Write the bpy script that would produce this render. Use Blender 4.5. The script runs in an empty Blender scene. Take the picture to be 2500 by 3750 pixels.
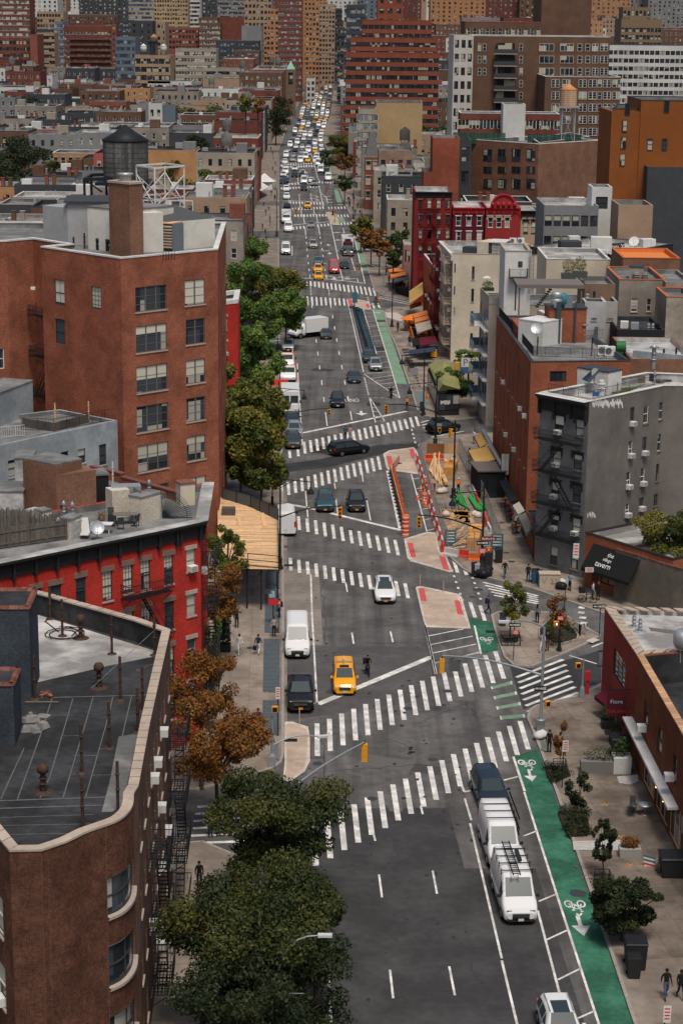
import bpy,math,random
from math import sin,cos,tan,pi,radians,atan2,hypot,sqrt
from mathutils import Vector as Vec,Matrix
Rg,En=range,enumerate
random.seed(7)
R=random.Random(11)
S=bpy.context.scene
eN,g3,fk,ROLL=51.2,7055,math.atan((1875-52)/7055),math.asin(.0107)
cd=bpy.data.cameras.new('camera')
cam=bpy.data.objects.new('camera',cd)
S.collection.objects.link(cam)
S.camera=cam
cd.sensor_fit='VERTICAL'
cd.sensor_height=36
cd.sensor_width=24
cd.lens=g3/3750*36
cd.clip_start=1
cd.clip_end=9000
_f=Vec((0,cos(fk),-sin(fk)))
_u0=Vec((0,sin(fk),cos(fk)))
_r0=Vec((1,0,0))
_r=_r0*cos(ROLL)+_u0*sin(ROLL)
_u=-_r0*sin(ROLL)+_u0*cos(ROLL)
cam.matrix_world=Matrix.Translation((0,0,eN))@Matrix((_r,_u,-_f)).transposed().to_4x4()
em,SUN_AZ=radians(64),radians(166)
W=bpy.data.worlds.new('World')
S.world=W
W.use_nodes=True
nt=W.node_tree
g6=nt.nodes.new('ShaderNodeTexSky')
g6.sky_type='NISHITA'
g6.sun_disc=False
g6.sun_elevation=em
g6.sun_rotation=SUN_AZ
g6.air_density=1
g6.dust_density=4
g6.ozone_density=1
nt.links.new(g6.outputs[0],nt.nodes['Background'].inputs[0])
nt.nodes['Background'].inputs[1].default_value=.06
sl=bpy.data.lights.new('sun','SUN')
sl.energy=1.5
sl.angle=radians(14)
sl.color=(1,.93,.84)
g4=bpy.data.objects.new('sun',sl)
S.collection.objects.link(g4)
sd=Vec((sin(SUN_AZ)*cos(em),cos(SUN_AZ)*cos(em),sin(em)))
g4.rotation_euler=sd.to_track_quat('Z','Y').to_euler()
g4.location=(0,0,200)
S.view_settings.view_transform='Standard'
S.view_settings.look='None'
S.view_settings.gamma=1
S.view_settings.exposure=.75
S.render.engine='CYCLES'
S.cycles.max_bounces=4
S.cycles.diffuse_bounces=2
S.cycles.glossy_bounces=2
S.cycles.transparent_max_bounces=4
def G(x,y,z=0):
 d=_f+_r*((x-1250)/g3)-_u*((y-1875)/g3)
 t=(z-eN)/d.z
 return Vec((d.x*t,d.y*t,z))
def GY(x,y,Y):
 d=_f+_r*((x-1250)/g3)-_u*((y-1875)/g3)
 t=Y/d.y
 return Vec((d.x*t,Y,eN+d.z*t))
def dY(p):
 q=Vec(p)-Zv(eN)
 z=q.dot(_f)
 return 1250+g3*q.dot(_r)/z,1875-g3*q.dot(_u)/z,z
CR={'1':(0,0,.7972),'2':(1250,0,.7972),'3':(0,600,.7972),'4':(1250,600,.7972),'5':(0,1300,.7972),'6':(1250,1300,.7972),'7':(0,2100,.7972),'8':(1250,2100,.7972),'9':(0,2900,.7972),'0':(1250,2900,.7972),'A':(950,1050,.4464),'B':(950,500,.3508),'D':(950,1650,.5102),'E':(1000,2250,.574),'V':(0,0,1.5944),'O':(0,0,1)}
def px(c,x,y):
 a,b,s=CR[c]
 return a+x*s,b+y*s
def Q(c,x,y,z=0):
 return G(*px(c,x,y),z)
def QY(c,x,y,Y):
 return GY(*px(c,x,y),Y)
AVE=(Q('O',1653,3592)-Q('O',1274,1460)).normalized()*-1
COL=S.collection
def link(o):
 COL.objects.link(o)
 return o
def cf(o,ah=None,dL=None,aD=None,aq=None):
 if ah:o['label']=ah
 if dL:o['category']=dL
 if aD:o['group']=aD
 if aq:o['kind']=aq
 return o
def al(name,bj=(0,0,0),rz=0,ah=None,dL=None,aD=None):
 o=link(bpy.data.objects.new(name,None))
 o.location=bj
 o.rotation_euler=(0,0,rz)
 return cf(o,ah,dL or(ah and name.replace('_',' ')),aD)
_KC={}
def bB(o,bj=None,rz=None,ah=None,aD=None,sc=None):
 def rec(a,bZ):
  c=a.copy()
  COL.objects.link(c)
  c.parent=bZ
  for ch in _KC.get(a.name)or():
   rec(ch,c)
  return c
 if o.name not in _KC:
  reg(o)
 c=rec(o,None)
 if bj is not None:c.location=bj
 if rz is not None:c.rotation_euler=(0,0,rz)
 if sc:c.scale=(sc,sc,sc)
 if ah:c['label']=ah
 if aD:c['group']=aD
 return c
def reg(o):
 _KC[o.name]=[c for c in CH.get(o.name,[])]
 for c in _KC[o.name]:reg(c)
CH={}
def bQ(o,p):
 o.parent=p
 CH.setdefault(p.name,[]).append(o)
def T(s):
 f=lambda q:[tuple(float(v)if '.'in v else int(v)for v in p.split(','))for p in q.split()]
 return[f(q)for q in s.split(';')]if ';'in s else f(s)
def Zv(z):return Vec((0,0,z))
def eb(o):
 sc=bpy.data.scenes.new('workbench');sc.collection.objects.link(o)
 vl=sc.view_layers[0];vl.update()
 me=bpy.data.meshes.new_from_object(o.evaluated_get(vl.depsgraph))
 sc.collection.objects.unlink(o);bpy.data.scenes.remove(sc)
 return me
def fB(q):
 v=Vec()
 while q is not None:v+=Vec(q.location);q=q.parent
 return v
class MB:
 def __init__(s):
  s.v=[];s.f=[];s.m=[];s.cur=0;s.smooth=False;s.sf=[]
 def mat(s,i):
  s.cur=i
  return s
 def aA(s,a6):
  n=len(s.v)
  s.v.extend([tuple(p)for p in a6])
  s.f.append(tuple(Rg(n,n+len(a6))))
  s.m.append(s.cur);s.sf.append(s.smooth)
 def raw(s,vs,fs):
  n=len(s.v)
  s.v.extend([tuple(p)for p in vs])
  for f in fs:
   s.f.append(tuple(i+n for i in f))
   s.m.append(s.cur);s.sf.append(s.smooth)
 def box(s,c,d,rz=0,bc=None):
  hx,hy,h=d[0]/2,d[1]/2,d[2]
  tx,ty=bc if bc else(1,1)
  a6=[(-hx,-hy,0),(hx,-hy,0),(hx,hy,0),(-hx,hy,0),(-hx*tx,-hy*ty,h),(hx*tx,-hy*ty,h),(hx*tx,hy*ty,h),(-hx*tx,hy*ty,h)]
  ca,sa=cos(rz),sin(rz)
  s.raw([(c[0]+x*ca-y*sa,c[1]+x*sa+y*ca,c[2]+z)for x,y,z in a6],[(3,2,1,0),(4,5,6,7),(0,1,5,4),(1,2,6,5),(2,3,7,6),(3,0,4,7)])
  return s
 def obox(s,o,ax,ay,az):
  o,ax,ay,az=Vec(o),Vec(ax),Vec(ay),Vec(az)
  p=[o,o+ax,o+ax+ay,o+ay]
  p+=[q+az for q in p]
  fs=[(3,2,1,0),(4,5,6,7),(0,1,5,4),(1,2,6,5),(2,3,7,6),(3,0,4,7)]
  if ax.cross(ay).dot(az)<0:fs=[f[::-1]for f in fs]
  s.raw(p,fs)
  return s
 def bar(s,a,b,w,h=None,up=(0,0,1)):
  a,b=Vec(a),Vec(b)
  h=h or w
  d=(b-a)
  if d.length<1e-6:return s
  dn=d.normalized()
  u=Vec(up)
  if abs(dn.dot(u))>.98:u=Vec((1,0,0))
  x=dn.cross(u).normalized()
  y=x.cross(dn).normalized()
  s.obox(a-x*w/2-y*h/2,x*w,d,y*h)
  return s
 def cK(s,af,z0,z1,ha=True,el=False):
  n=len(af)
  a=sum(af[i][0]*af[(i+1)%n][1]-af[(i+1)%n][0]*af[i][1]for i in Rg(n))
  if a<0:af=af[::-1]
  vs=[(p[0],p[1],z0)for p in af]+[(p[0],p[1],z1)for p in af]
  fs=[(i,(i+1)%n,n+(i+1)%n,n+i)for i in Rg(n)]
  if ha:fs.append(tuple(Rg(n,2*n)))
  if el:fs.append(tuple(Rg(n-1,-1,-1)))
  s.raw(vs,fs)
  return s
 def tube(s,a,b,r0,r1=None,n=8,caps=True):
  a,b=Vec(a),Vec(b)
  r1=r0 if r1 is None else r1
  d=(b-a).normalized()
  u=Zv(1)if abs(d.z)<.95 else Vec((1,0,0))
  x=d.cross(u).normalized();y=d.cross(x).normalized()
  vs=[]
  for c,r in((a,r0),(b,r1)):
   for i in Rg(n):
    t=2*pi*i/n
    vs.append(c+x*(cos(t)*r)+y*(sin(t)*r))
  sm=s.smooth;s.smooth=True
  s.raw(vs,[(i,n+i,n+(i+1)%n,(i+1)%n)for i in Rg(n)])
  s.smooth=False
  if caps:
   s.raw(vs,[tuple(Rg(n)),tuple(Rg(2*n-1,n-1,-1))])
  s.smooth=sm
  return s
 def path(s,a6,r,n=8,r1=None):
  a6=[Vec(p)for p in a6]
  r1=r if r1 is None else r1
  bk=[]
  for i,p in En(a6):
   d=(a6[min(i+1,len(a6)-1)]-a6[max(i-1,0)]).normalized()
   u=Zv(1)if abs(d.z)<.9 else Vec((0,1,0))
   x=d.cross(u).normalized();y=x.cross(d).normalized()
   rr=r+(r1-r)*i/max(1,len(a6)-1)
   bk.append([p+x*cos(2*pi*k/n)*rr+y*sin(2*pi*k/n)*rr for k in Rg(n)])
  sm=s.smooth;s.smooth=True
  for a,b in zip(bk,bk[1:]):
   s.raw(a+b,[(i,n+i,n+(i+1)%n,(i+1)%n)[::-1]for i in Rg(n)])
  s.smooth=sm
  s.aA(bk[0]);s.aA(bk[-1][::-1])
  return s
 def lathe(s,c,ei,n=16):
  vs=[]
  for r,z in ei:
   for i in Rg(n):
    t=2*pi*i/n
    vs.append((c[0]+cos(t)*r,c[1]+sin(t)*r,c[2]+z))
  sm=s.smooth;s.smooth=True
  fs=[]
  for k in Rg(len(ei)-1):
   for i in Rg(n):
    j=(i+1)%n
    fs.append((k*n+i,k*n+j,(k+1)*n+j,(k+1)*n+i))
  s.raw(vs,fs)
  s.smooth=sm
  return s
 def aa(s,name,fT,parent=None,bj=None,rz=None,am=False):
  me=bpy.data.meshes.new(name)
  eG=Vec()
  if not am:eG=fB(parent)if parent is not None else Vec(bj or(0,0,0))
  vs=s.v if eG.length==0 else[(x-eG.x,y-eG.y,z-eG.z)for x,y,z in s.v]
  me.from_pydata(vs,[],s.f)
  if not isinstance(fT,(list,tuple)):fT=[fT]
  for m in fT:me.materials.append(m)
  if len(fT)>1:me.polygons.foreach_set('material_index',s.m)
  if any(s.sf):me.polygons.foreach_set('use_smooth',s.sf)
  uv=me.uv_layers.new(name='UVMap').data
  co=[]
  for p in me.polygons:
   nx,ny,nz=p.normal
   if abs(nz)>.75:
    for vi in p.vertices:
     v=s.v[vi];co.extend((v[0],v[1]))
   else:
    l=hypot(nx,ny)or 1
    tx,ty=-ny/l,nx/l
    for vi in p.vertices:
     v=s.v[vi];co.extend((v[0]*tx+v[1]*ty,v[2]))
  uv.foreach_set('uv',co)
  me.update()
  o=link(bpy.data.objects.new(name,me))
  if parent is not None:bQ(o,parent)
  if am and bj is not None:o.location=bj
  if not am and parent is None and bj is not None:o.location=bj
  if rz is not None:o.rotation_euler=(0,0,rz)
  return o
def hw(name,me,parent,bj,rz=0,sc=None):
 o=link(bpy.data.objects.new(name,me))
 o.location=Vec(bj)-fB(parent)
 o.rotation_euler=(0,0,rz)
 if sc:o.scale=sc
 if parent is not None:bQ(o,parent)
 return o
bL={}
class NG:
 def __init__(s,m):
  s.m=m;m.use_nodes=True;s.t=m.node_tree;s.b=s.t.nodes['Principled BSDF']
 def __call__(s,aq,op=None,out=0,**k):
  x=s.t.nodes.new('ShaderNode'+aq)
  if op:x.operation=op
  s.set(x,**k)
  s.last=x
  return x.outputs[out]
 def set(s,x,**k):
  for q,v in k.items():
   i=x.inputs[int(q[1:])if q[0]=='_'else q.replace('_',' ')]
   if hasattr(v,'is_linked'):s.t.links.new(v,i)
   else:i.default_value=v
 def pos(s):return s('NewGeometry')
 def rng(s,v,a,b,c,d):return s('MapRange',_0=v,_1=a,_2=b,_3=c,_4=d)
 def mul(s,a,b):return s('Math','MULTIPLY',_0=a,_1=b)
 def noise(s,sc,det,ro=.5,vec=None):return s('TexNoise',Vector=vec or s.pos(),Scale=sc,Detail=det,Roughness=ro)
def ej(name):return NG(bpy.data.materials.new(name))
def mat(name,dc=(0,0,0),cR=.7,fS=0,aF=0,scale=3,cI=0,fD=.12,emit=None,ai=0,iL=0,d9=0):
 if name in bL:return bL[name]
 g=ej(name);b=g.b
 g.set(b,Base_Color=(*dc,1),Roughness=cR,Metallic=fS,Specular_IOR_Level=fD,Coat_Weight=iL)
 if emit:g.set(b,Emission_Color=(*emit[:3],1),Emission_Strength=emit[3])
 if aF or ai or d9:
  t=g.noise(scale,4);v=g.rng(t,.25,.75,1-aF,1+aF)
  if d9:v=g.mul(v,g.rng(g('ObjectInfo',out='Random'),0,1,1-d9,1+d9))
  if ai:v=g.mul(v,g.rng(g.noise(scale*.13,6,.65),.42,.62,1-ai,1+ai*.3))
  g.set(b,Base_Color=g('HueSaturation',Color=(*dc,1),Value=v))
  if cI:g.set(b,Normal=g('Bump',Strength=cI,Distance=.02,Height=t))
 bL[name]=g.m
 return g.m
def bF(name,c1,c2,ht,bw=.215,bh=.075,ms=.012,ai=.25,cI=.4,cR=.85):
 if name in bL:return bL[name]
 g=ej(name);b=g.b
 uv=g('UVMap');g.last.uv_map='UVMap'
 c=g('TexBrick',Vector=uv,Scale=1,Brick_Width=bw,Row_Height=bh,Mortar_Size=ms,Mortar_Smooth=.2,Bias=-.1,Color1=(*c1,1),Color2=(*c2,1),Mortar=(*ht,1))
 fac=g.last.outputs['Fac']
 v=g.mul(g.rng(g.noise(.35,7,.7),.35,.65,1-ai,1+ai),g.rng(g.noise(9,2),.3,.7,.78,1.22))
 g.set(b,Base_Color=g('HueSaturation',Color=c,Value=v),Roughness=cR,Specular_IOR_Level=.1)
 if cI:h=g('Bump',Strength=cI,Distance=.012,Height=fac);g.last.invert=True;g.set(b,Normal=h)
 bL[name]=g.m
 return g.m
def im(g,bT,fac,iK=False):
 o=g('ValToRGB',Fac=fac);r=g.last.color_ramp;e=r.elements
 if iK:r.interpolation='CONSTANT'
 e[0].color=(*bT[0][1],1);e[1].position=bT[-1][0];e[1].color=(*bT[-1][1],1)
 for p,c in bT[1:-1]:k=e.new(p);k.color=(*c,1)
 return o
def cT(name,gS=(.02,.025,.03),e8=(.35,.34,.3),p=.2,cR=.12):
 if name in bL:return bL[name]
 g=ej(name)
 q=g('VectorMath','SNAP',_0=g.pos(),_1=(1.7,1.7,1.7));q=g('VectorMath','ADD',_0=q,_1=g('ObjectInfo',out='Random'))
 w=g('TexWhiteNoise',out='Value',Vector=q)
 g.set(g.b,Base_Color=im(g,((0,gS),((1-p)*.6,tuple(x*2.3 for x in gS)),(1-p,e8)),w,True),Roughness=cR,Specular_IOR_Level=.6)
 bL[name]=g.m
 return g.m
# ground, road, pavements, markings
gp=mat('asphalt',(.118,.113,.109),.88,aF=.16,scale=1.6,ai=.3,cI=.25)
et=mat('asphalt_new',(.045,.046,.048),.85,aF=.15,scale=2,ai=.25)
er=mat('pavement_concrete',(.285,.235,.19),.9,aF=.1,scale=2.2,ai=.3,d9=.09)
g0=mat('pavement_base',(.235,.195,.16),.9,aF=.12,scale=2.2,ai=.28)
gj=mat('kerb_stone',(.3,.27,.24),.85,aF=.2,scale=5)
cB=mat('road_paint_white',(.7,.68,.64),.75,aF=.16,scale=7,ai=.34)
ft=mat('road_paint_green',(.045,.16,.1),.8,aF=.2,scale=3,ai=.4)
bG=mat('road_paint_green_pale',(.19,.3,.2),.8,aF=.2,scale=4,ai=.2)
iU=mat('island_tan',(.46,.36,.28),.9,aF=.1,scale=2.5,ai=.22)
gV=mat('red_plate',(.5,.09,.09),.8,aF=.15,scale=6)
gn=mat('lane_concrete',(.23,.2,.175),.9,aF=.12,scale=2,ai=.25)
aj=mat('galvanised',(.42,.44,.45),.45,.6,aF=.12,scale=5)
au=mat('iron',(.06,.065,.07),.6,.3,aF=.2,scale=6)
ag=mat('black_metal',(.022,.024,.027),.5,.2,aF=.2,scale=5)
gY=mat('grate_steel',(.13,.16,.17),.6,.4,aF=.2,scale=4)
e1=mat('dark_void',(.008,.008,.009),.95)
def wear(m):
 g=NG(m);t=g.noise(1,5,.6,g('Mapping',Vector=g.pos(),Rotation=(0,0,.03),Scale=(.75,.022,1)))
 g.set(g.b,Base_Color=g('HueSaturation',Color=g.b.inputs['Base Color'].links[0].from_socket,Value=g.rng(t,.32,.68,.68,1.3)))
wear(gp)
def eB(name,af,z,m,aq='structure',parent=None):
 b=MB()
 a=sum(af[i][0]*af[(i+1)%len(af)][1]-af[(i+1)%len(af)][0]*af[i][1]for i in Rg(len(af)))
 if a<0:af=af[::-1]
 b.aA([(p[0],p[1],z)for p in af])
 o=b.aa(name,m,parent)
 if parent is None:cf(o,aq=aq)
 return o
eB('ground',T("-3000,-200 3000,-200 3000,7000 -3000,7000"),-.03,mat('ground_dirt',(.07,.065,.06),.95,aF=.25,scale=.5))
eB('road',T("-140,40 140,40 140,2600 -140,2600"),0,gp)
def eU(p,af):
 r=False;j=len(af)-1
 for i in Rg(len(af)):
  a,b=af[i],af[j]
  if(a[1]>p[1])!=(b[1]>p[1])and p[0]<(b[0]-a[0])*(p[1]-a[1])/(b[1]-a[1])+a[0]:r=not r
  j=i
 return r
PV=[]
def bg(af,dH):
 b=MB();b.cK([(p[0],p[1])for p in af],-.02,.13)
 o=cf(b.aa('pavement',g0),aq='structure')
 k=MB()
 for i in dH:
  a,c=Vec((af[i][0],af[i][1],0)),Vec((af[(i+1)%len(af)][0],af[(i+1)%len(af)][1],0))
  d=(c-a);n=max(1,int(d.length/1.8));d/=n
  nn=Vec((-d.y,d.x,0)).normalized()
  cen=sum((Vec((p[0],p[1],0))for p in af),Vec())/len(af)
  mid=(a+c)/2+nn*.3
  if not eU(mid,af):nn=-nn
  for j in Rg(n):
   k.obox(a+d*j+d*.01-Zv(.01)-nn*.012,d*.98,nn*.2,Zv(.16))
 if dH:k.aa('kerb',gj,o)
 PV.append((o,[(p[0],p[1])for p in af]))
 return o
ev={}
dW=Vec((-1,-.22,0))
p1=[Q('O',*q)for q in((1042,4300),(1040,3400),(1028,3290),(985,3215),(900,3150),(741,3085))]
p1.append(p1[-1]+Vec((-60,-16,0)));p1.append(Vec((-90,55,0)));p1.append(Vec((p1[0].x,55,0)))
ev['SW']=bg(p1,[0,1,2,3,4,5])
p2=[Q('O',*q)for q in((717,2897),(837,2869),(1000,2818),(1032,2795),(1040,2765),(1040,2300),(1037,1810),(1025,1785),(900,1792))]
p2.append(p2[-1]+Vec((-80,-6,0)));p2.append(p2[0]+Vec((-70,-17,0)))
ev['W']=bg(p2,[0,1,2,3,4,5,6,7])
p3=[Q('O',*q)for q in((880,1690),(1020,1680),(1035,1655),(1024,1500),(1022,1290))]
p3+=[p3[-1]+Vec((-90,0,0)),p3[0]+Vec((-90,-8,0))]
ev['W2']=bg(p3,[0,1,2,3])
def c9(y0,y1,x0=1022,x1=1021,be=140):
 a,b=Q('O',x0,y0),Q('O',x1,y1)
 return bg([a,b,Vec((b.x-be,b.y,0)),Vec((a.x-be,a.y,0))],[0])
c9(1240,875);c9(848,755);c9(740,560,1021,1020);c9(552,470,1020,1050,180);c9(464,395,1052,1085,220);c9(392,330,1087,1118,260)
q1=[Q('O',*q)for q in((2485,4250),(2310,3729),(2159,3275),(2027,2888),(1960,2712),(1928,2635),(1935,2605),(1960,2588),(2110,2552),(2195,2512))]
q1+=[q1[-1]+Vec((40,14,0)),Vec((110,60,0)),Vec((q1[0].x,60,0))]
ev['E1']=bg(q1,[0,1,2,3,4,5,6,7,8])
q2=[Q('8',*q)for q in((685,195),(720,180),(900,178),(1020,190),(1110,245),(1190,290),(1110,335),(1000,382),(870,434),(790,428),(745,390),(700,260))]
ev['E2']=bg(q2,list(Rg(12)))
q3=[Q('O',*q)for q in((1529,1630),(1560,1760),(1617,2017),(1690,2085),(1728,2105),(1943,2157),(2127,2222),(2207,2250))]
q3+=[q3[-1]+Vec((50,-14,0)),Vec((120,205,0)),Vec((110,262,0)),Q('O',1736,1590),Q('O',1600,1600)]
ev['E3']=bg(q3,[0,1,2,3,4,5,6])
q4=[Q('O',*q)for q in((1401,1140),(1416,1197),(1450,1273),(1486,1380),(1506,1438),(1526,1505),(1550,1524),(1649,1541),(1736,1533))]
q4+=[q4[-1]+Vec((80,6,0)),Vec((110,352,0)),Q('O',1440,1125)]
ev['E4']=bg(q4,[0,1,2,3,4,5,6,7])
q5=[Q('O',*q)for q in((1287,805),(1301,847),(1315,886),(1332,938),(1346,991),(1368,1062),(1400,1085),(1480,1100))]
q5+=[q5[-1]+Vec((120,0,0)),q5[0]+Vec((140,0,0))]
ev['E5']=bg(q5,[0,1,2,3,4,5,6])
def dK(x0,y0,x1,y1,be=150):
 a,b=Q('O',x0,y0),Q('O',x1,y1)
 return bg([a,b,Vec((b.x+be,b.y,0)),Vec((a.x+be,a.y,0))],[0])
dK(1280,785,1232,672);dK(1228,662,1200,560);dK(1198,552,1178,500,190);dK(1180,495,1210,425,230);dK(1212,420,1222,330,300)
def d6(o,af,x0,x1,y0,y1,dO,size=1.52,fU=300,gP=None):
 ca,sa=cos(dO),sin(dO)
 me=None;n=0;eE=MB()
 f5=[]
 N=60
 cx,cy=(x0+x1)/2,(y0+y1)/2
 for i in Rg(-N,N):
  for j in Rg(-N,N):
   u,v=i*size,j*size
   x,y=cx+u*ca-v*sa,cy+u*sa+v*ca
   if not(x0<=x<=x1 and y0<=y<=y1):continue
   h=size/2
   if all(eU((x+a*ca*h-b*sa*h,y+a*sa*h+b*ca*h),af)for a in(-1,1)for b in(-1,1)):
    if gP is None or gP(x,y):f5.append((y,x))
 f5.sort()
 for y,x in f5:
  if n<fU:
   if me is None:
    b=MB();b.box((0,0,0),(size-.03,size-.03,.022),bc=(.99,.99))
    s=b.aa('paving_slab',er,o,am=True);me=s.data
    s.location=(x,y,.13);s.rotation_euler=(0,0,dO)
   else:hw('paving_slab',me,o,(x,y,.13+R.uniform(-.003,.003)),dO)
   n+=1
  else:eE.box((x,y,.13),(size-.03,size-.03,.022),dO)
 if eE.v:cf(eE.aa('paving_slabs',er,o),aq='stuff')
dw=atan2(AVE.y,AVE.x)-pi/2
d6(*PV[0],-20,5,80,140,dw,gP=lambda x,y:dY((x,y,0))[1]<3900)
d6(*PV[1],-20,5,130,225,dw,gP=lambda x,y:dY((x,y,0))[0]>700)
k_e1=[k for k in PV if k[0]is ev['E1']][0]
er=mat('pavement_worn',(.19,.155,.125),.9,aF=.14,scale=2.2,ai=.4,d9=.1)  # stained brown slabs, with some lens vignette darkening put into their colour
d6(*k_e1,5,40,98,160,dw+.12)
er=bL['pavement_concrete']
k_e2=[k for k in PV if k[0]is ev['E2']][0]
d6(*k_e2,5,40,130,190,dw+.12)
k_e3=[k for k in PV if k[0]is ev['E3']][0]
d6(*k_e3,5,45,160,262,dw+.2,fU=200)
k_e4=[k for k in PV if k[0]is ev['E4']][0]
d6(*k_e4,5,30,250,345,dw+.2,fU=0)
def cX(name,c,a6,z,m,parent=None):return eB(name,[Q(c,*p)for p in a6],z,m,parent=parent)
cX('concrete_bus_lane','O',T("1042,2083 1167,2084 1182,2361 1044,2361"),.004,gn)
cX('concrete_gutter','O',T("1038,1790 1050,1790 1052,2780 1042,2780"),.005,gn)
cX('road_patch','O',T("1040,2367 1560,2367 1600,2560 1042,2640"),.003,mat('asphalt_patch',(.098,.094,.092),.86,aF=.15,scale=2,ai=.25))
cX('road_patch','O',T("1180,2960 1640,2960 1700,3180 1960,3180 2250,4100 1060,4100 1100,3190"),.003,mat('asphalt_patch_dark',(.06,.059,.059),.86,aF=.14,scale=2,ai=.28))
cX('road_patch','O',T("1862,2430 1960,2450 2200,2380 2200,2500 1960,2580 1915,2600"),.003,et)
cX('road_patch','O',T("1040,1730 1200,1712 1450,1650 1540,1640 1535,1622 1380,1630 1180,1680 1040,1700"),.003,et)
cX('bike_lane','O',T("1880,2770 1967,2742 2027,2905 2150,3262 2318,3750 2440,4100 2300,4100 2190,3750 1919,2900"),.004,ft)
cX('bike_lane','8',T("585,200 690,228 722,352 637,374"),.004,ft)
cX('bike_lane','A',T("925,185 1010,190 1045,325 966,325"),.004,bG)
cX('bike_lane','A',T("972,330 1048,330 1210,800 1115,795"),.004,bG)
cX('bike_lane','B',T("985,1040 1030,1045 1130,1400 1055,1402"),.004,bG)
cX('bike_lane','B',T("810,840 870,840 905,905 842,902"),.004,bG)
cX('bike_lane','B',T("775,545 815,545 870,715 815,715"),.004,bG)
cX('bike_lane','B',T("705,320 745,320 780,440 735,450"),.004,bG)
def db(c,it,hr):
 name='painted_island'
 a6=[Q(c,*p)for p in it]
 b=MB();b.cK([(p.x,p.y)for p in a6],-.01,.03)
 o=cf(b.aa(name,iU),aq='structure')
 cen=sum(a6,Vec())/len(a6)
 for w0,w1 in((.1,.24),(.38,.5)):
  k=MB()
  for i in Rg(len(a6)):
   a,d=a6[i],a6[(i+1)%len(a6)]
   def sh(p,w):return p+(cen-p).normalized()*w
   k.aA([(*sh(a,w0).xy,.036),(*sh(d,w0).xy,.036),(*sh(d,w1).xy,.036),(*sh(a,w1).xy,.036)])
  k.aa('edge_line',cB,o)
 for pl in hr:
  g=MB();q=[Q(c,*p)for p in pl]
  for i in Rg(3):
   t0,t1=i/3+.008,(i+1)/3-.008
   f=[q[0].lerp(q[3],t0),q[1].lerp(q[2],t0),q[1].lerp(q[2],t1),q[0].lerp(q[3],t1)]
   g=MB();g.cK([(p.x,p.y)for p in f],.03,.045);g.aa('warning_plate',gV,o)
 return o
db('D',T("1035,635 1200,585 1262,590 1310,720 1340,762 1388,872 1360,874 1080,795 1058,770"),T("1057,663 1098,665 1123,768 1085,770;1287,758 1330,762 1360,860 1320,855"))
db('D',T("1118,985 1135,975 1170,976 1430,1032 1452,1055 1515,1280 1195,1270 1180,1240"),T("1142,990 1180,990 1200,1085 1157,1080;1397,1075 1435,1080 1465,1182 1420,1178"))
db('A',T("1012,1372 1060,1345 1265,1318 1285,1345 1345,1540 1050,1500 1040,1490"),T("1040,1390 1078,1390 1097,1470 1057,1473;1228,1332 1262,1330 1283,1412 1245,1412"))
db('A',T("712,105 760,98 895,120 915,186 850,186 800,165 728,172"),T("726,104 755,104 763,158 735,158;870,140 895,140 905,172 880,175"))
db('B',T("692,790 730,788 800,810 840,925 760,920 735,900"),[])
db('7',T("1308,682 1345,682 1415,705 1424,760 1424,865 1400,910 1330,960 1300,950 1306,880"),[])
def cQ(b,a6,w,z=.009):
 a6=[Vec(p)for p in a6]
 for a,c in zip(a6,a6[1:]):
  d=(c-a).normalized();n=Vec((-d.y,d.x,0))*w/2
  b.aA([(*(a-n).xy,z),(*(c-n).xy,z),(*(c+n).xy,z),(*(a+n).xy,z)])
def bd(name,c,fP,w=.14,z=.009,m=None):
 for s in fP:
  b=MB();cQ(b,[Q(c,*p)for p in s],w,z)
  cf(b.aa(name,m or cB),aq='structure')
bd('lane_line','0',T("565,30 595,130;590,145 735,765;735,775 910,1500;838,0 985,465 1180,1066 1320,1500;900,545 1000,925 1150,1500;905,503 985,470;940,680 1037,635;993,863 1095,812;1067,1048 1157,1008;835,203 895,180;148,198 155,225;363,65 373,103"))
bd('lane_line','8',T("745,950 815,932;562,1004 614,994;548,965 563,1003;788,842 840,1000;1045,377 1170,415;1148,338 1200,318"),.17)
bd('lane_dash','0',T("172,380 186,485;418,362 438,468;222,817 237,948;494,802 520,935"),.13)
bd('lane_line','9',T("1490,470 1499,560;1508,800 1530,1300"),.14)
bd('stop_line','E',[((285,573),(1008,272))],.62)
bd('lane_line','E',T("240,-256 248,0 280,572;950,-10 1035,380;1027,313 1315,240"),.15)
bd('lane_dash','E',T("502,117 513,188;747,108 763,178"),.15)
bd('hatch_line','8',T("397,288 560,255;405,328 602,288;413,367 617,325;425,412 632,364;345,70 435,462;610,240 640,370"),.16)
bd('lane_line','D',T("330,290 347,480;537,230 544,275;736,175 743,222;548,347 561,455;768,348 796,502;618,948 630,1016;1088,168 1200,582;165,250 168,320;1105,205 1150,195;1125,275 1175,262;1148,350 1195,340;1165,422 1215,412;1185,497 1235,487;1200,575 1262,560"),.13)
bd('stop_line','D',T("192,380 412,425;512,450 1012,572"),.55)
bd('lane_line','D',T("917,145 1005,560;925,137 1142,168"),.3)
bd('stop_line','A',[((352,1200),(1205,1022))],.55)
bd('lane_line','A',T("310,630 352,1300;541,1030 555,1142;744,1022 758,1095;900,905 1027,1105;900,905 950,1115;912,935 935,950;920,988 958,992;930,1022 985,1030;940,1060 1008,1072;948,1100 1027,1105;858,715 1080,698;858,718 1150,915;930,190 1062,620 1150,915;850,187 962,560;735,175 822,555 852,700;850,186 935,186"),.14)
hb=[]
for i in Rg(12):
 t=i/11;y=212+(662-212)*t**1.08
 xl=862+(y-212)*.305;xr=936+(y-212)*.298
 hb.append(((xl,y+3),(xr,y-3)))
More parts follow.
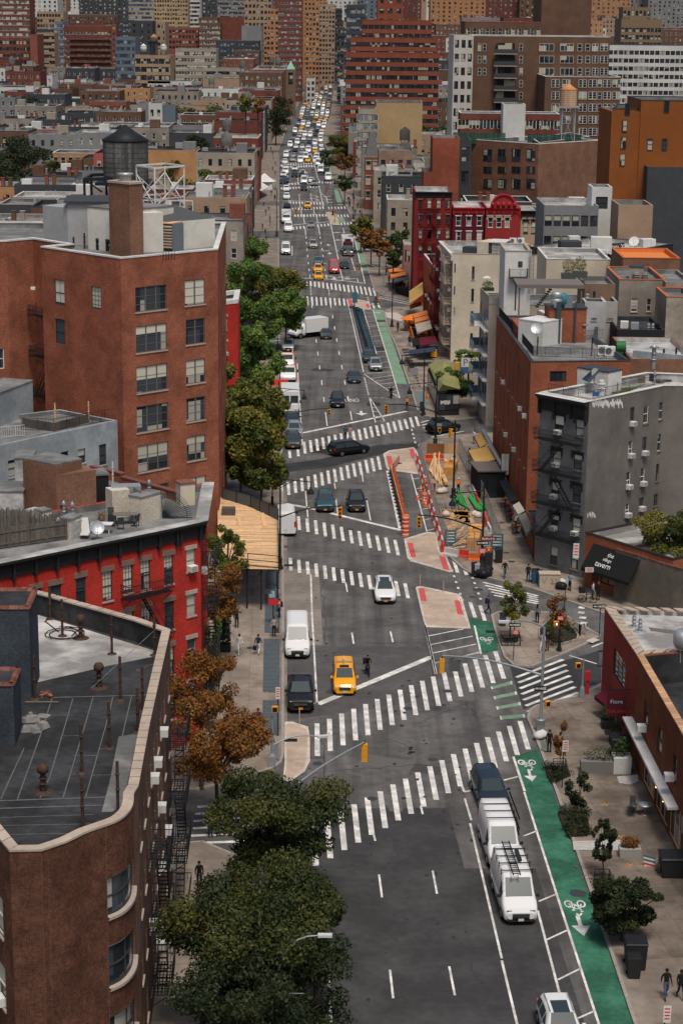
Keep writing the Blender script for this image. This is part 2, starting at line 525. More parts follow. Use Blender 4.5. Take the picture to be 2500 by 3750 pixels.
hb+=T("912,752 1085,728;948,776 1092,755;985,800 1100,788;1028,832 1115,820;1070,862 1125,852;1105,888 1135,885")
bd('hatch_line','A',hb,.13)
bd('lane_dash','A',T("440,240 441,268;453,330 454,357;464,429 466,458;478,532 480,566;492,645 494,678;510,768 512,808;527,908 530,945;598,232 601,260;614,324 617,352;632,422 635,452;651,528 655,560;672,643 678,677;697,766 702,804;723,900 730,938;430,150 431,175;583,140 586,172;940,912 965,912;988,912 1015,912;1095,912 1110,912"),.16)
bd('dotted_line','A',[((860+t*3.2,745+t*13.5),(861.5+t*3.2,752+t*13.5))for t in Rg(11)]+[((418+i*.9,2+i*12),(418.5+i*.9,8+i*12))for i in Rg(6)]+[((566+i,5+i*12),(566.6+i,11+i*12))for i in Rg(6)]+[((885+i*5,85+i*15),(887+i*5,92+i*15))for i in Rg(5)],.2)
bd('dotted_line','6',[((322+i*5,340+i*19),(324+i*5,349+i*19))for i in Rg(4)]+[((505+i*9.5,985+i*27),(508+i*9.5,994+i*27))for i in Rg(6)]+[((600+i*9,1020+i*24),(603+i*9,1028+i*24))for i in Rg(5)],.22)
bd('lane_line','B',T("740,905 765,1010;765,1010 822,1285;842,1385 868,1503;695,790 740,905;625,535 668,745;530,160 575,290 605,430 635,480;957,1268 998,1400;340,1140 342,1243;525,1443 526,1475;695,1440 699,1485;455,812 470,908;590,812 606,893;475,950 483,1033;615,935 630,1030;435,770 440,815;565,765 575,815;415,628 425,742;538,628 545,670;640,585 700,640 712,700;300,500 305,700;330,880 333,915;985,1040 1100,1535;870,955 885,1010;1140,1410 1185,1530;1020,1485 1030,1528;265,160 300,480"),.17)
bd('hatch_line','B',[((645,600+i*16),(668+i*6,598+i*16))for i in Rg(7)]+[((970,1290+i*28),(1000+i*7,1288+i*28))for i in Rg(4)],.2)
bd('stop_line','B',T("378,1475 740,1490;740,1490 1090,1530;345,925 500,908;580,902 720,890;310,668 670,682;700,682 800,697;310,490 420,478;300,275 560,268"),.5)
bd('lane_dash','B',T("490,1100 491,1125;494,1170 496,1192;502,1237 503,1260;509,1310 511,1333;516,1380 518,1405;640,1100 643,1125;652,1165 655,1188;662,1235 665,1258;683,1380 687,1402;486,1045 487,1065;633,1045 635,1065;415,600 416,620;535,595 536,615;400,430 403,475;505,405 508,430;495,370 497,385;365,165 366,182;370,200 371,215;374,235 375,260"),.2)
def ea(fJ,size):
 cu=bpy.data.curves.new('lettering','FONT')
 cu.body=fJ;cu.size=size
 cu.resolution_u=3
 o=bpy.data.objects.new('lettering',cu)
 me=eb(o)
 bpy.data.objects.remove(o);bpy.data.curves.remove(cu)
 return me
iT=ea('ONLY',1);iT.materials.append(cB)
def d8(c,x,y,bW,hm=2.4,me=iT,nm='road_lettering'):
 a,b=Q(c,x-bW/2,y),Q(c,x+bW/2,y)
 xs=[v.co.x for v in me.vertices];w0=max(xs)-min(xs);ys=[v.co.y for v in me.vertices];h0=max(ys)-min(ys)
 o=link(bpy.data.objects.new(nm,me));o.location=(*Q(c,x,y).xy,.011)
 o.rotation_euler=(0,0,dw+pi);o.scale=((b-a).length/w0,hm/h0,1)
 return cf(o,aq='structure')
d8('A',815,918,130)
for x,y,w in((727,1188,100),(835,1190,40),(940,1460,120),(765,1452,90),(595,612,75),(595,645,75),(745,622,78),(755,655,70),(700,1316,55)):
 d8('B',x,y,w,2.2)
ar=MB();ar.raw([(-.12,1.3,0),(.12,1.3,0),(.12,0,0),(.55,0,0),(0,-1.3,0),(-.55,0,0),(-.12,0,0)],[(6,5,4,3,2,1,0)])
AR=ar.aa('road_arrow',cB,am=True);AR.location=(*Q('A',835,1038).xy,.012);AR.rotation_euler[2]=dw;AR.scale=(1.5,1.2,1);cf(AR,aq='structure')
def bU(c,x,y,s=1,rz=0):
 o=link(bpy.data.objects.new('road_arrow',AR.data));o.location=(*Q(c,x,y).xy,.012);o.rotation_euler=(0,0,dw+rz);o.scale=(s,s,1);return cf(o,aq='structure')
for x,y in((716,1131),(732,1220),(780,1476),(600,630),(600,662)):bU('B',x,y,1.3)
bU('B',820,1003,1.3,-1.2);bU('B',835,1080,1.3,-1.2);bU('B',940,1485,1.4,-1.2)
bU('8',866,930,.8);bU('0',1097,615,1)
def il(b,cx,cy,r0,r1,n=18):
 for i in Rg(n):
  a,c=2*pi*i/n,2*pi*(i+1)/n
  b.aA([(cx+cos(a)*r0,cy+sin(a)*r0,0),(cx+cos(a)*r1,cy+sin(a)*r1,0),(cx+cos(c)*r1,cy+sin(c)*r1,0),(cx+cos(c)*r0,cy+sin(c)*r0,0)])
def fG():
 b=MB()
 il(b,-.5,0,.24,.36);il(b,.5,0,.24,.36)
 P=lambda p,q,w=.09:cQ(b,[Vec((*p,0)),Vec((*q,0))],w,0)
 P((-.5,0),(-.2,-.45));P((-.2,-.45),(.3,-.5));P((.3,-.5),(.5,0));P((-.5,0),(0,-.05));P((0,-.05),(.3,-.5));P((0,-.05),(-.25,-.6));P((.3,-.5),(.38,-.75));P((.25,-.75),(.5,-.75));P((-.38,-.62),(-.12,-.62))
 P((-.15,-.95),(.1,-1.15),.13);P((.1,-1.15),(.3,-.9),.13)
 return b
BK=fG().aa('bike_symbol',cB,am=True)
BK.location=(*Q('8',850,868).xy,.011);BK.rotation_euler[2]=dw;BK.scale=(.75,1.35,1);cf(BK,aq='structure')
for c,x,y,s in(('0',1070,515,1),('8',665,300,.9),('A',968,212,.9)):
 o=link(bpy.data.objects.new('bike_symbol',BK.data));o.location=(*Q(c,x,y).xy,.011);o.rotation_euler[2]=dw;o.scale=(.75*s,1.35*s,1);cf(o,aq='structure')
def ak(c,a0,a1,b0,b1,n,w=.5,pre=0,post=0,eS=(),m=None,z=.007):
 a0,a1,b0,b1=Q(c,*a0),Q(c,*a1),Q(c,*b0),Q(c,*b1)
 ad=None
 for i in Rg(-pre,n+post):
  if i in eS:continue
  t=i/(n-1)
  p,q=a0.lerp(b0,t),a1.lerp(b1,t)
  d=(q-p).normalized();nn=Vec((-d.y,d.x,0))*w*.33
  jj=R.uniform(-.05,.05)
  p=p+d*jj;q=q+d*jj
  if ad is None:ad=cf(al('zebra_crossing',(*p.xy,0)),aq='structure')
  b=MB();b.mat(0)
  fl=[p-nn,q-nn,q+nn,p+nn]
  if(fl[1]-fl[0]).cross(fl[2]-fl[1]).z<0:fl=fl[::-1]
  b.aA([(*v.xy,z)for v in fl])
  b.aa('zebra_bar',m or cB,ad)
 return ad
ak('O',px('E',515,1212),px('E',543,1456),px('8',818,677),px('8',857,808),15,.56,pre=4)
ak('E',(280,697),(282,905),(1415,235),(1470,410),17,.56)
ak('D',(221,770),(226,862),(1042,953),(1066,1060),14)
ak('8',(590,133),(613,203),(635,147),(658,217),2)
ak('D',(220,458),(226,553),(970,641),(995,751),13)
ak('D',(1390,780),(1420,876),(1455,812),(1485,894),2)
ak('D',(205,225),(212,318),(848,44),(867,137),15,.5,pre=1)
ak('A',(365,1272),(375,1370),(1280,1064),(1304,1143),20,.52)
ak('A',(245,1345),(252,1405),(314,1330),(320,1390),2)
ak('A',(318,75),(322,152),(690,98),(697,155),11,.5,pre=2)
ak('A',(925,135),(942,178),(968,135),(985,175),2)
ak('B',(448,1500),(450,1550),(1185,1580),(1210,1668),18,.55)
ak('B',(350,943),(354,972),(715,908),(720,933),11,.55)
ak('B',(850,902),(858,925),(950,893),(960,915),4)
ak('B',(370,815),(373,838),(690,810),(695,835),11,.55)
ak('B',(818,815),(825,840),(915,815),(925,842),4)
ak('B',(345,745),(348,770),(660,732),(666,756),11,.55)
ak('B',(720,735),(727,757),(918,730),(925,752),7)
ak('B',(322,676),(326,699),(660,688),(665,712),12,.55)
ak('B',(230,533),(233,553),(620,515),(624,530),14,.6)
ak('B',(310,490),(312,507),(620,470),(624,487),11,.6)
ak('B',(655,473),(660,488),(795,475),(800,490),6,.6)
ak('B',(300,307),(302,325),(570,298),(575,318),11,.7)
ak('B',(300,283),(302,296),(565,274),(570,288),11,.7)
ak('8',(803,477),(1018,395),(853,636),(1082,548),7)
ak('8',(648,40),(900,103),(700,100),(905,140),5,.45)
ak('8',(1085,155),(1113,158),(1098,250),(1130,253),5,.9)
ak('9',(872,236),(1180,225),(905,70),(1190,40),6)
ak('5',(1225,570),(1285,562),(1222,590),(1285,582),3,.4)
ak('6',(365,310),(400,300),(375,335),(430,322),3,.4)
ak('6',(410,378),(560,350),(415,392),(590,372),2,.4)
ak('4',(165,590),(330,625),(170,615),(320,648),4,.35)
ak('3',(1235,792),(1290,788),(1230,828),(1285,822),4,.4)
for a,b_,c_,d_ in(T("685,520 780,495 782,510 690,532"),T("698,565 800,543 803,557 703,578"),T("711,612 818,592 820,606 715,626"),T("727,655 836,647 840,662 731,672")):
 eB('bike_lane_bar',[Q('8',*a),Q('8',*b_),Q('8',*c_),Q('8',*d_)],.006,bG)
 for s in((a,d_,1),(b_,c_,-1)):
  bd('bike_lane_bar_edge','8',[((s[0][0]+2*s[2],s[0][1]),(s[1][0]+2*s[2],s[1][1]))],.14,.012)
def gQ(a6):
 q=[Q('7',*p,.155)for p in a6]
 b=MB();b.cK([(p.x,p.y)for p in q],.12,.156)
 o=cf(b.aa('subway_grating',e1),aq='structure')
 n=0
 L=(q[3]-q[0]).length;nb=max(3,int(L/.32))
 for i in Rg(nb):
  t0,t1=i/nb+.12/nb,(i+1)/nb-.1/nb
  f=[q[0].lerp(q[3],t0),q[1].lerp(q[2],t0),q[1].lerp(q[2],t1),q[0].lerp(q[3],t1)]
  k=MB();k.cK([(p.x,p.y)for p in f],.157,.17);k.aa('grating_panel',gY,o)
for a6 in(T("1219,-40 1285,-40 1285,70 1219,70"),T("1217,95 1285,95 1285,272 1215,272"),T("1212,300 1285,300 1284,545 1207,545"),T("1207,582 1284,582 1283,742 1204,742")):
 gQ(a6)
def g9(c,x,y,r=.38,m=None,z=.012):
 b=MB();p=Q(c,x,y);b.lathe((p.x,p.y,z),[(r,0),(r,.006),(r*.86,.009),(0,.009)],16)
 cf(b.aa('manhole_cover',m or au),aq='structure')
for c,x,y,r,z in(('0',1085,467,.5,.01),('7',1152,350,.35,.155),('6',735,777,.3,.155),('6',780,956,.35,.155),('6',755,915,.3,.155),('8',625,75,.5,.01),('9',990,75,.4,.01),('E',1140,700,.1,.01),('D',180,690,.4,.01),('8',600,108,.3,.01),('A',1160,195,.4,.155)):
 g9(c,x,y,r,z=z)
def fj(c,x,y,w=1,d=.6):
 p=Q(c,x,y);b=MB();b.box((p.x,p.y,.03),(w,d,.012),dw)
 o=cf(b.aa('storm_drain',e1),aq='structure')
 k=MB()
 for i in Rg(7):k.box((p.x-w/2+.07+i*w/7,p.y,.043),(.05,d,.012),dw)
 k.aa('drain_grid',au,o)
fj('E',110,805);fj('D',205,825);fj('8',682,268,.8,.6);fj('7',1332,768)
iq=MB()
for k in Rg(9):
 p=Q('8',322+R.uniform(-22,22),810+R.uniform(-14,14));a=R.random()*6
 iq.aA([(p.x+cos(a+t)*R.uniform(.08,.3),p.y+sin(a+t)*R.uniform(.08,.3),.005+k*.0004)for t in(0,1.3,2.4,3.6,4.9)])
cf(iq.aa('pothole',mat('pothole_dark',(.02,.02,.02),.95)),aq='structure')
cr=MB()
gZ=mat('crack_sealer',(.045,.045,.048),.6)
for c,x,y,x2,y2 in(('E',300,600,330,1100),('E',700,780,900,860),('E',120,1020,1200,940),('E',900,700,1250,560),('0',570,600,660,1060),('0',200,60,270,350),('0',0,352,600,360),('8',100,320,400,322),('8',560,560,640,700),('D',440,860,470,1372),('D',210,200,880,20),('A',420,560,700,585),('B',330,1020,800,960)):
 a,b_=Q(c,x,y),Q(c,x2,y2);n=14;ip=a
 for i in Rg(1,n+1):
  q=a.lerp(b_,i/n)+Vec((R.uniform(-.25,.25),R.uniform(-.25,.25),0))*(0 if i==n else 1)
  cQ(cr,[ip,q],R.uniform(.03,.09),.0062);ip=q
cf(cr.aa('crack_sealer',gZ),aq='structure')
RG=random.Random(4)
for i in Rg(26):
 x,y=RG.choice(((RG.uniform(1060,1700),RG.uniform(2400,3700)),(RG.uniform(1060,1400),RG.uniform(1150,2300))));p=Q('O',x,y)
 if i%3==0:g9('O',x,y,.36,z=.0125);continue
 w,h=RG.uniform(.8,2.4),RG.uniform(1.5,7);a=dw+RG.choice((0,0,1.2));d=Vec((cos(a),sin(a)));n=Vec((-d.y,d.x))
 eB('road_patch',[p.xy+d*u*w+n*v*h for u,v in((0,0),(1,0),(1,1),(0,1))],.0045+i*.0001,RG.choice((et,mat('asphalt_dull',(.062,.06,.06),.9,aF=.2,scale=5),mat('asphalt_pale',(.115,.11,.105),.9,aF=.2,scale=5))))
ov=MB()
for i in Rg(260):
 x,y=RG.uniform(1050,1900),RG.uniform(1200,3740);p=Q('O',x,y);r=RG.uniform(.04,.22)
 if x>1000+y*.28:continue
 ov.aA([(p.x+cos(t)*r*RG.uniform(.6,1),p.y+sin(t)*r*RG.uniform(.6,1.6),.0068+i*.000004)for t in(0,1,2,3,4,5)])
cf(ov.aa('oil_spots',mat('oil_dark',(.035,.034,.034),.6)),aq='structure')
# building kit
bt=mat('coping_stone',(.42,.34,.27),.85,aF=.12,scale=4,ai=.15)
a4=mat('coping_white',(.62,.61,.58),.7,aF=.08,scale=4,ai=.2)
cO=mat('roof_tar',(.045,.045,.047),.8,aF=.25,scale=2.5,ai=.45,cI=.3)
aO=mat('roof_silver',(.42,.41,.39),.7,aF=.12,scale=2.5,ai=.45)
ao=mat('roof_grey',(.2,.2,.195),.85,aF=.15,scale=2.5,ai=.4)
b6=mat('fresh_timber',(.62,.4,.22),.8,aF=.2,scale=6,d9=.22)
aM=mat('old_timber',(.12,.105,.09),.9,aF=.25,scale=6,d9=.3)
aC=mat('frame_dark',(.045,.045,.045),.6)
bi=mat('frame_white',(.66,.64,.58),.6,d9=.1)
cC=cT('window_glass')
bH=cT('window_glass_pale',e8=(.42,.4,.33),p=.45)
fv=mat('window_blind',(.5,.49,.4),.8,d9=.2)
g2=mat('ac_white',(.62,.61,.58),.55,d9=.1)
hg=mat('ac_grille',(.12,.12,.12),.6)
dh=bF('brick_orange',(.2,.05,.026),(.31,.088,.045),(.27,.135,.09),ai=.32)
bI=bF('brick_orange_plain',(.3,.075,.034),(.22,.052,.024),(.26,.13,.08),ai=.2)
ct=bF('brick_painted_red',(.56,.045,.03),(.46,.035,.025),(.24,.03,.025),ai=.18)
di=bF('brick_dark',(.075,.03,.021),(.12,.05,.034),(.2,.15,.11),ai=.3)
bu=bF('brick_brown',(.2,.085,.05),(.14,.055,.035),(.24,.16,.11),ai=.25)
dP=mat('paint_grey_taupe',(.165,.15,.135),.88,aF=.1,scale=1.2,ai=.25)
bV=mat('paint_bluegrey',(.3,.335,.35),.85,aF=.12,scale=2.5,ai=.25)
ae=mat('paint_white',(.62,.61,.57),.75,aF=.06,scale=2,ai=.14)
cD=mat('render_cream',(.56,.49,.38),.88,aF=.06,scale=1.5,ai=.14)
dB=mat('render_beige',(.42,.36,.29),.88,aF=.07,scale=1.5,ai=.15)
eL=mat('stucco_grey',(.3,.275,.245),.9,aF=.12,scale=1.3,ai=.3)
aH=mat('trim_stone',(.36,.3,.25),.85,aF=.12,scale=5)
a7=mat('cornice_black',(.025,.024,.025),.6,aF=.2,scale=4)
eo=mat('rusty_pipe',(.075,.045,.035),.75,.3,aF=.35,scale=5)
def iR(meth,loc_):
 def f(name,m,bZ,*a,**k):
  b=MB();getattr(b,meth)(*a,**k)
  return b.aa(name,m,bZ,am=loc_)
 return f
bx,tb,ob,lt,br=(iR(q,True)for q in('box','tube','obox','lathe','bar'))
eQ,gF,dE,gM,fE=(iR(q,False)for q in('box','tube','obox','lathe','bar'))
def e6(a6):return[Vec((p[0],p[1]))for p in a6]
def ccw(af):
 a=sum(af[i][0]*af[(i+1)%len(af)][1]-af[(i+1)%len(af)][0]*af[i][1]for i in Rg(len(af)))
 return a>0
def aN(p0,p1,x,y):
 d=_f+_r*((x-1250)/g3)-_u*((y-1875)/g3)
 ex,ey=p1[0]-p0[0],p1[1]-p0[1]
 L=hypot(ex,ey);ex/=L;ey/=L
 nx,ny=ey,-ex
 t=(p0[0]*nx+p0[1]*ny)/(d.x*nx+d.y*ny)
 X,Y,Z=d.x*t,d.y*t,eN+d.z*t
 return(X-p0[0])*ex+(Y-p0[1])*ey,Z
def bX(b,p0,p1,z0,z1,dI,depth=.2):
 ex,ey=p1[0]-p0[0],p1[1]-p0[1]
 L=hypot(ex,ey);ex/=L;ey/=L
 ix,iy=-ey,ex
 hs=[(max(.02,u0),min(L-.02,u1),max(z0+.02,v0),min(z1-.02,v1))for u0,u1,v0,v1 in dI]
 hs=[h for h in hs if h[1]-h[0]>.05 and h[3]-h[2]>.05]
 vs=sorted({z0,z1}|{h[2]for h in hs}|{h[3]for h in hs})
 P=lambda u,v,d=0:(p0[0]+ex*u+ix*d,p0[1]+ey*u+iy*d,v)
 for va,vb in zip(vs,vs[1:]):
  if vb-va<1e-5:continue
  cut=sorted([(h[0],h[1])for h in hs if h[2]<vb-1e-6 and h[3]>va+1e-6])
  u=0
  for a,c in cut+[(L,L)]:
   if a>u+1e-5:b.aA([P(u,va),P(a,va),P(a,vb),P(u,vb)])
   u=max(u,c)
 for u0,u1,v0,v1 in hs:
  b.aA([P(u0,v0),P(u1,v0),P(u1,v0,depth),P(u0,v0,depth)][::1])
  b.aA([P(u1,v1),P(u0,v1),P(u0,v1,depth),P(u1,v1,depth)])
  b.aA([P(u0,v1),P(u0,v0),P(u0,v0,depth),P(u0,v1,depth)])
  b.aA([P(u1,v0),P(u1,v1),P(u1,v1,depth),P(u1,v0,depth)])
WC={}
def dX(aR,w,h,fm,aE):
 key=(aR,round(w,2),round(h,2),fm.name,aE)
 if key in WC:return WC[key]
 b=MB();g=MB();W2=w/2;D=.1
 f=min(.07,w*.08)
 def fr(x0,x1,z0,z1,y=D,t=.05):b.obox((x0,y-t/2,z0),(x1-x0,0,0),(0,t,0),(0,0,z1-z0))
 fr(-W2,-W2+f,0,h);fr(W2-f,W2,0,h);fr(-W2+f,W2-f,0,f);fr(-W2+f,W2-f,h-f,h)
 t=.028
 if aR=='dh':
  fr(-W2+f,W2-f,h*.5-.03,h*.5+.03,D-.02)
 elif aR=='dh4':
  fr(-W2+f,W2-f,h*.5-.03,h*.5+.03,D-.02);fr(-t/2,t/2,f,h-f,D,.03)
 elif aR=='dh12':
  fr(-W2+f,W2-f,h*.5-.03,h*.5+.03,D-.02)
  for k in(1,2):fr(-W2+w*k/3-t/2,-W2+w*k/3+t/2,f,h-f,D,.03)
  for k in(1,3):fr(-W2+f,W2-f,h*k/4-t/2,h*k/4+t/2,D,.028)
 elif aR=='tri':
  for k in(1,2):fr(-W2+w*k/3-.06,-W2+w*k/3+.06,f,h-f,D-.01,.08)
  for q in(.3,.62):
   for k in Rg(3):fr(-W2+w*k/3+.06,-W2+w*(k+1)/3-.06,h*q-.02,h*q+.02,D,.03)
 elif aR=='duo':
  fr(-.07,.07,f,h-f,D-.01,.08)
  for q in(.36,.68):
   for k in Rg(2):fr(-W2+w*k/2+.07,-W2+w*(k+1)/2-.07,h*q-.02,h*q+.02,D,.03)
 elif aR=='grid':
  for k in(1,2):fr(-W2+w*k/3-t/2,-W2+w*k/3+t/2,f,h-f,D,.03)
  for k in(1,2,3,4):fr(-W2+f,W2-f,h*k/5-t/2,h*k/5+t/2,D,.028)
 elif aR=='slide':
  fr(-.03,.03,f,h-f,D-.02)
 elif aR=='trio':
  for k in(-1,1):fr(k*w/6-.03,k*w/6+.03,f,h-f,D-.01)
 g.aA([(-W2+f,D+.01,f),(W2-f,D+.01,f),(W2-f,D+.01,h-f),(-W2+f,D+.01,h-f)])
 if aE>0:
  g.mat(1)
  z0=h-f-(h-2*f)*aE
  g.aA([(-W2+f,D+.004,z0),(W2-f,D+.004,z0),(W2-f,D+.004,h-f),(-W2+f,D+.004,h-f)])
 WC[key]=(b,g,[None,None])
 return WC[key]
def a9(parent,pos,dO,w,h,aR='dh',fm=None,gm=None,aE=None,bD=True,a8=None,aQ=None,ac=False,fO=.08):
 fm=fm or aC;gm=gm or cC
 if aE is None:aE=R.choice((0,0,0,.3,.5,.9))
 b,g,mm=dX(aR,w,h,fm,aE)
 key=(aR,round(w,2),round(h,2),fm.name,gm.name,aE)
 if mm[0]is None or mm[0][0]!=gm.name:
  if bD:
   o=b.aa('window',fm,parent,am=True)
   p=g.aa('pane',[gm,fv],o,am=True)
   mm[0]=(gm.name,o.data,p.data)
   o.location=Vec(pos)-fB(parent);o.rotation_euler=(0,0,dO)
  else:
   c=MB();c.v=b.v+g.v;n=len(b.v)
   c.f=list(b.f)+[tuple(i+n for i in f)for f in g.f];c.m=[0]*len(b.f)+[1+k for k in g.m];c.sf=[False]*len(c.f)
   o=c.aa('window',[fm,gm,fv],parent,am=True)
   mm[0]=(gm.name,o.data,None)
   o.location=Vec(pos)-fB(parent);o.rotation_euler=(0,0,dO)
 else:
  o=hw('window',mm[0][1],parent,pos,dO)
  if bD and mm[0][2]is not None:
   p=link(bpy.data.objects.new('pane',mm[0][2]));bQ(p,o)
 def fZ(name,m,key,fn):
  k=(name,key)
  if k not in WC:q=MB();fn(q);WC[k]=q.aa(name,m,o,am=True).data
  else:bQ(link(bpy.data.objects.new(name,WC[k])),o)
 if a8:fZ('sill',a8,(round(w,2),a8.name,fO),lambda q:q.obox((-w/2-.08,-fO,-.12),(w+.16,0,0),(0,fO+.05,0),(0,0,.118)))
 if aQ:
  e=aQ[1]
  def lin(q):
   q.obox((-w/2-.15,-.06,h+.003),(w+.3,0,0),(0,.1,0),(0,0,e))
   if len(aQ)>2:
    q.obox((-w/2-.28,-.14,h+e+.004),(w+.56,0,0),(0,.18,0),(0,0,.12))
    for x in(-w/2-.24,w/2+.06):q.obox((x,-.06,h-.45),(.18,0,0),(0,.1,0),(0,0,.45))
  fZ('lintel',aQ[0],(round(w,2),round(h,2),aQ[0].name,e),lin)
 def acf(q):
  q.obox((-.32,-.42,.02),(.64,0,0),(0,.5,0),(0,0,.42));q.mat(1)
  for i in Rg(5):q.obox((-.27,-.426,.07+i*.07),(.54,0,0),(0,.01,0),(0,0,.035))
 if ac:fZ('air_conditioner',[g2,hg],0,acf)
 return o
class dV:
 def __init__(s,name,ah,af,z1,eR,bC=None,para=.9,pt=.3,aP=None,z0=0,dL='building',aD=None,do=None,bP=False,bn=.08,depth=.2):
  af=e6(af)
  s.fY=not ccw(af)
  if s.fY:af=af[::-1]
  s.af=af;s.z1=z1;s.z0=z0;s.name=name
  c=sum(af,Vec((0,0)))/len(af)
  s.ad=al(name,(c.x,c.y,z0),0,ah,dL,aD)
  s.ib=eR;s.win=[];s.dI={}
  s.aS=z1-para;s.d7=bC or cO
  s.para=para;s.pt=pt;s.aP=aP;s.do=do or pt+.08;s.bP=bP;s.bn=bn;s.depth=depth
  s.ew={};s.done=()
 def edge(s,i):
  n=len(s.af)
  if not s.fY:return i
  return(n-2-i)%n
 def P(s,i):
  j=s.edge(i);return s.af[j],s.af[(j+1)%len(s.af)]
 def dJ(s,i,u0,u1,v0,v1,win=None,**kw):
  s.dI.setdefault(s.edge(i),[]).append((u0,u1,v0,v1))
  if win is not False:
   p0,p1=s.P(i);d=(p1-p0).normalized();u=(u0+u1)/2
   a9(s.ad,(p0.x+d.x*u,p0.y+d.y*u,v0),atan2(d.y,d.x),u1-u0,v1-v0,aR=win or 'dh',**kw)
 def bW(s,i,c,x0,y0,x1,y1,win='dh',**kw):
  p0,p1=s.P(i)
  xm,ym=(x0+x1)/2,(y0+y1)/2
  ua,_=aN(p0,p1,*px(c,x0,ym));ub,_=aN(p0,p1,*px(c,x1,ym))
  _,va=aN(p0,p1,*px(c,xm,y1));_,vb=aN(p0,p1,*px(c,xm,y0))
  if ua>ub:ua,ub=ub,ua
  w=round((ub-ua)*10)/10;h=round((vb-va)*10)/10
  m=(ua+ub)/2
  s.dJ(i,m-w/2,m+w/2,va,va+h,win,**kw)
  return m,va,w,h
 def grid(s,i,bT,hM,zb,fh,w,h,win='dh',u0=None,u1=None,eS=None,ac=0,**kw):
  p0,p1=s.P(i);L=(p1-p0).length
  u0=0 if u0 is None else u0;u1=L if u1 is None else u1
  for f in Rg(hM):
   for k in Rg(bT):
    if eS and eS(k,f):continue
    u=u0+(u1-u0)*(k+.5)/bT
    s.dJ(i,u-w/2,u+w/2,zb+f*fh,zb+f*fh+h,win,ac=R.random()<ac,**kw)
 def aG(s,bC=True):
  n=len(s.af);b=MB()
  for j in Rg(n):
   if j in s.ew or j in s.done:continue
   bX(b,s.af[j],s.af[(j+1)%n],s.z0,s.z1,s.dI.get(j,[]),s.depth)
  if s.para>0:
   c8=aT(s.af,s.pt);pb=MB()
   for j in Rg(n):
    a,c=c8[j],c8[(j+1)%n]
    pb.aA([(c.x,c.y,s.aS),(a.x,a.y,s.aS),(a.x,a.y,s.z1),(c.x,c.y,s.z1)])
    if not s.aP:
     A,C=s.af[j],s.af[(j+1)%n]
     b.aA([(A.x,A.y,s.z1),(C.x,C.y,s.z1),(c.x,c.y,s.z1),(a.x,a.y,s.z1)])
  b.aa('wall',s.ib,s.ad)
  if s.para>0:pb.aa('parapet',s.d7,s.ad)
  for j,m in s.ew.items():
   b=MB();bX(b,s.af[j],s.af[(j+1)%n],s.z0,s.z1,s.dI.get(j,[]),s.depth);b.aa('wall',m,s.ad)
  if bC:
   b=MB();p=aT(s.af,s.pt*.98)if s.para>0 else s.af
   b.aA([(q.x,q.y,s.aS)for q in p]);b.aa('roof',s.d7,s.ad)
  if s.aP:
   o=aT(s.af,-.05);c8=aT(s.af,s.do-.05)
   if not s.bP:b=MB()
   for j in Rg(n):
    A,C,a,c=o[j],o[(j+1)%n],c8[j],c8[(j+1)%n]
    m=max(1,int((C-A).length/1))if s.bP else 1
    for k in Rg(m):
     if s.bP:b=MB()
     t0=k/m+(.006 if m>1 else 0);t1=(k+1)/m-(.006 if m>1 else 0)
     q=[A.lerp(C,t0),A.lerp(C,t1),a.lerp(c,t1),a.lerp(c,t0)]
     b.raw([(p.x,p.y,s.z1+.002)for p in q]+[(p.x,p.y,s.z1+s.bn)for p in q],[(0,3,2,1),(4,5,6,7),(0,1,5,4),(1,2,6,5),(2,3,7,6),(3,0,4,7)])
     if s.bP:b.aa('coping_stone',s.aP,s.ad)
   if not s.bP:b.aa('coping',s.aP,s.ad)
  return s
def aT(af,d):
 n=len(af);out=[]
 for i in Rg(n):
  a,b,c=af[i-1],af[i],af[(i+1)%n]
  d1=(b-a).normalized();d2=(c-b).normalized()
  n1=Vec((-d1.y,d1.x));n2=Vec((-d2.y,d2.x))
  k=1+n1.dot(n2)
  out.append(b+(n1+n2)*(d/max(k,.35)))
 return out
def aV(name,bZ,c,a,b_,yt,depth,zb,m,d7=None,eF=0,oh=.12,ez=(),z1=None,tp=None):
 A,B=Q(c,*a,zb),Q(c,*b_,zb)
 zt=z1 if z1 is not None else QY(c,a[0],yt,A.y).z
 d=(B-A);L=d.length;d.normalize();c8=Vec((-d.y,d.x,0))
 af=[A.xy,B.xy,(B+c8*depth).xy,(A+c8*depth).xy]
 b=MB()
 hs=[]
 for w in ez:
  xm,ym=(w[0]+w[2])/2,(w[1]+w[3])/2
  ua,_=aN(A,B,*px(c,w[0],ym));ub,_=aN(A,B,*px(c,w[2],ym));_,va=aN(A,B,*px(c,xm,w[3]));_,vb=aN(A,B,*px(c,xm,w[1]))
  hs.append((ua,ub,va,vb,w[4]if len(w)>4 else 'dh'))
 for j in Rg(4):
  bX(b,af[j],af[(j+1)%4],zb,zt,[h[:4]for h in hs]if j==0 else[])
 if not d7:b.aA([(*p,zt)for p in af])
 o=b.aa(name,m,bZ)
 for h in hs:
  u=(h[0]+h[1])/2
  a9(o,A+d*u+Zv(h[2]-zb),atan2(d.y,d.x),h[1]-h[0],h[3]-h[2],h[4],bD=False)
 if d7:
  k=MB();P2=[A-d*eF-c8*eF,B+d*eF-c8*eF,B+d*eF+c8*(depth+eF),A-d*eF+c8*(depth+eF)]
  k.cK([(p.x,p.y)for p in P2],zt,zt+oh,el=True);k.aa('roof',d7,bZ if bZ.parent else o if False else bZ)
 return o,A,B,c8,zt
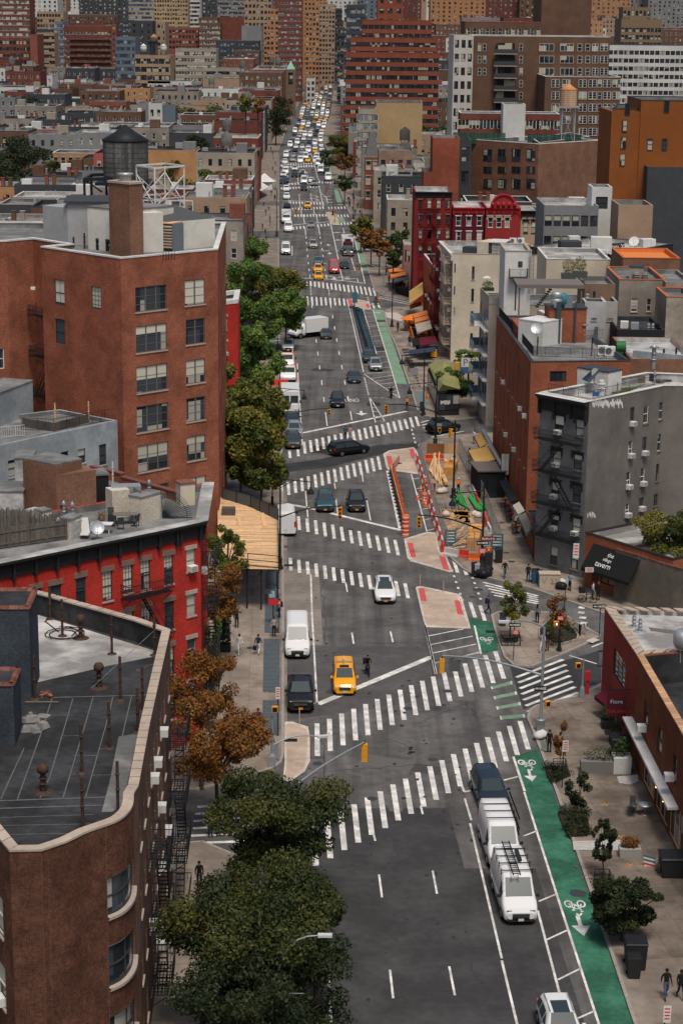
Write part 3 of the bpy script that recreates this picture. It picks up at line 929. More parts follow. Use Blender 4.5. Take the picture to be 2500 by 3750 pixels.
def bY(bZ,c,x,y,yt,zb,r=.06,m=None,hN=True,name='vent_pipe',ha=None):
 p=Q(c,x,y,zb);zt=QY(c,x,yt,p.y).z if yt is not None else zb+1
 b=MB();b.tube(p,(p.x,p.y,zt),r,n=8)
 if hN:b.lathe((p.x,p.y,zb),[(r*4,0),(r*3.6,.04),(r*1.4,.09)],12)
 for t in(.45,.75):b.lathe((p.x,p.y,zb+(zt-zb)*t),[(r*1.02,-.03),(r*1.5,-.02),(r*1.5,.04),(r*1.02,.05)],8)
 if ha=='cone':b.lathe((p.x,p.y,zt),[(r*1.1,0),(r*2.4,.06),(0,.36)],12)
 if ha=='turbine':
  b.lathe((p.x,p.y,zt),[(r,0),(r*2.1,.1),(r*2.3,.28),(r*1.6,.46),(0,.52)],14)
 return b.aa(name,m or eo,bZ)
def ee(bZ,p,dO=0,s=1,m=None):
 b=MB();b.box((p[0],p[1],p[2]+.1),(.95*s,.38*s,.85*s),dO)
 b.box((p[0],p[1],p[2]),(.8*s,.3*s,.1),dO)
 o=b.aa('air_conditioner',m or g2,bZ)
 f=MB();ca,sa=cos(dO),sin(dO)
 q=Vec((p[0]+sa*(.2*s)-ca*.15*s,p[1]-ca*(.2*s)-sa*.15*s,p[2]+.55*s))
 f.tube(q,q+Vec((sa,-ca,0))*.02,.3*s,n=14)
 f.aa('fan',hg,o)
 return o
def bv(bZ,a6,h=1,m=None,du=.12,name='railing'):
 b=MB();m=m or ag
 for a,c in zip(a6,a6[1:]):
  a,c=Vec(a),Vec(c);d=c-a;L=d.length
  for zz in(.08,h):b.bar(a+Zv(zz),c+Zv(zz),.04,.03)
  n=max(1,int(L/du))
  for i in Rg(n+1):
   p=a+d*(i/n)
   b.bar(p+Zv(.08),p+Zv(h),.018 if i%9 else .045)
 return b.aa(name,m,bZ)
def aU(bZ,p,dO,w,levels,out=1,fh=3.1,g5=True,m=None,du=.13):
 m=m or ag
 ca,sa=cos(dO),sin(dO)
 def T(x,y,z):return Vec((p[0]+ca*x+sa*y,p[1]+sa*x-ca*y,p[2]+z))
 ad=None
 iu=[]
 for k in Rg(levels):
  z=k*fh
  b=MB()
  for i in Rg(7):
   y=.08+i*(out-.1)/6
   b.bar(T(0,y,z),T(w,y,z),.05,.03)
  n=int(w/.35)
  for i in Rg(n+1):b.bar(T(w*i/n,.02,z-.02),T(w*i/n,out,z-.02),.04,.03)
  for x in(.15,w-.15):b.bar(T(x,out,z-.03),T(x,0,z-.8),.04)
  o=b.aa('fire_escape_landing',m,bZ)
  r=MB()
  for zz in(.5,.98):r.bar(T(0,out,z+zz),T(w,out,z+zz),.045,.035);r.bar(T(0,0,z+zz),T(0,out,z+zz),.045,.035);r.bar(T(w,0,z+zz),T(w,out,z+zz),.045,.035)
  n=int(w/du)
  for i in Rg(n+1):r.bar(T(w*i/n,out,z),T(w*i/n,out,z+.98),.025)
  for i in Rg(1,5):
   for x in(0,w):r.bar(T(x,out*i/5,z),T(x,out*i/5,z+.98),.025)
  r.aa('railing',m,o)
  if g5 and k<levels-1:
   s=MB();x0,x1=(w*.12,w*.62)if(k%2==0)else(w*.88,w*.38)
   for y in(out*.35,out*.78):s.bar(T(x0,y,z),T(x1,y,z+fh),.05,.1)
   for i in Rg(1,12):
    t=i/12;s.bar(T(x0+(x1-x0)*t,out*.35,z+fh*t),T(x0+(x1-x0)*t,out*.78,z+fh*t),.14,.025)
   s.bar(T(x0,out*.78,z+.8),T(x1,out*.78,z+fh+.8),.035)
   s.aa('ladder',m,o)
  iu.append(o)
 return iu
def fF(bZ,p0,p1,z0,z1,dI,m,e7=300,bw=.215,bh=.076,io=.012,gap=.012,h9=[0]):
 ex,ey=p1[0]-p0[0],p1[1]-p0[1];L=hypot(ex,ey);ex/=L;ey/=L;ox,oy=ey,-ex
 eE=MB();r=0;z=z1
 while z-bh>z0:
  z-=bh;r+=1
  u=-(r%2)*bw/2
  while u<L-.02:
   a,c=max(u,0)+gap/2,min(u+bw,L)-gap/2
   u+=bw
   if c-a<.03:continue
   if any(h[0]<c and h[1]>a and h[2]<z+bh and h[3]>z for h in dI):continue
   q=io+R.uniform(-.003,.004)
   o=Vec((p0[0]+ex*a,p0[1]+ey*a,z+gap/2))
   X,Y,Z=Vec((ex,ey,0))*(c-a),Vec((ox,oy,0))*q,Zv(bh-gap)
   b=eE
   if h9[0]<e7:b=MB()
   v=[o,o+X,o+X+Y,o+Y];v+=[k+Z for k in v]
   b.raw(v,[(3,2,6,7)[::1],(4,5,6,7),(2,1,5,6),(0,3,7,4),(1,2,3,0)])
   if b is not eE:
    h9[0]+=1;b.aa('brick',m,bZ)
 if eE.v:cf(eE.aa('bricks',m,bZ),aq='stuff')
# west side, near buildings
CR.update({'F':(0,2150,.44643),'H':(400,2300,.61633),'I':(0,1650,.5102),'J':(2000,1850,.31888),'K':(2000,2500,.34014),'L':(1900,3100,.38265)})
def gU(p,n=3):
 out=[]
 for i in Rg(len(p)-1):
  a,b,c,d=p[max(i-1,0)],p[i],p[i+1],p[min(i+2,len(p)-1)]
  for k in Rg(n):
   t=k/n
   out.append(.5*((2*b)+(c-a)*t+(2*a-5*b+4*c-d)*t*t+(3*b-a-3*c+d)*t**3))
 out.append(p[-1]);return out
Z1=16
iW=mat('brick_piece',(.125,.055,.035),.85,aF=.45,scale=7,ai=.35)
hZ=mat('mortar',(.19,.14,.1),.95,aF=.12,scale=4,ai=.2)
df=mat('clay_tile',(.17,.07,.05),.6,aF=.25,scale=5,d9=.3)
fu=bF('brick_painted_navy',(.055,.068,.08),(.045,.056,.068),(.035,.042,.05),ai=.25)
cur=gU([Q('F',*p,Z1)for p in((340,2165),(545,2095),(700,2020),(870,1960),(980,1915),(1050,1855),(1085,1790),(1092,1700))],3)
a6=[Q('F',-300,1700,Z1),Q('F',85,2170,Z1)]+cur+[Q('F',*p,Z1)for p in((1130,1640),(1222,1130),(1325,660),(1393,358),(1145,268),(375,55),(205,15),(-300,60))]
b1=dV('apartment_house','dark brick corner apartment house with rounded corner, flat black roof and fire escapes',a6,Z1,di,cO,para=1.3,pt=.34,aP=bt,do=.5,bP=True,dL='building',bn=.1)
NC=len(cur)
af=b1.af
def hq(c,x):
 fH=None
 for j in Rg(2,2+NC-1):
  a,b_=af[j],af[j+1]
  u,z=aN(a,b_,*px(c,x,480))
  L=(b_-a).length
  if 0<=u<=L:fH=j
 return fH
assert not b1.fY
j0=hq('9',512)or 2+NC-8
j1=2+NC-2
wz=[]
for(yt,yb)in((385,562),(700,890)):
 a,b_=af[j0],af[j0+1]
 wz.append((aN(a,b_,*px('9',530,yb))[1],aN(a,b_,*px('9',530,yt))[1]))
fl=wz[0][0]-wz[1][0]
wz.append((wz[1][0]-fl,wz[1][1]-fl))
wz.append((wz[2][0]-fl,wz[2][1]-fl))
hu=MB();n=len(af)
for j in list(Rg(0,2+NC-1)):
 a,b_=af[j],af[(j+1)%n];L=(b_-a).length
 win=j0<=j<j1
 hs=[(-1,L+1,z0,z1)for z0,z1 in wz]if win else[]
 if j==0:hs=[(L-2.6,L-1.4,z0-.3,z1-.3)for z0,z1 in wz]
 zs=[0]+sorted(sum([[h[2],h[3]]for h in hs],[]))+[Z1]if win else[0,Z1]
 if win:
  for k in Rg(0,len(zs),2):hu.aA([(*a,zs[k]),(*b_,zs[k]),(*b_,zs[k+1]),(*a,zs[k+1])])
 else:
  bX(hu,a,b_,0,Z1,hs,.22)
  if j==0:
   d=(b_-a).normalized()
   for h in hs:a9(b1.ad,(*(a+d*(h[0]+h[1])/2),h[2]),atan2(d.y,d.x),1.2,h[3]-h[2],'dh',fm=bi,a8=aH,ac=h is hs[1])
 fF(b1.ad,a,b_,5.6,Z1-.02,hs,iW,e7=290)
hu.aa('wall',hZ,b1.ad)
g7=aT(af,.16)
for z0,z1 in wz:
 fr=MB();gl=MB();si=MB();rv=MB()
 for j in Rg(j0,j1):
  a,b_=g7[j],g7[j+1];A,B=af[j],af[j+1]
  gl.aA([(*a,z0+.05),(*b_,z0+.05),(*b_,z1),(*a,z1)])
  rv.aA([(*A,z0),(*B,z0),(*b_,z0),(*a,z0)]);rv.aA([(*a,z1),(*b_,z1),(*B,z1),(*A,z1)])
  for zz in(z0+.06,(z0+z1)/2,z1-.06):fr.bar((*a,zz),(*b_,zz),.09,.08)
  o1,o2=aT(af,-.12)[j],aT(af,-.12)[j+1]
  si.raw([(*o1,z0-.14),(*o2,z0-.14),(*b_,z0-.14),(*a,z0-.14),(*o1,z0),(*o2,z0),(*b_,z0+.02),(*a,z0+.02)],[(0,1,5,4),(4,5,6,7),(3,2,1,0)])
 for j in(j0,(j0+j1)//2,j1):fr.bar((*g7[j],z0),(*g7[j],z1),.1,.1)
 w=fr.aa('window',aC,b1.ad);gl.aa('pane',cC,w);si.aa('sill',aH,w);rv.aa('reveal',di,w)
 e=MB();e.aA([(*af[j0],z0),(*g7[j0],z0),(*g7[j0],z1),(*af[j0],z1)]);e.aA([(*af[j1],z1),(*g7[j1],z1),(*g7[j1],z0),(*af[j1],z0)]);e.aa('reveal',di,w)
for ed in(2+NC-1,2+NC,2+NC+1,2+NC+2):
 a,b_=af[ed],af[(ed+1)%n];L=(b_-a).length
 bT=int(L/2.2)
 if bT:b1.grid(ed,bT,4,Z1-3.6-3*fl,fl,.95,1.65,'dh',fm=bi,a8=aH,ac=.22)
b1.done=set(Rg(0,2+NC-1))
b1.ew={}
b1.aG()
eu=b1.aS
def dZ(bZ,name,c,a6,z,m):
 b=MB();p=[Q(c,*q,z)for q in a6]
 a=sum(p[i].x*p[(i+1)%len(p)].y-p[(i+1)%len(p)].x*p[i].y for i in Rg(len(p)))
 if a<0:p=p[::-1]
 b.aA(p);return b.aa(name,m,bZ)
eY=mat('roof_silver_coat',(.5,.48,.45),.6,aF=.1,scale=1.3,ai=.55)
dZ(b1.ad,'silver_roof_area','F',T("200,200 312,228 700,345 1262,520 1250,572 980,625 320,778 100,830"),eu+.006,eY)
dZ(b1.ad,'roof_patch','F',T("975,1225 1200,1190 1110,1300 1000,1840 835,1845 900,1600"),eu+.006,ao)
ih=MB();hW=mat('roof_seam',(.12,.12,.118),.7,aF=.3,scale=5)
for s in(((440,905),(1200,885)),((0,1752),(865,1722)),((600,915),(410,1560),(330,1730)),((765,905),(655,1280),(520,1725)),((928,900),(885,1080),(705,1720)),((1082,890),(1005,1220)),((430,910),(330,1225),(145,1740)),((200,1320),(10,1735)),((600,1380),(800,1380)),((585,1535),(650,1530)),((755,1542),(908,1540)),((500,1222),(650,1218)),((410,1050),(560,1050)),((0,1815),(840,1788)),((0,1890),(770,1865)),((0,1955),(760,1942)),((0,2030),(620,2020)),((1120,680),(1260,630)),((1120,680),(1180,700)),((820,1325),(870,1325))):
 p=[Q('F',*q,eu+.012)for q in s]
 cQ(ih,p,.06+.06*(s[0][0]==440 or s[0]==(0,1752)or s[0]==(0,1815)),eu+.012)
cf(ih.aa('roof_seams',hW,b1.ad),aq='stuff')
for x,yb,yt in((415,262,-10),(515,402,100),(920,550,230),(1270,560,237),(290,920,565),(990,925,570),(1172,1015,655),(1133,1195,825),(900,1320,940),(675,1525,1130),(682,1990,1560),(970,1850,1430)):
 bY(b1.ad,'F',x,yb,yt,eu,.075)
for x,yb,yt in((665,420,290),(815,825,690),(358,1680,1530)):
 bY(b1.ad,'F',x,yb,yt,eu,.13,eo,ha='turbine',name='turbine_vent')
hs_=MB()
c0=Q('F',525,388,eu+.05)
hs_.path([c0+Vec((cos(t*.5)*(.75+.02*t),sin(t*.5)*(.75+.02*t),.02+.002*t))for t in Rg(30)],.03,6)
hs_.path([Q('F',*q,eu+.05)for q in((480,365),(400,300),(370,280),(400,262))],.03,6)
hs_.path([Q('F',*q,eu+.05)for q in((590,400),(640,350),(560,325),(520,340))],.03,6)
hs_.aa('hose',ag,b1.ad)
def iM(bZ,c,a,b_,yt,depth,zb,m,ie,h1=0):
 o,A,B,c8,zt=aV('roof_bulkhead',bZ,c,a,b_,yt,depth,zb,m)
 d=(B-A).normalized();L=(B-A).length
 eD=[A,B,B+c8*depth,A+c8*depth]
 for i in Rg(4):
  p,q=eD[i],eD[(i+1)%4];dd=q-p;k=max(1,int(dd.length/.5));dn=dd.normalized();nn=Vec((-dn.y,dn.x,0))
  for t in Rg(k):
   s=MB();u=p+dd*(t/k);s.raw([Vec((*(u-nn*.06).xy,zt)),Vec((*(u+dd/k*.96-nn*.06).xy,zt)),Vec((*(u+dd/k*.96+nn*.3).xy,zt)),Vec((*(u+nn*.3).xy,zt)),Vec((*(u+nn*.03).xy,zt+.14)),Vec((*(u+dd/k*.96+nn*.03).xy,zt+.14)),Vec((*(u+dd/k*.96+nn*.22).xy,zt+.14)),Vec((*(u+nn*.22).xy,zt+.14))],[(4,5,6,7),(0,1,5,4),(1,2,6,5),(2,3,7,6),(3,0,4,7)])
   s.aa('coping_tile',ie,o)
 r=MB();r.aA([(*p.xy,zt+.01)for p in gL(eD,.3)]);r.aa('roof',e1 if False else cO,o)
 return o
def gL(eD,d):
 p=aT(e6(eD),d);return[Vec((q.x,q.y,0))for q in p]
iM(b1.ad,'F',(-150,915),(262,915),180,3.6,eu,fu,df)
iM(b1.ad,'F',(-200,1310),(128,1310),810,2.6,eu,fu,df)
iC=MB()
for i in Rg(14):
 p=Q('F',R.uniform(190,360),R.uniform(1040,1200),eu);iC.box(p,(R.uniform(.3,.9),R.uniform(.2,.6),R.uniform(.05,.3)),R.random()*3,bc=(.6,.7))
iC.aa('tarpaulin',mat('tarp_grey',(.22,.21,.2),.6,aF=.3,scale=3),b1.ad)
for i in Rg(16):
 p=Q('F',375+R.uniform(-45,50),890+R.uniform(-20,18),eu);eQ('loose_brick',mat('loose_brick',(.3,.12,.07),.85,d9=.5),b1.ad,(p.x,p.y,eu+R.uniform(0,.12)),(.21,.1,.065),R.random()*3)
fE('board',aM,b1.ad,Q('F',210,942,eu+.06),Q('F',482,942,eu+.06),.12,.05)
fE('cable',aj,b1.ad,Q('F',755,825,eu+.4),QY('F',1262,360,Q('F',1262,520,eu).y),.02)
for ed,c,x,y,w,lv,o_ in((2+NC+1,'H',336,722,4.2,4,1.15),(2+NC,'H',226,1425,3.6,3,1.15)):
 a,b_=af[ed],af[ed+1]
 u,z=aN(a,b_,*px(c,x,y));d=(b_-a).normalized()
 dO=atan2(d.y,d.x)
 z=min(z,Z1-2.8)
 dN=Vec((*(a+d*u),z-(lv-1)*fl))
 aU(b1.ad,dN,dO,w,lv,out=o_,fh=fl)
Z2=16.6
cp=[Q('I',*p,Z2)for p in((-250,862),(1300,545),(1480,505),(1513,300))]
hT=(cp[3]-cp[2]).normalized();side=(cp[1]-cp[0]).normalized()
cp+=[cp[3]+hT*4,cp[3]+hT*4-side*17+hT*1,cp[0]+Vec((-side.y,side.x,0))*13]
gA=aT(e6(cp),.42)
b2=dV('corner_house','bright red painted brick corner house with heavy black bracketed cornice',gA,Z2-.1,ct,ao,para=.5,pt=.3,dL='building')
HD=(aH,.42)
dR=mat('brown_stone',(.2,.13,.1),.85,aF=.12,scale=5)
ik=[]
for x0,y0,x1,y1 in((885,820,955,1025),(1012,790,1080,1000),(1178,750,1245,960),(738,865,808,1080),(545,915,620,1105),(362,962,440,1140),(225,990,300,1190),(40,1030,110,1230)):
 m_,v_,w_,h_=b2.bW(0,'I',x0,y0,x1,y1,'dh12',a8=aH,aQ=(dR,.38),aE=R.choice((0,.4,.9)))
 ik.append((m_,v_,w_,h_))
for m_,v_,w_,h_ in ik:
 for k in(1,2,3):
  b2.dJ(0,m_-w_/2,m_+w_/2,v_-3.35*k,v_-3.35*k+h_,'dh12',a8=aH,aQ=(dR,.38),ac=(k==1 and R.random()<.4))
m_,v_,w_,h_=b2.bW(1,'I',1340,705,1400,865,'dh',a8=aH,aQ=(bt,.3),ac=True,aE=.9,fm=aj)
for k in(1,2,3):b2.dJ(1,m_-w_/2,m_+w_/2,v_-3.3*k,v_-3.3*k+h_,'dh',a8=aH,aQ=(bt,.3),fm=aj)
b2.grid(2,2,4,2.2,3.3,.9,1.8,'dh',ac=.3);b2.grid(3,1,4,2.2,3.3,.9,1.8,'dh')
b2.aG()
def bN(bZ,P,z,h,out,m,bc=None,ga=1.2,ei=None):
 ei=ei or((0,-h),(out*.25,-h),(out*.3,-h*.45),(out*.75,-h*.2),(out,-h*.12),(out,0),(0,.03))
 N=[]
 for i in Rg(len(P)):
  a=P[max(i-1,0)];c=P[min(i+1,len(P)-1)]
  d1=(P[i]-a).normalized()if i else(c-P[i]).normalized();d2=(c-P[i]).normalized()if i<len(P)-1 else d1
  n1=Vec((d1.y,-d1.x));n2=Vec((d2.y,-d2.x));N.append((n1+n2)/(1+n1.dot(n2)))
 b=MB()
 for i in Rg(len(P)-1):
  for k in Rg(len(ei)-1):
   (o0,z0),(o1,z1)=ei[k],ei[k+1]
   b.aA([(*(P[i]+N[i]*o0),z+z0),(*(P[i+1]+N[i+1]*o0),z+z0),(*(P[i+1]+N[i+1]*o1),z+z1),(*(P[i]+N[i]*o1),z+z1)])
 for i in(0,len(P)-1):
  f=[(*(P[i]+N[i]*o),z+q)for o,q in ei];b.aA(f if i else f[::-1]);
 o=b.aa('cornice',m,bZ)
 for i in Rg(len(P)-1):
  d=P[i+1]-P[i];L=d.length;d.normalize();nn=Vec((d.y,-d.x));k=max(1,int(L/ga))
  for j in Rg(k+1):
   s=MB();q=P[i]+d*min(max(L*j/k,.15),L-.15)
   s.obox((*(q-d*.09+nn*.005),z-h*1.25),(*(d*.18),0),(*(nn*out*.55),0),(0,0,h*.95));s.aa('bracket',m,bZ)
 if bc:
  t=MB()
  for i in Rg(len(P)-1):t.aA([(*(P[i]-N[i]*.35),z+.04),(*(P[i]+N[i]*(out+.02)),z+.04),(*(P[i+1]+N[i+1]*(out+.02)),z+.04),(*(P[i+1]-N[i+1]*.35),z+.04)])
  t.aa('cornice_flashing',bc,bZ)
 return o
W2=b2.af if not b2.fY else b2.af[::-1]
bN(b2.ad,[Vec(gA[0]),Vec(gA[1]),Vec(gA[2]),Vec(gA[3]),Vec(gA[4])],Z2,1.15,.55,a7,aO,1.6)
pz=Z2-.6
c3=bF('brick_cream_painted',(.6,.54,.44),(.56,.5,.41),(.5,.44,.35),ai=.14,cI=.3)
fo=mat('limewash_peeling',(.42,.42,.4),.85,aF=.2,scale=4,ai=.45)
aV('stair_bulkhead',b2.ad,'I',(412,470),(597,420),112,3.4,pz,bu,ao,ez=((462,240,535,375,'dh'),))
aV('stair_bulkhead',b2.ad,'I',(240,390),(412,470),105,3.2,pz,bu,None)
aV('metal_shed',b2.ad,'I',(603,400),(785,385),190,1.8,pz,ag,ao,.08)
aV('chimney',b2.ad,'I',(810,485),(935,470),292,1.3,pz,c3)
aV('chimney',b2.ad,'I',(1020,525),(1165,480),345,1.2,pz,c3,ao,.04)
aV('chimney',b2.ad,'I',(517,640),(587,610),500,.9,pz,c3,ao,.06)
aV('chimney',b2.ad,'I',(410,610),(515,640),485,.9,pz,fo,None)
aV('chimney',b2.ad,'I',(310,545),(375,530),445,.9,pz,c3,ao,.05)
aV('chimney',b2.ad,'I',(190,520),(310,545),420,.9,pz,fo,None)
aV('chimney',b2.ad,'I',(1297,400),(1400,390),245,1,pz,cD,df,.06)
aV('parapet_wall',b2.ad,'I',(870,250),(1297,372),195,.35,pz,dh,df,.05)
aV('parapet_wall',b2.ad,'I',(650,180),(870,235),118,.35,pz,dh,df,.05)
aV('limewashed_wall',b2.ad,'I',(115,330),(240,330),60,2.5,pz,fo,ao,.05)
aV('limewashed_wall',b2.ad,'I',(-150,440),(172,440),300,3,pz,fo,ao,.05)
for x,yb,yt in((462,470,392),(524,492,400),(1073,340,240)):bY(b2.ad,'I',x,yb,yt,pz+(.4 if x>1000 else 0),.11,aj,ha='cone',name='flue')
bY(b2.ad,'I',812,250,80,pz,.06,ae,False);bY(b2.ad,'I',921,250,190,pz,.09,ae,False);bY(b2.ad,'I',640,385,255,pz+.2,.07,ae,False)
b=MB();p=Q('I',905,300,pz+1.5);b.box((p.x,p.y,pz+1.55),(2.1,1.1,.5),.2);o=b.aa('air_conditioner',aj,b2.ad)
ep=aM
fa,fb=Q('I',-60,720,pz),Q('I',480,640,pz)
N_=46
for i in Rg(N_):
 p=fa.lerp(fb,i/(N_-1));eQ('picket',ep,b2.ad,(p.x,p.y,pz+.1),(.15,.03,1.35+R.uniform(-.08,.08)),.2,bc=(.9,1))
s=MB()
for zz in(.35,1.15):s.bar(fa+Vec((0,-.05,zz)),fb+Vec((0,-.05,zz)),.05,.09)
for i in Rg(5):s.bar(fa.lerp(fb,i/4)+Vec((0,-.07,0)),fa.lerp(fb,i/4)+Vec((0,-.07,1.5)),.1)
s.aa('fence_rail',ep,b2.ad)
fa2,fb2=Q('I',-60,600,pz),Q('I',230,620,pz)
for i in Rg(26):
 p=fa2.lerp(fb2,i/25);eQ('picket',ep,b2.ad,(p.x,p.y,pz+.1),(.13,.03,1.8+R.uniform(-.15,.15)),-.1,bc=(.7,1))
fa3,fb3=fb2,Q('I',480,600,pz)
for i in Rg(22):
 p=fa3.lerp(fb3,i/21);eQ('picket',ep,b2.ad,(p.x,p.y,pz+.1),(.13,.03,1.4+R.uniform(-.15,.15)),-.1,bc=(.7,1))
b=MB()
for i in Rg(9):b.bar(Q('I',963+i*6.5,465+i*4.5,pz),Q('I',963+i*6.5,465+i*4.5,pz)+Zv(2.1),.03)
for i in Rg(7):b.bar(Q('I',785+i*4,440,pz),Q('I',785+i*4,440,pz)+Zv(2),.03)
b.aa('window_bars',ag,b2.ad)
b=MB();p=Q('I',1168,480,pz+.1)
for i in Rg(22):
 a=i/21*pi*.55-.1;b.bar(p,p+Vec((cos(a)*2.1,.25,sin(a)*2)),.03)
b.path([p+Vec((cos(i/12*pi*.55-.1)*1.75,.25,sin(i/12*pi*.55-.1)*1.65))for i in Rg(13)],.02,5)
b.aa('fan_grille',ag,b2.ad)
a_,b_=Vec(gA[2]),Vec(gA[3])
d=(b_-a_).normalized()
aU(b2.ad,Vec((*(a_+d*.3),3.2)),atan2(d.y,d.x),3.4,4,out=1.2,fh=3.35)
a_,b_=Vec(gA[0]),Vec(gA[1])
u,z=aN(a_,b_,*px('I',868,1060));u2,_=aN(a_,b_,*px('I',1185,1030));d=(b_-a_).normalized()
aU(b2.ad,Vec((*(a_+d*u),z-6.7)),atan2(d.y,d.x),u2-u,3,out=.95,fh=3.35)
def fN(name,ah,dL,bj,aD=None):return al(name,bj,0,ah,dL,aD)
def f0(bj,rz,m,ah,nm='garden_chair'):
 t=al(nm,bj,rz,ah,'chair','chairs on the roof terrace'if nm=='garden_chair'else None)
 bx('seat',m,t,(0,0,.4),(.46,.46,.04))
 ob('backrest',m,t,(-.22,.2,.44),(.44,0,0),(0,.04,0),(0,.08,.5))
 for x in(-.2,.2):
  for y in(-.2,.2):bx('leg',m,t,(x,y,0),(.04,.04,.4))
 return t
p=Q('I',900,525,pz)
t=fN('wooden_table','brown wooden table on red house roof terrace','table',p)
bx('tabletop',aM,t,(0,0,.7),(1.7,.9,.05),.15)
for x in(-.7,.7):
 for y in(-.35,.35):bx('leg',aM,t,(x,y,0),(.07,.07,.7))
for x,y,rz,l in((800,505,.2,'grey garden chair behind left end of terrace table'),(812,545,2.8,'dark garden chair at near left corner of terrace table'),(868,565,3.3,'dark garden chair in front of terrace table'),(952,500,.1,'grey garden chair behind right end of terrace table'),(970,545,4.4,'dark garden chair at right end of terrace table')):
 f0(Q('I',x,y,pz),rz,au,l)
p=Q('I',735,590,pz);t=fN('white_table','small white table by satellite dish on roof terrace','table',p)
bx('tabletop',ae,t,(0,0,.66),(1.5,.8,.04),-.1)
for x in(-.5,.5):bx('leg',ae,t,(x,0,0),(.06,.5,.66))
p=Q('I',620,610,pz);t=fN('sun_lounger','white slatted lounger by cream chimney on terrace','lounger',p)
ob('backrest',ae,t,(-.3,-.2,.3),(.6,0,0),(0,.05,0),(-.2,.5,.9))
bx('seat',ae,t,(0,-.6,.28),(.6,.9,.05))
def hQ(bZ,p,r=.45,az=0,m=None):
 b=MB();b.tube(p,p+Zv(.7),.04);o=b.aa('satellite_dish',aj,bZ)
 b=MB();b.smooth=True
 d=Vec((sin(az),-cos(az),.6)).normalized();u=Zv(1);x=d.cross(u).normalized();y=x.cross(d)
 c=p+Zv(.85);bk=[]
 for k in Rg(4):
  rr=r*k/3;bk.append([c+(x*cos(i*pi/7)+y*sin(i*pi/7))*rr+d*(.12*(k/3)**2)for i in Rg(14)])
 for k in Rg(3):b.raw(bk[k]+bk[k+1],[(i,14+i,14+(i+1)%14,(i+1)%14)for i in Rg(14)])
 b.aa('reflector',m or ae,o);fE('feed_arm',aj,o,c-y*r*.8,c+d*.5,.03)
 return o
hQ(b2.ad,Q('I',700,640,pz),.5,.3,aj)
def bS(bj,ah,iD=.6,iq=(.16,.06,.03),fV=None,r=.3,aD=None,n=160,cU=None):
 t=al('potted_plant',bj,0,ah,'plant',aD)
 b=MB()
 if cU:b.box((0,0,0),(cU[0],cU[1],cU[2]),bc=(1.05,1.1));z=cU[2]
 else:b.lathe((0,0,0),[(.12,0),(.17,.3),(.19,.3),(.15,.28),(0,.27)],12);z=.3
 b.aa('pot',mat('pot_%02d%02d%02d'%tuple(int(c*99)for c in iq),iq,.8,aF=.1,scale=8),t,am=True)
 bp('foliage',t,[(0,0,z+iD*.5,(cU[0]/2 if cU else r),(cU[1]/2 if cU else r),iD*.6)],n,.07,fV or a5,am=True)
 return t
def cA(name,bT,cR=.6):
 g=ej(name);f=g('Attribute',out='Fac');g.last.attribute_name='tint'
 c=im(g,[(i/(len(bT)-1),q)for i,q in En(bT)],f)
 g.set(g.b,Base_Color=c,Roughness=cR,Specular_IOR_Level=.25)
 g.set(g.t.nodes['Material Output'],Surface=g('MixShader',_0=.25,_1=g.b.outputs[0],_2=g('BsdfTranslucent',Color=c)))
 bL[name]=g.m;return g.m
a5=cA('leaves_green',[(.02,.038,.012),(.045,.075,.018),(.09,.115,.026)])
ba=cA('leaves_bright',[(.025,.05,.012),(.06,.12,.022),(.13,.2,.04),(.2,.23,.05)])
dQ=cA('leaves_olive',[(.012,.02,.007),(.028,.042,.012),(.06,.075,.018),(.11,.1,.02)])
aJ=cA('leaves_yellowing',[(.03,.045,.01),(.065,.09,.018),(.14,.145,.026),(.24,.18,.03)])
aY=cA('leaves_orange',[(.05,.04,.012),(.16,.075,.018),(.3,.11,.02),(.09,.06,.02),(.38,.16,.03)])
av=cA('leaves_dark',[(.01,.018,.008),(.022,.034,.012),(.045,.055,.018)])
go=mat('bark',(.075,.055,.04),.95,aF=.3,scale=6,cI=.4)
import numpy as np
NR=np.random.default_rng(5)
def bp(name,bZ,iN,n,size,m,am=False,fL=None,e4=.55,droop=0):
 bl=np.array(iN,float);wgt=(bl[:,3]*bl[:,4]*bl[:,5])**.67;wgt/=wgt.sum()
 idx=NR.choice(len(bl),n,p=wgt)
 d=NR.normal(size=(n,3));d/=np.linalg.norm(d,axis=1)[:,None]
 rad=NR.uniform(e4**3,1,n)**(1/3)*NR.uniform(.85,1.12,n)
 c=bl[idx,:3]+d*rad[:,None]*bl[idx,3:6]
 nrm=d*.6+NR.normal(size=(n,3))*.55+np.array([0,0,.35]);nrm/=np.linalg.norm(nrm,axis=1)[:,None]
 t=np.cross(nrm,NR.normal(size=(n,3)));t/=np.linalg.norm(t,axis=1)[:,None]
 s=np.cross(nrm,t)
 sz=size*NR.uniform(.6,1.4,n)[:,None]
 v=np.stack([c-t*sz,c+s*sz*.55,c+t*sz,c-s*sz*.55],1).reshape(-1,3)
 me=bpy.data.meshes.new(name)
 me.vertices.add(n*4);me.vertices.foreach_set('co',v.ravel())
 me.loops.add(n*4);me.loops.foreach_set('vertex_index',np.arange(n*4,dtype=np.int32))
 me.polygons.add(n);me.polygons.foreach_set('loop_start',np.arange(0,n*4,4,dtype=np.int32))
 me.materials.append(m);me.update(calc_edges=True)
 br=NR.uniform(0,1,len(bl))
 tint=np.clip(br[idx]*.55+NR.uniform(0,.55,n),0,1)if fL is None else fL(c,idx)
 at=me.attributes.new('tint','FLOAT','FACE');at.data.foreach_set('value',tint.astype(np.float32))
 o=link(bpy.data.objects.new(name,me))
 if bZ is not None:bQ(o,bZ)
 if not am and bZ is not None:
  o.location=-fB(bZ)
 return o
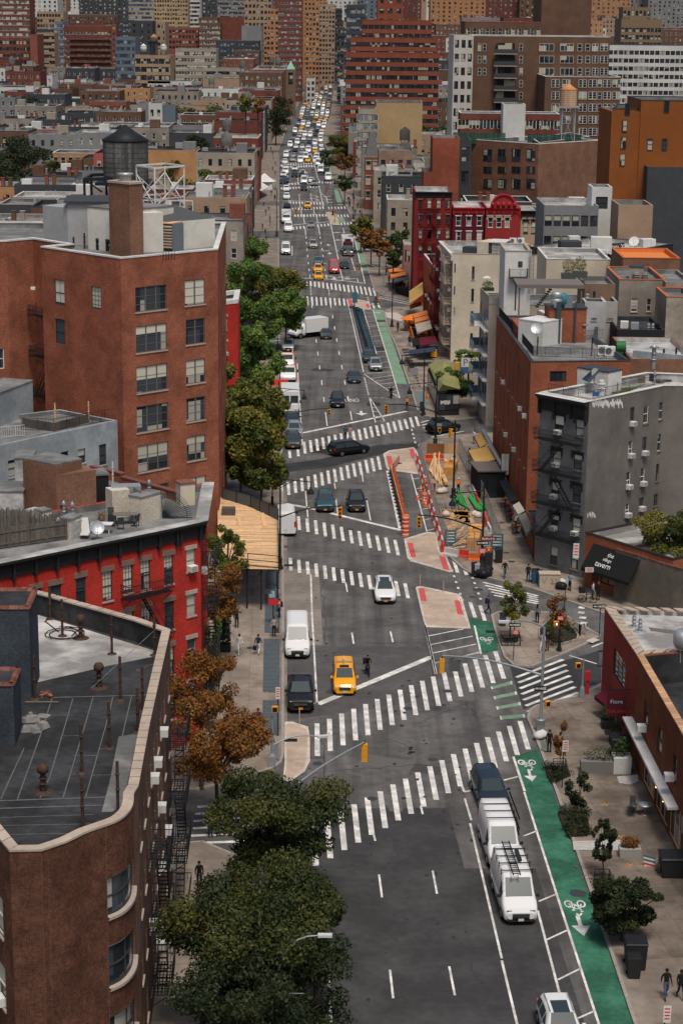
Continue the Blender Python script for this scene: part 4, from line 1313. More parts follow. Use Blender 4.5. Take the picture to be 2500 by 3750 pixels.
bS(Q('I',733,545,pz),'leafy pot plant on red house roof terrace',.7,(.25,.09,.04),aY)
Z4=15.4
q0,gw=Q('5',540,300,Z4),Q('5',-60,428,Z4)
dd=(q0-gw).normalized();nn=Vec((-dd.y,dd.x,0))
b4=dV('painted_house','pale blue grey painted house against tall brick loft, with fenced roof deck',[gw.xy,q0.xy,(q0+nn*7.5).xy,(gw+nn*12).xy],Z4,bV,ao,para=.35,pt=.3)
r4=[b4.bW(0,'5',*w,'dh',a8=bV)for w in((457,410,490,505),(360,430,393,497),(282,445,316,515),(170,462,208,540),(40,480,80,560))]
for m_,v_,w_,h_ in r4[:3]:b4.dJ(0,m_-w_/2,m_+w_/2,v_-3.3,v_-3.3+h_,'dh',a8=bV)
b4.aG()
gB=Z4-.35
bv(b4.ad,[Q('5',100,345,gB),Q('5',250,350,gB),Q('5',520,300,gB)],1.1,du=.16)
bv(b4.ad,[Q('5',-20,385,gB),Q('5',115,372,gB)],1,m=ae,du=.2)
aV('deck_screen',b4.ad,'5',(104,330),(250,352),290,.06,gB,aM);aV('deck_screen',b4.ad,'5',(250,352),(410,310),312,.06,gB,aM)
aV('roof_bulkhead',b4.ad,'5',(0,330),(155,265),180,3,gB,bV,ao,.05)
bY(b4.ad,'5',220,475,378,12.4,.22,aj,False,name='flue')
for x,yb,yt in((256,345,220),(409,300,212)):bY(b4.ad,'5',x,yb,yt,gB,.06,b6,False,name='post')
Z3=29.5
P0,P1,P2=Q('3',1000,395,Z3),Q('3',555,437,Z3),Q('3',190,384,Z3)
P3,P4,P5=Q('3',200,366,Z3),Q('3',40,350,Z3),Q('3',20,356,Z3)
P6=Q('3',-300,372,Z3)
PB=Q('3',1029,300,Z3)
sd=(PB-P0).normalized()
PN=P2+(P2-P1).normalized()*.4
inw=Vec((-(P1-P2).normalized().y,(P1-P2).normalized().x,0))
R1_=P2+inw*3.2;L1_=Q('3',30,358,Z3);R2_=L1_+inw*3.2
b3=dV('brick_loft','tall orange brown brick loft building with multi-pane windows and white edged roof',[P6.xy,L1_.xy,R2_.xy,R1_.xy,P2.xy,P1.xy,P0.xy,PB.xy,(PB+sd*6).xy,(PB+sd*6+Vec((-32,-3,0))).xy,(P6+Vec((0,16,0))).xy],Z3,dh,ao,para=.55,pt=.35,aP=a4,do=.5,bn=.14,depth=.22)
iY,E_L=5,4
rw=[]
for wq in((622,560,766,675),(625,738,768,862)):rw.append(b3.bW(iY,'3',*wq,'tri',fm=mat('steel_sash',(.13,.12,.11),.6),a8=aH))
for wq in((628,45,770,168),(630,228,773,348),(633,405,775,530)):rw.append(b3.bW(iY,'5',*wq,'tri',fm=bL['steel_sash'],a8=aH))
m_,v_,w_,h_=rw[-1]
for k in(1,2):b3.dJ(iY,m_-w_/2,m_+w_/2,v_-4.05*k,v_-4.05*k+h_,'tri',fm=bL['steel_sash'],a8=aH)
bl_=[.95,0,.7,0,.3]
for i,(c,wq)in En((('3',(850,532,942,648)),('3',(853,712,942,828)),('5',(855,18,943,130)),('5',(858,195,943,303)),('5',(858,372,945,483)))):m_,v_,w_,h_=b3.bW(iY,c,*wq,'duo',fm=bL['steel_sash'],a8=aH,aE=bl_[i])
for k in(1,2):b3.dJ(iY,m_-w_/2,m_+w_/2,v_-4.05*k,v_-4.05*k+h_,'duo',fm=bL['steel_sash'],a8=aH)
b3.bW(E_L,'3',252,535,297,650,'dh4');b3.bW(E_L,'3',255,712,300,828,'dh');b3.bW(E_L,'3',420,563,465,668,'grid',aE=.95,fm=aC)
b3.bW(0,'3',-20,848,20,942,'dh',fm=bi)
b3.grid(6,2,6,3,4.05,1.8,2.4,'duo',fm=bL['steel_sash']);b3.grid(7,2,6,3,4.05,1.8,2.4,'duo',fm=bL['steel_sash'])
b3.aG()
e=b3.P(2);d3=(e[1]-e[0]).normalized();a3=atan2(d3.y,d3.x)
aU(b3.ad,Vec((*(e[0]+d3*.3),6)),a3,(e[1]-e[0]).length-.6,5,out=1.1,fh=4.05)
d0=Z3-.55
ef=mat('cladding_grey',(.34,.34,.34),.7,aF=.08,scale=2,ai=.12)
b8=mat('cladding_cream',(.62,.6,.53),.75,aF=.06,scale=2,ai=.12)
aV('penthouse',b3.ad,'3',(315,372),(510,372),178,6,d0,ef,au,.35,.15)
aV('penthouse',b3.ad,'3',(202,358),(315,372),190,6,d0,ef,None)
aV('penthouse',b3.ad,'3',(456,380),(604,412),203,3.5,d0,b8,None,ez=((475,252,507,316),))
aV('penthouse',b3.ad,'3',(603,412),(800,385),217,5.5,d0,b8,ao,.05,ez=((647,258,690,320,'dh'),))
o,A,B,c8,zt=aV('penthouse',b3.ad,'3',(845,392),(988,378),262,7,d0,b8)
b=MB();A2=A-(B-A).normalized()*2.2;ridge=(A2+B)/2
pp=[A2,B,B+c8*7,A2+c8*7]
rg=[A2.lerp(B,.3)+c8*3,A2.lerp(B,.6)+c8*3]
b.aA([(*pp[0].xy,zt),(*pp[1].xy,zt),(*rg[1].xy,zt+1.2),(*rg[0].xy,zt+1.2)]);b.aA([(*pp[1].xy,zt),(*pp[2].xy,zt),(*rg[1].xy,zt+1.2)]);b.aA([(*pp[3].xy,zt),(*pp[0].xy,zt),(*rg[0].xy,zt+1.2)]);b.aA([(*pp[2].xy,zt),(*pp[3].xy,zt),(*rg[0].xy,zt+1.2),(*rg[1].xy,zt+1.2)])
b.aa('metal_roof',mat('metal_roof_dark',(.1,.1,.1),.5,.3,aF=.1,scale=3),b3.ad)
s=MB();s.aA([(*pp[0].xy,zt),(*pp[0].xy,d0),(*A.xy,d0),(*A.xy,zt)][::-1]);s.aa('wall',b8,b3.ad)
o,A,B,c8,zt=aV('cooling_unit',b3.ad,'3',(708,398),(792,403),272,2.2,d0,au,b6,.06)
for i in Rg(8):
 s=MB();z=d0+.35+i*(zt-d0-.4)/8;d=(B-A)
 s.obox((*(A+c8*0).xy,z),(*d.xy,0),(*(-c8*.14).xy,-.03),(0,0,.13));s.aa('louvre',bt,o)
aV('cooling_unit',b3.ad,'3',(793,403),(845,398),275,2.2,d0,mat('duct_blue_grey',(.17,.2,.22),.5,.3,aF=.1,scale=4),None)
o,A,B,c8,zt=aV('chimney',b3.ad,'3',(506,416),(600,430),85,1.6,d0,bu,bt,.1,.2)
b=MB();c_=A.lerp(B,.5)+c8*.8;b.lathe((c_.x,c_.y,zt+.2),[(.55,0),(.55,.5),(.75,.55),(.75,.72),(0,.78)],16);b.aa('chimney_cap',aj,o)
for x,yb,yt in((255,362,255),(390,390,318),(340,385,335),(468,385,330)):bY(b3.ad,'3',x,yb,yt,d0,.09,eo,False)
for x,y in((430,385),(455,395),(480,392),(500,400),(518,402)):
 p=Q('3',x,y,d0);gM('vent',ag,b3.ad,p,[(.28,0),(.3,.5),(.22,.62),(.3,.7),(.3,1.1),(0,1.2)],12)
b=MB()
for i in Rg(5):b.path([Q('3',750+i*13,405+(i%2)*3,Z3+.15),Q('3',752+i*13,425,Z3+.1),Q('3',748+i*13,440,Z3-.3)],.03,5)
b.aa('cable',ag,b3.ad)
b=MB();p=Q('3',153,512,27.6);b.box((p.x,p.y-.2,26.3),(.4,.3,.25));b.aa('flood_lamp',ae,b3.ad)
zf=d0
Mw=ae
Yf=Q('3',700,360,d0).y+4
def QF(x,y,dy=0):return QY('3',x,y,Yf+dy)
fr=MB()
fl_,fr_=QF(628,8),QF(845,12,0);f3,f4=QF(711,20,-3.5),QF(758,0,4)
cm=QF(700,200).z
fK=fl_.z
C4=[QF(628,8),QF(758,14,3.2),QF(846,10),QF(711,20,-3.2)]
C4=[Vec((c.x,c.y,fK))for c in C4]
for i in Rg(4):
 a,c=C4[i],C4[(i+1)%4];lo=cm
 fr.bar(a,c,.16);fr.bar((*a.xy,lo),a,.14);fr.bar((*a.xy,lo+.3),(*c.xy,fK-.9),.09);fr.bar((*c.xy,lo+.3),(*a.xy,fK-.9),.09);fr.bar((*a.xy,lo+1.1),(*c.xy,lo+1.1),.09);fr.bar((*a.xy,lo),(*c.xy,lo),.14)
t=al('roof_lattice',(C4[0].x,C4[0].y,d0),0,'open white steel lattice frame on loft roof')
fr.aa('lattice',Mw,t)
g=MB();a,c=QF(602,160,-2),QF(885,148,-2)
g.bar((*a.xy,cm+.9),(*c.xy,cm+.9),.12);g.bar((*a.xy,cm-.2),(*c.xy,cm-.2),.16)
for k in Rg(6):q=a.lerp(c,k/5);g.bar((*q.xy,cm-.2),(*q.xy,cm+.9),.1)
for k in Rg(4):q=a.lerp(c,.1+k/4);g.bar((*q.xy,d0+.02),(*q.xy,cm-.2),.16)
g.aa('platform',Mw,t)
ge=mat('tank_staves',(.115,.112,.105),.9,aF=.25,scale=3,d9=.35,ai=.3)
def bM(c,cx,yt,ye,yb,bW,Y,ah,m=None,cz=None,dm=44,eV=None,aD='rooftop water tanks',iz=None,ir=True):
 bc=QY(c,cx,ye,Y);cV=QY(c,cx,yb,Y);ap=QY(c,cx,yt,Y)
 r=(QY(c,cx+bW/2,yb,Y)-QY(c,cx-bW/2,yb,Y)).length/2
 zl=cz if cz is not None else cV.z-3
 t=al('water_tower',(cV.x,Y,zl),0,ah,'water tower',aD)
 m=m or ge
 H_=bc.z-cV.z
 if dm:
  sm=None
  for i in Rg(dm):
   a=2*pi*i/dm;w=2*pi*r/dm*.96
   if sm is None:
    b=MB();b.box((0,0,0),(w,.07,H_));s=b.aa('stave',m,t,am=True);sm=s.data
    s.location=Vec((cV.x+sin(a)*r,Y-cos(a)*r,cV.z))-Vec(t.location);s.rotation_euler[2]=a
   else:hw('stave',sm,t,(cV.x+sin(a)*r,Y-cos(a)*r,cV.z),a)
 gM('tank',m,t,(cV.x,Y,cV.z),[(0,0),(r*.985,0),(r*.985,H_),(0,H_)],28)
 k=9 if dm else 5
 for i in Rg(k):
  z=cV.z+H_*(.04+.93*(i/(k-1))**1.15)
  gM('hoop',au,t,(cV.x,Y,z),[(r+.03,0),(r+.07,.03),(r+.03,.06)],28)
 gM('conical_roof',eV or ag,t,(cV.x,Y,bc.z),[(r*1.06,-.05),(r*1.08,.05),(r*.5,(ap.z-bc.z)*.52),(.12,ap.z-bc.z),(0,ap.z-bc.z+.02)],18)
 lm=iz or ag
 if ir:eQ('platform',lm,t,(cV.x,Y,cV.z-.35),(r*2.5,r*2.5,.3))
 for sx in(-1,1):
  for sy in(-1,1):
   fE('leg',lm,t,(cV.x+sx*r*.8,Y+sy*r*.8,zl),(cV.x+sx*r*.8,Y+sy*r*.8,cV.z-.3),.22)
 b=MB()
 for sy in(-1,1):
  b.bar((cV.x-r*.8,Y+sy*r*.8,zl),(cV.x+r*.8,Y+sy*r*.8,cV.z-.3),.08);b.bar((cV.x+r*.8,Y+sy*r*.8,zl),(cV.x-r*.8,Y+sy*r*.8,cV.z-.3),.08)
  b.bar((cV.x+sy*r*.8,Y-r*.8,zl),(cV.x+sy*r*.8,Y+r*.8,cV.z-.3),.08);b.bar((cV.x+sy*r*.8,Y+r*.8,zl),(cV.x+sy*r*.8,Y-r*.8,cV.z-.3),.08)
 b.aa('brace',lm,t)
 return t
bM('1',580,573,645,828,203,214,'large dark wooden water tank with black cone roof behind loft chimney',cz=d0)
b=MB();A=QY('3',388,72,212);B=QY('3',640,62,212)
b.bar(A,B,.35);b.bar(A+Vec((0,6,0)),B+Vec((0,6,0)),.35);b.bar(A,A+Vec((0,6,0)),.3)
for q in(A,A+Vec((0,6,0))):b.bar((q.x,q.y,d0),q,.25)
b.bar(A,QY('3',470,130,212),.15);b.aa('platform_beam',ag,b3.ad)
zs=4
dk=[Q('5',*p,zs)for p in((1000,650),(1040,664),(1150,702),(1275,762),(1282,985),(1138,972),(1000,1000))]
sh=al('sidewalk_shed',(dk[3].x,dk[3].y,.15),0,'timber decked sidewalk shed with black mesh railing by brick loft','scaffold shed')
eJ=[(p.x,p.y)for p in dk]
y0,y1=min(p.y for p in dk),max(p.y for p in dk)
y=y0;i=0
while y<y1:
 ym=y+.12
 xs=[]
 for k in Rg(len(eJ)):
  a,c=eJ[k],eJ[(k+1)%len(eJ)]
  if(a[1]>ym)!=(c[1]>ym):xs.append(a[0]+(c[0]-a[0])*(ym-a[1])/(c[1]-a[1]))
 if len(xs)>=2:
  xa,xb=min(xs),max(xs)
  cut=[xa]+[xa+(xb-xa)*t for t in sorted(R.sample((.3,.45,.52,.6,.72),1))]+[xb]
  for u,v in zip(cut,cut[1:]):
   dE('deck_plank',b6,sh,(u+.01,y,zs+R.uniform(0,.04)),(v-u-.02,R.uniform(-.05,.05),0),(0,.235,0),(0,0,.05))
 y+=.25;i+=1
s=MB();s.cK(eJ,zs-.25,zs-.04,el=True);s.aa('deck_frame',aM,sh)
for k in Rg(3):
 p=Q('5',(1060,1100,1210)[k],(800,770,760)[k],zs+.06);eQ('board',b6,sh,(p.x,p.y,zs+.06),((1.5,.3,.4)[k],(.8,3,5)[k],.12),.1)
p=Q('5',1050,735,zs);eQ('crate',aM,sh,(p.x,p.y,zs+.06),(1.3,.9,.7))
zt=Q('5',1278,725,zs)
eh=[Q('5',1022,664,zs),Q('5',1152,700,zs),Q('5',1278,765,zs)]
h2=mat('mesh_panel',(.1,.115,.115),.7,aF=.1,scale=3)
for a,c in zip(eh,eh[1:]):
 n_=max(1,int((c-a).length/2))
 for k in Rg(n_):
  p,q=a.lerp(c,k/n_),a.lerp(c,(k+1)/n_);d=(q-p)
  dE('mesh_panel',h2,sh,p+d*.03+Zv(.1),d*.94,Vec((0,.03,0)),(0,0,1.1))
  s=MB();s.bar(p,p+Zv(1.35),.08);s.bar(p+Zv(1.3),q+Zv(1.3),.06);s.aa('railing_post',ag,sh)
eh=[Q('5',1278,765,zs),Q('5',1281,985,zs),Q('5',1138,972,zs)]
s=MB()
for a,c in zip(eh,eh[1:]):
 for zz in(.15,.65,1.2):s.bar(a+Zv(zz),c+Zv(zz),.06)
 n_=int((c-a).length/1.8)
 for k in Rg(n_+1):q=a.lerp(c,k/n_);s.bar(q+Zv(-.3),q+Zv(1.25),.07)
s.aa('railing',ag,sh)
for c,x,y in(('5',1280,985),('5',1278,880),('5',1277,765),('5',1140,972),('5',1150,702),('5',1205,978),('5',1215,735)):
 p=Q(c,x,y,zs);fE('post',ag,sh,(p.x-.1,p.y,.15),(p.x-.1,p.y,zs-.2),.14)
s=MB();
for k in Rg(6):s.bar(Q('5',1215,985,1+k*.35),Q('5',1185,1010,1+k*.35),.05)
s.aa('ladder',ag,sh)
zz=15.8
a,c=Q('3',1030,650,zz),Q('3',1095,618,zz);
a,c=Q('3',960,655,zz),Q('3',1094,640,zz)
b5=dV('row_house','narrow red brick house with white cornice between loft and green trees',[a.xy,c.xy,(c+sd*9).xy,(a+sd*9).xy],zz,ct,aO,para=.4,aP=a4,bn=.5,do=.7)
for y in(735,850,960):b5.bW(0,'3',1020,y-30,1042,y+30,'dh',fm=bi,a8=aH,aQ=(bt,.3),ac=(y==850))
b5.bW(0,'5',1020,30,1040,80,'dh',fm=bi)
b5.aG()
# east side, near buildings
CR.update({'M':(1500,850,.38265),'N':(1500,1500,.38265),'T':(2000,850,.31888),'U':(1300,900,.2551)})
def FB(name,ah,c,a,b_,Y,depth,eR,Yr=None,z1=None,dL='building',**kw):
 A,B=QY(c,*a,Y),QY(c,*b_,Yr or Y)
 z=z1 if z1 is not None else A.z
 if z1 is not None and Yr is None and False:pass
 d=(B-A).xy.normalized();n=Vec((-d.y,d.x))
 af=[A.xy,B.xy,B.xy+n*depth,A.xy+n*depth]
 kw['depth']=kw.pop('reveal',.2)
 b=dV(name,ah,af,z,eR,dL=dL,**kw)
 return b
def fJ(bZ,s,m,pos,dO,h,gE=0,name='lettering',e3=None):
 me=ea(s,1)
 me.materials.append(m)
 o=link(bpy.data.objects.new(name,me));bQ(o,bZ)
 o.location=Vec(pos)-fB(bZ);o.rotation_euler=(pi/2-gE,0,dO)
 ys=[v.co.y for v in me.vertices];xs=[v.co.x for v in me.vertices]
 k=h/(max(ys)-min(ys));kx=e3/(max(xs)-min(xs))if e3 else k
 o.scale=(kx,k,1)
 cy=(max(ys)+min(ys))/2;cx=(max(xs)+min(xs))/2
 for v in me.vertices:v.co.y-=cy;v.co.x-=cx
 return o
bR=mat('lettering_white',(.75,.74,.7),.7)
bq=mat('lettering_black',(.02,.02,.02),.7)
Zg=17
A,B,C=Q('6',912,172,Zg),Q('6',1137,215,Zg),Q('6',1478,142,Zg)
D=C+(C-B).normalized()*3+Vec((1.5,-3.5,0));hR=(B-A).normalized();iw=Vec((-hR.y,hR.x,0))
g1=dV('grey_tenement','grey painted five storey tenement with black cornice and iron fire escape on its front',[A.xy,B.xy,C.xy,(C+Vec((5,0,0))).xy,(C+Vec((7,6,0))).xy,(A+iw*16).xy],Zg,dP,aO,para=.8,pt=.3,aP=a4,do=.45,bn=.06)
hY=mat('paint_grey_front',(.145,.15,.15),.8,aF=.1,scale=2.5,ai=.2)
ij=T("978,280,1018,365 1072,297,1112,375;968,437,1005,515 1063,455,1103,530;962,585,998,660 1058,600,1097,680;958,735,997,805 1057,748,1095,830")
for i,(l,r_)in En(ij):
 g1.bW(0,'6',*l,'dh',a8=hY,aQ=(a7,.2,'hood'),ac=True);g1.bW(0,'6',*r_,'dh',a8=hY,aQ=(a7,.2,'hood'),ac=(i==3),aE=(0,.3,0,.8)[i])
g1.bW(0,'6',957,882,990,965,'dh',a8=dR,aE=.5);g1.bW(0,'6',1052,897,1085,985,'dh',a8=dR,aE=.5)
g1.bW(0,'6',1048,1012,1082,1080,'dh',aE=0)
for gG in(T("1322,242,1343,325 1386,230,1408,313 1457,215,1476,295"),T("1315,392,1335,472 1378,376,1399,460 1450,360,1469,440"),T("1305,535,1326,615 1371,516,1391,600 1442,500,1461,578"),T("1300,680,1320,745 1364,658,1384,715 1433,640,1451,693")):
 for k,w in En(gG):g1.bW(1,'6',*w,'dh',fm=bi if R.random()<.5 else aC,a8=dP,ac=(k<1 or(k==1 and gG[0][0]<1316)),aE=0)
j0_=g1.edge(0);
g1.ew[j0_]=hY
g1.aG()
bN(g1.ad,[A.xy-hR.xy*.3+iw.xy*0,A.xy,B.xy,B.xy+hR.xy*.05][1:3],Zg-.02,1.5,.75,a7,a4,1.9)
u,z=aN(A,B,*px('6',930,398));u2,_=aN(A,B,*px('6',1118,402))
zz_=[aN(A,B,*px('6',1020,y))[1]for y in(395,545,700,843)]
h8=(zz_[0]-zz_[3])/3
aU(g1.ad,Vec((*(A+hR*.25).xy,zz_[3])),atan2(hR.y,hR.x),5.2,4,out=1.1,fh=h8)
zr=Zg-.8
b=MB()
o,A_,B_,c8,zt=aV('stair_bulkhead',g1.ad,'T',(345,1790),(700,1850),1560,2.2,zr,ae,au,.05)
s=MB();q=[Q('T',400,1690,zr+1.2),Q('T',490,1730,zr+1.2),Q('T',630,1580,zr+2.4),Q('T',545,1560,zr+2.4)]
s.aA(q);s.aa('skylight',cC,g1.ad)
for x,yb,yt,r in((625,1870,1700,.28),(810,1855,1720,.07),(1235,1760,1590,.09),(540,1860,1650,.08)):bY(g1.ad,'T',x,yb,yt,zr,r,aj if r<.2 else ae,False,name='flue')
bv(g1.ad,[A.lerp(B,.1)+Zv(.1)+iw*.4,B+iw*.4+Zv(.1)],.8,du=.2)
bv(g1.ad,[B+iw*.5+Zv(.1),C+Vec((-.3,.6,.1))],.9,du=.22)
dZ(g1.ad,'artificial_turf','T',T("740,1790 1000,1780 1150,1740 900,1850 740,1860"),zr+.01,mat('turf',(.06,.08,.02),.9,aF=.2,scale=8))
for k in Rg(9):
 p=Q('T',R.uniform(1000,1420),R.uniform(1680,1760),zr);eQ('roof_clutter',R.choice((au,aM,ae)),g1.ad,p,(R.uniform(.5,1.5),R.uniform(.4,.8),R.uniform(.2,.8)),R.random())
eQ('cool_box',mat('blue_plastic',(.03,.12,.3),.5),g1.ad,Q('T',565,1880,zr),(.5,.4,.4))
def cS(bZ,p0,p1,c,fR,w,m,eG=.012):
 b=MB();e=(p1-p0).normalized();n=Vec((e.y,-e.x,0))if len(e)==3 else Vec((e.y,-e.x,0))
 for a6 in fR:
  P3=[]
  for x,y in a6:
   u,z=aN(p0,p1,*px(c,x,y));P3.append(Vec((p0[0]+e[0]*u,p0[1]+e[1]*u,z))+n*eG)
  for a,c2 in zip(P3,P3[1:]):
   d=(c2-a).normalized();s=d.cross(n).normalized()*w/2
   b.aA([a-s,c2-s,c2+s,a+s])
 return b.aa('graffiti',m,bZ)
def da(x0,x1,y0,y1,n=9,seed=1):
 r=random.Random(seed);out=[]
 for i in Rg(n):
  x=x0+(x1-x0)*i/n;w=(x1-x0)/n
  out.append([(x+r.uniform(0,.3)*w,r.uniform(y0,y0+.3*(y1-y0))),(x+r.uniform(.1,.6)*w,r.uniform(y0+.6*(y1-y0),y1)),(x+r.uniform(.6,1)*w,r.uniform(y0,y0+.4*(y1-y0))),(x+r.uniform(.8,1.1)*w,r.uniform(y0+.5*(y1-y0),y1))])
 return out
cS(g1.ad,B,C,'6',da(1150,1290,200,245,12,3)+da(1150,1200,206,228,5,4),.14,bR)
cS(g1.ad,B,C,'6',da(1125,1165,718,750,5,5),.07,bR)
Zo=17.6
A,C=Q('M',828,800,Zo),Q('M',1157,1242,Zo)
Dd=Q('T',960,1478,Zo)
dS=(C-A).normalized();nS=Vec((-dS.y,dS.x,0));dF=(Dd-C).normalized();nF=Vec((-dF.y,dF.x,0))
o1=dV('brick_apartments','orange brick apartment building with tall narrow window strips and vertical white restaurant sign',[A.xy,C.xy,Dd.xy,(Dd+nF*14).xy,(A+nS*12).xy],Zo,bI,ao,para=.5,pt=.3,aP=au,bn=.05)
L=(C-A).length
for f in Rg(3):
 for k in Rg(8):
  u=L*(k+.6)/8.2
  for hh,ww in((4.2,.62),):
   o1.dJ(0,u-ww/2,u+ww/2,Zo-6.2-f*5.2,Zo-6.2-f*5.2+hh,'dh',a8=aH,ac=R.random()<.3,aE=0)
o1.bW(1,'T',33,1600,228,1720,'slide',fm=aC,aE=0)
o1.aG()
zr=Zo-.5
Cin=C+(nS+nF)*.25
bv(o1.ad,[Q('M',1045,1060,Zo)+nS*.3,Cin+Zv(.5),Dd+nF*.3+Zv(0)],1,du=.14)
bv(o1.ad,[A+nS*.3,Q('M',955,950,Zo)+nS*.3],1,du=.14)
aV('roof_bulkhead',o1.ad,'M',(1032,1060),(1265,1095),838,3.4,zr,ae,a4,.03)
aV('roof_bulkhead',o1.ad,'M',(965,965),(1032,1055),825,3.4,zr,bI,None)
hQ(o1.ad,Q('M',1212,1000,zr+1.8),.62,-.2,aj)
bY(o1.ad,'M',1217,1175,1000,zr,.07,eo,False)
b_t,A_,B_,c8,zt=aV('brick_flue_tower',o1.ad,'T',(20,1270),(445,1270),880,3.2,zr,bI,au,.1)
aV('parapet_wall',o1.ad,'T',(-120,1150),(22,1230),890,.6,zr,ae)
for x,w in((120,.5),(315,.18)):
 s=MB();p=Q('T',x,1270,zr);s.box((p.x,p.y-.3,zr),(w,w,zt-zr+.8));s.aa('duct',mat('duct_dark_teal',(.06,.09,.1),.5,.4,aF=.1,scale=4),o1.ad)
p=Q('T',120,880,zt+.1);gM('exhaust_fan',aj,o1.ad,(p.x,p.y+.8,zt+.12),[(.35,0),(.35,.3),(.6,.5),(.62,.95),(.5,1),(.62,1.1),(.62,1.5),(.5,1.7),(0,1.7)],16)
s=MB();p=QY('T',190,745,p.y+1);s.lathe((p.x,p.y,zt+.3),[(.3,0),(.55,.3),(.55,1.1),(.2,1.4),(0,1.4)],14);s.aa('blower',mat('teal_paint',(.05,.17,.2),.5,aF=.1,scale=4),o1.ad)
s=MB();p=QY('T',245,800,p.y);s.box((p.x,p.y,zt+.1),(.9,.8,1.1),.1,bc=(.8,.8));s.aa('exhaust_fan',mat('duct_blue_grey',(.17,.2,.22)),o1.ad)
for x,y in((640,1420),(720,1430)):
 ee(o1.ad,Q('T',x,y,zr),.1,1.15);
s=MB();p=Q('T',825,1390,zr);s.smooth=True;s.tube(p+Vec((-.3,0,.7)),p+Vec((.7,0,.7)),.6,n=16);s.smooth=False;s.box((p.x,p.y,zr),(.9,.8,.6));s.aa('blower',mat('green_paint',(.035,.14,.045),.5,aF=.1,scale=4),o1.ad)
bY(o1.ad,'T',515,1425,1210,zr,.06,ag,False);bY(o1.ad,'T',425,1265,1075,zr,.2,aj,False,ha='cone',name='flue')
bv(o1.ad,[Q('T',445,1240,zr),Q('T',650,1220,zr)],1,du=.15)
u,z=aN(A,C,*px('N',960,520));e=dS
sp=A+e*u;sp.z=z
sg=al('blade_sign',(sp.x,sp.y,z),0,'tall white sign with black vertical lettering on orange brick building','sign')
H_=aN(A,C,*px('N',960,415))[1]-aN(A,C,*px('N',960,632))[1]
dE('panel',ae,sg,(sp.x-1,sp.y-.05,z-H_/2),(.85,0,0),(0,.12,0),(0,0,H_))
s=MB();q=(sp.x-1,sp.y-.055,z-H_/2)
for a,c2 in(((0,0),(.85,0)),((.85,0),(.85,H_)),((.85,H_),(0,H_)),((0,H_),(0,0))):s.bar((q[0]+a[0],q[1],q[2]+a[1]),(q[0]+c2[0],q[1],q[2]+c2[1]),.05)
s.aa('frame',ag,sg)
for i,ch in En('MOUSTACHE'):fJ(sg,ch,bq,(sp.x-.575,sp.y-.06,z+H_*(.435-i*.109)),0,H_*.072)
def cq(ah,c,tl,tr,zt,zb,gK,drop,m):
 gD=.25;name='awning';aD=None
 P,Q_=Q(c,*tl,zt),Q(c,*tr,zt)
 t=al(name,(P.x,P.y,zt),0,ah,'awning',aD)
 o=Vec(gK)
 b=MB();P2,Q2=P+o,Q_+o;P2.z=Q2.z=zb
 b.aA([P,Q_,Q2,P2]);b.aA([P2,Q2,Q2-Zv(gD),P2-Zv(gD)]);b.aA([P,P2,P2-Zv(gD)]);b.aA([Q_,Q2,Q2-Zv(gD)])
 b.aA([P-Zv(.02),P2-Zv(.02),Q2-Zv(.02),Q_-Zv(.02)])
 b.aa('canopy',m,t)
 f=MB();f.bar(P,P2,.04);f.bar(Q_,Q2,.04);f.bar(P2,Q2,.04);f.aa('frame',ag,t)
 return t,P,Q_,P2,Q2
c5=mat('awning_ochre',(.52,.31,.1),.85,aF=.1,scale=3,ai=.15)
cE=mat('awning_orange',(.62,.2,.06),.85,aF=.1,scale=3)
c6=mat('awning_black',(.015,.015,.016),.8)
fz=mat('awning_olive',(.26,.25,.1),.85,aF=.12,scale=2,ai=.15)
fy=mat('awning_maroon',(.11,.012,.025),.8)
cH=Vec((dS.y,-dS.x,0))
cq('ochre fabric awning over pavement by fenced site','N',(750,350),(825,480),3.3,2.8,cH*2.3+Zv(0),0,c5)
cq('small ochre awning below larger one by black kiosk','N',(830,490),(880,560),3,2.6,cH*1.7,0,c5)
cq('narrow ochre awning behind larger one near corner','N',(690,215),(745,320),3.6,3,cH*.9,0,c5)
s=MB();s.tube(Q('N',700,200,3.9),Q('N',880,535,3.6),.22,n=10);cf(s.aa('duct_pipe',mat('foil_duct',(.45,.45,.45),.35,.8,aF=.3,scale=9)),'silver foil covered duct running above ochre awnings','duct')
kp=Q('N',820,860,0);ks=al('kiosk',(kp.x,kp.y,.15),0,'black enclosed entrance booth with flat roof below white vertical sign')
dE('wall',c6,ks,(kp.x-1.9,kp.y,.15),(2.9,.2,0),(-.6,4.2,0),(0,0,2.9))
dE('roof',mat('kiosk_roof',(.14,.12,.11),.85,aF=.2,scale=3),ks,(kp.x-2.05,kp.y-.15,3.07),(3.2,.2,0),(-.65,4.6,0),(0,0,.15))
dE('door',cC,ks,(kp.x-.9,kp.y-.03,.2),(1,.07,0),(0,.02,0),(0,0,2.2))
dE('notice',c5,ks,(kp.x-1.5,kp.y-.04,.35),(.42,.03,0),(0,.02,0),(0,0,.6))
cq('black awning above red outdoor tables','N',(925,660),(1035,855),3.1,2.8,cH*.75,0,c6)
cq('striped white and black awning over narrow shop front','N',(1045,880),(1100,970),3.1,2.7,cH*.7,0,mat('awning_cream',(.42,.4,.34),.85))
cq('grey green awning over last shop before grey tenement','N',(1105,980),(1180,1140),3.1,2.6,cH*.7,0,mat('awning_greygreen',(.2,.21,.17),.85,aF=.1,scale=4))
ii=MB();a,c2=Q('N',905,760,0),Q('N',1000,1000,0);e=(c2-a);ii.obox(a+Vec((.25,0,.15)),e,Vec((.12,.02,0)),Zv(2.3))
ii.aa('shop_front',mat('shop_red',(.42,.05,.03),.7,aF=.1,scale=3),o1.ad)
